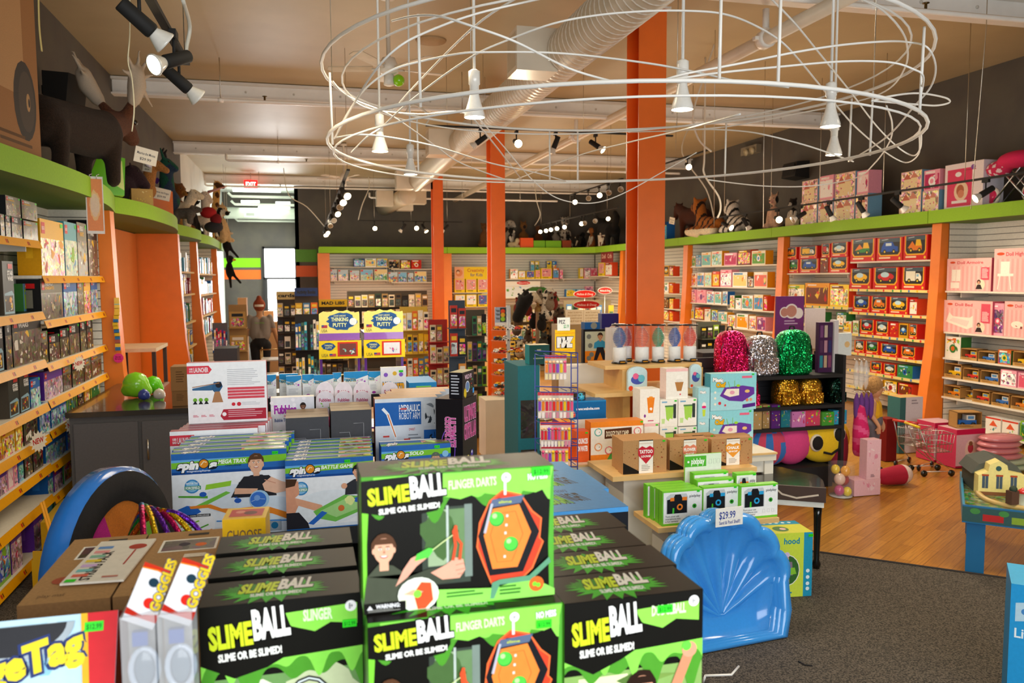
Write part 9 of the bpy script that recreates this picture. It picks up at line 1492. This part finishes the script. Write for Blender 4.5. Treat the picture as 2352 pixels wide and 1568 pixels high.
for i,(p0,p1,y0,y1,Y)in enumerate(((1317,1369,666,684,13.8),(1316,1378,690,709,12.6),(1373,1406,659,675,14.6))):
    cx,w_,zb_,h_=fr(p0,y0,p1,y1,Y);t=thing('oval_sign','red oval sign with white script, %s'%('upper left','lower and widest','upper right')[i],'sign',(cx,Y,zb_),0,'red oval signs');mb=MB();a=Art(mb,(-w_/2,-.006,0),(1,0,0),(0,0,1),w_,h_);mb.prism([(w_/2*math.cos(q/24*2*PI),h_/2+h_/2*math.sin(q/24*2*PI))for q in range(24)],-.005,.005,'#f0e4d4','print');a.ell(.5,.5,w_*.475,'#d4281e',h_*.45,n=26);a.text('Melissa & Doug',.14,.36,.26,'#f7e8dc',w=.72,sh=.2);mb.obj('panel',t);mb=MB();mb.tube([(0,.012,h_*.3),(0,.012,-(zb_-.006))],.008,'#c8c4bc','metal',6);mb.obj('pole',t)
t=thing('puppet_tree','stand heaped with dark, white and spotted plush puppets under a green leaf','puppet stand',(aty(1235,11,1),11,0));mb=MB();mb.lathe([(.3,0),(.3,.02),(.03,.03),(.03,1.5)],(0,0,.006),'#c8c4bc','metal',14);mb.obj('post',t)
R=random.Random(4);PL=['#2a221a','#5a4a3a','#8a7a64','#c8b898','#3a3a34','#7a2a1e','#a8844a','#1a1814']
for k in range(34):
    z=.75+.95*R.random();a_=R.uniform(0,6.28);r_=.27+.08*R.random()-.1*max(0,z-1.4);B=(0,0);mb=MB();c=PL[k%8]if k else '#e8dcc8';mb.ball((0,0,0),(.07,.06,.09),c,'fur',10,8);mb.ball((0,-.03,.1),.05,c,'fur',10,8);[mb.ball((s*.03,-.02,.15),.018,c,'fur',8,6)for s in(-1,1)];mb.ball((0,-.08,.09),.018,'#1a1614','fur',6,5)
    tag(mb.obj('hand_puppet',None,(t.location.x+r_*math.cos(a_),11+r_*math.sin(a_),z)),'small furry hand puppet heaped on the puppet stand','puppet','furry hand puppets on the stand')
B=Body();B.cap((0,0,.0),.1,(.04,0,.28),.09,spots('#2a2620','#ddd2bc',60,.55));q=at(1256,722,Y=10.8);tag(B.mesh(.015).obj('plush_dalmatian',None,q),'white plush with black spots atop the puppet stand','plush animal')
B=Body();B.chain([((-.1,0,-.1),.08),((0,0,.1),.09),((.13,0,.2),.06),((.24,0,.1),.03)],lambda p:'#15120f' if p[0]<.1 else '#d8c8a8');q=at(1205,712,Y=10.8);tag(B.mesh(.02).obj('plush_penguin',None,q),'black and cream plush bird leaning on the puppet stand','plush animal')
mb=MB();P_=[at(x,y,Y=11.2)for x,y in((1206,668),(1225,660),(1250,660),(1275,670),(1286,690),(1280,692),(1262,680),(1238,668))];mb.add(P_+[p+V((0,.04,.01))for p in P_],[tuple(range(8)),tuple(range(15,7,-1))]+[(i,i+8,(i+1)%8+8,(i+1)%8)for i in range(8)],'#3f7a2c','plastic');tag(mb.obj('leaf_canopy'),'big green leaf canopy arching over the puppet stand','decoration')
bx('screen_stand','black framed stand showing a dancing child on orange','sign',(1340,756,1402,835),6.9,.06,'#17161a',lambda a:(a.rect(.06,.08,.94,.94,'#c8ccb4'),a.rect(.06,.08,.94,.4,'#f08a1e'),a.face(.62,.8,.03,'#c88a64','#2a1a14','#3a9ac8'),a.poly([(.5,.5),(.74,.5),(.85,.14),(.72,.14),(.62,.36),(.5,.14),(.38,.14)],'#26242c'),[a.ell(x,y,.022,'#7a7e78')for x,y in((.2,.8),(.25,.55),(.3,.3),(.2,.2))]),z=1.2)
mb=MB();q=fr(1340,756,1402,835,6.9,1.2);mb.box(-.2,0,0,.2,.3,1.19,'#3a3430','matte');tag(mb.obj('stand_base',None,(q[0],6.9,.006)),'dark base carrying the framed dancing child sign','plinth')
zz=1.202+q[3];bx('racer_kit_box','blue toy box on top of the black framed stand','boxed toy',(1343,740,1378,756),6.9,.1,'#1f5a9a',lambda a:a.ell(.6,.5,.03,'#8a8a80'),z=zz);bx('racer_kit_box','dark blue sneaker-picture box behind the framed stand','boxed toy',(1382,720,1421,752),7.3,.1,'#2a2f7a',lambda a:a.poly([(.3,.3),(.8,.6),(.9,.5),(.5,.2)],'#e8e0cc'),z=1.43);mb=MB();mb.box(-.12,0,0,.12,.15,1.42,'#3a3430','matte');tag(mb.obj('stand_base',None,(fr(1382,720,1421,752,7.3)[0],7.32,.006)),'dark block under the sneaker-picture box','plinth')
for i,(p0,p1)in enumerate(((1300,1340),(1341,1378))):bx('letter_board','cream alphabet letter board, %s of two'%('left','right')[i],'sign',(p0,711,p1,744),9.0,.015,'#efdcb8',lambda a:[a.text('ABCDEFG'[k:]+'HI'[:k],.1,.75-.2*k,.1,'#b8945a',w=.8)for k in range(4)],'alphabet letter boards',z=1.45)
mb=MB();mb.box(-.28,0,0,.2,.2,1.44,'#a88a5a','laminate');tag(mb.obj('stand_base',None,(fr(1322,711,1340,744,9.0)[0],9.0,.006)),'wooden stand under the two alphabet letter boards','plinth')
# counter in the bare recess with wrapping clutter and cartons
t=thing('grey_counter','grey cupboard counter with a dark glossy top beside the orange recess','counter',(-2.1,6.72,.006));mb=MB();mb.box(.35,0,0,1.35,1.0,.95,'#5c5a5a','matte');mb.obj('carcass',t);mb=MB();mb.box(.33,-.03,.95,1.38,1.75,.99,'#3a342e','plastic');mb.obj('countertop',t);mb=MB();mb.box(1.05,.7,0,1.3,1.7,.95,'#504e50','matte');mb.obj('side_panel',t)
for x in(.84,):mb=MB();mb.box(x+.02,-.016,.03,1.33,0,.9,'#646264','matte');o=mb.obj('door',t);mb=MB();mb.tube([(x+.06,-.03,.6),(x+.06,-.03,.76)],.008,'#d8d4cc','metal',6);mb.obj('handle',o)
mb=MB();mb.box(.38,-.016,.03,.83,0,.9,'#646264','matte');mb.obj('door',t)
for i,(r,Y,d,c,lb)in enumerate((((395,898,430,945),6.8,.2,'#8a6236','lower'),((392,842,432,900),6.8,.2,'#9a7040','upper'))):bx('kraft_carton','%s kraft carton stacked at the end of the grey counter'%lb,'box',r,Y,d,c,lambda a:a.lines(.3,.3,.8,.8,5,'#5a3c1e',.3),'kraft cartons on the grey counter',z=.998 if i==0 else 1.0+fr(395,898,430,945,6.8,.998)[3],mat='kraft')
for i,(px,py,Y,r_,c,lb)in enumerate(((312,880,7.4,.11,'#8ad82a','lime green tissue paper heap'),(350,860,7.6,.08,'#6ad81a','bright green cellophane bow'),(365,890,7.2,.05,'#e8e0d0','white ribbon roll'),(330,897,7.2,.05,'#3a4a9a','blue pen pot'))):B=Body();B.ell((0,0,r_),(r_,r_*.8,r_),c);B.ell((r_*.7,0,r_*.5),r_*.5,c);B.ell((-r_*.6,.02,r_*.6),r_*.55,c);q=at(px,py,Y=Y);tag(B.mesh(.02,'plastic',2).obj('wrapping_supplies',None,(q.x,Y,.998)),lb+' on the grey counter','wrapping supplies')
t=thing('side_table','small shelf table against the orange recess with books on it','table',(-1.95,9.6,0));mb=MB();mb.box(-.15,0,1.2,.35,.8,1.24,'#d8c8a8','laminate');mb.obj('tabletop',t);[MB().box(x,y,.006,x+.04,y+.04,1.2,'#3a3430','matte').obj('leg',t)for x in(-.13,.3)for y in(.02,.74)]
# far left: cartons, easel display, crate, marker rack, cart
bx('storage_crate','dark grey crate with a lime emblem near the aisle','crate',(492,800,545,842),10.5,.4,'#3c3c42',lambda a:a.poly([(.4,0),(.4,.25),(.5,.35),(.6,.25),(.8,.3),(.8,0)],'#b8d82a'),z=.9);mb=MB();mb.box(-.15,0,0,.15,.4,.89,'#3a3430','matte');tag(mb.obj('stand_base',None,(fr(492,800,545,842,10.5)[0],10.5,.006)),'dark block under the grey crate','plinth')
stall('marker_rack','rack of white-capped markers beside the second left divider',(489,742,524,842),12.8,.2,'#5a5a60',3,8,['#d83a5a','#f4f4f0','#5a3a9a','#2a5a9a'],None,seed=14,cname='marker_pack')
stall('easel_display','leaning kraft display of yellow and green packs left of the woman',(526,700,568,842),14.2,.3,'#a88450',4,1,['#e8a81e','#8ab83a','#c8a05a'],None,seed=15,cname='big_packet')
for i,(r,Y)in enumerate((((606,715,628,760),17),((600,740,640,790),16.6),((548,684,568,745),19))):bx('kraft_carton','%s tan carton stacked by the rear door'%('upper','lower','left')[i],'box',r,Y,.4,'#c89868',None,'tan cartons by the rear door',z=(.8,.006,.006)[i],mat='kraft')
t=thing('hand_cart','flat shelf trolley beside the walking woman','trolley',(aty(622,13.6,.5),13.6,.006));mb=MB();[mb.tube([(x,y,.0),(x,y,.85)],.012,'#b89a6a','metal',6)for x in(-.15,.15)for y in(0,.5)];mb.tube([(-.15,0,.85),(.15,0,.85)],.012,'#b89a6a','metal',6);mb.obj('frame',t);[MB().box(-.15,0,z,.15,.5,z+.02,'#c8c4bc','paint').obj('shelf_board',t)for z in(.12,.4,.66)]
bx('tray_box','blue tray with a green label behind the robot arm kits','tray',(940,878,1003,900),4.6,.3,'#1d7ab8',lambda a:a.rect(.25,.1,.8,.8,'#7ac84a'),z=1.3);mb=MB();mb.box(-.16,0,0,.16,.3,1.29,'#2a2a2e','matte');tag(mb.obj('stand_base',None,(fr(940,878,1003,900,4.6)[0],4.6,.006)),'dark block under the blue tray','plinth')
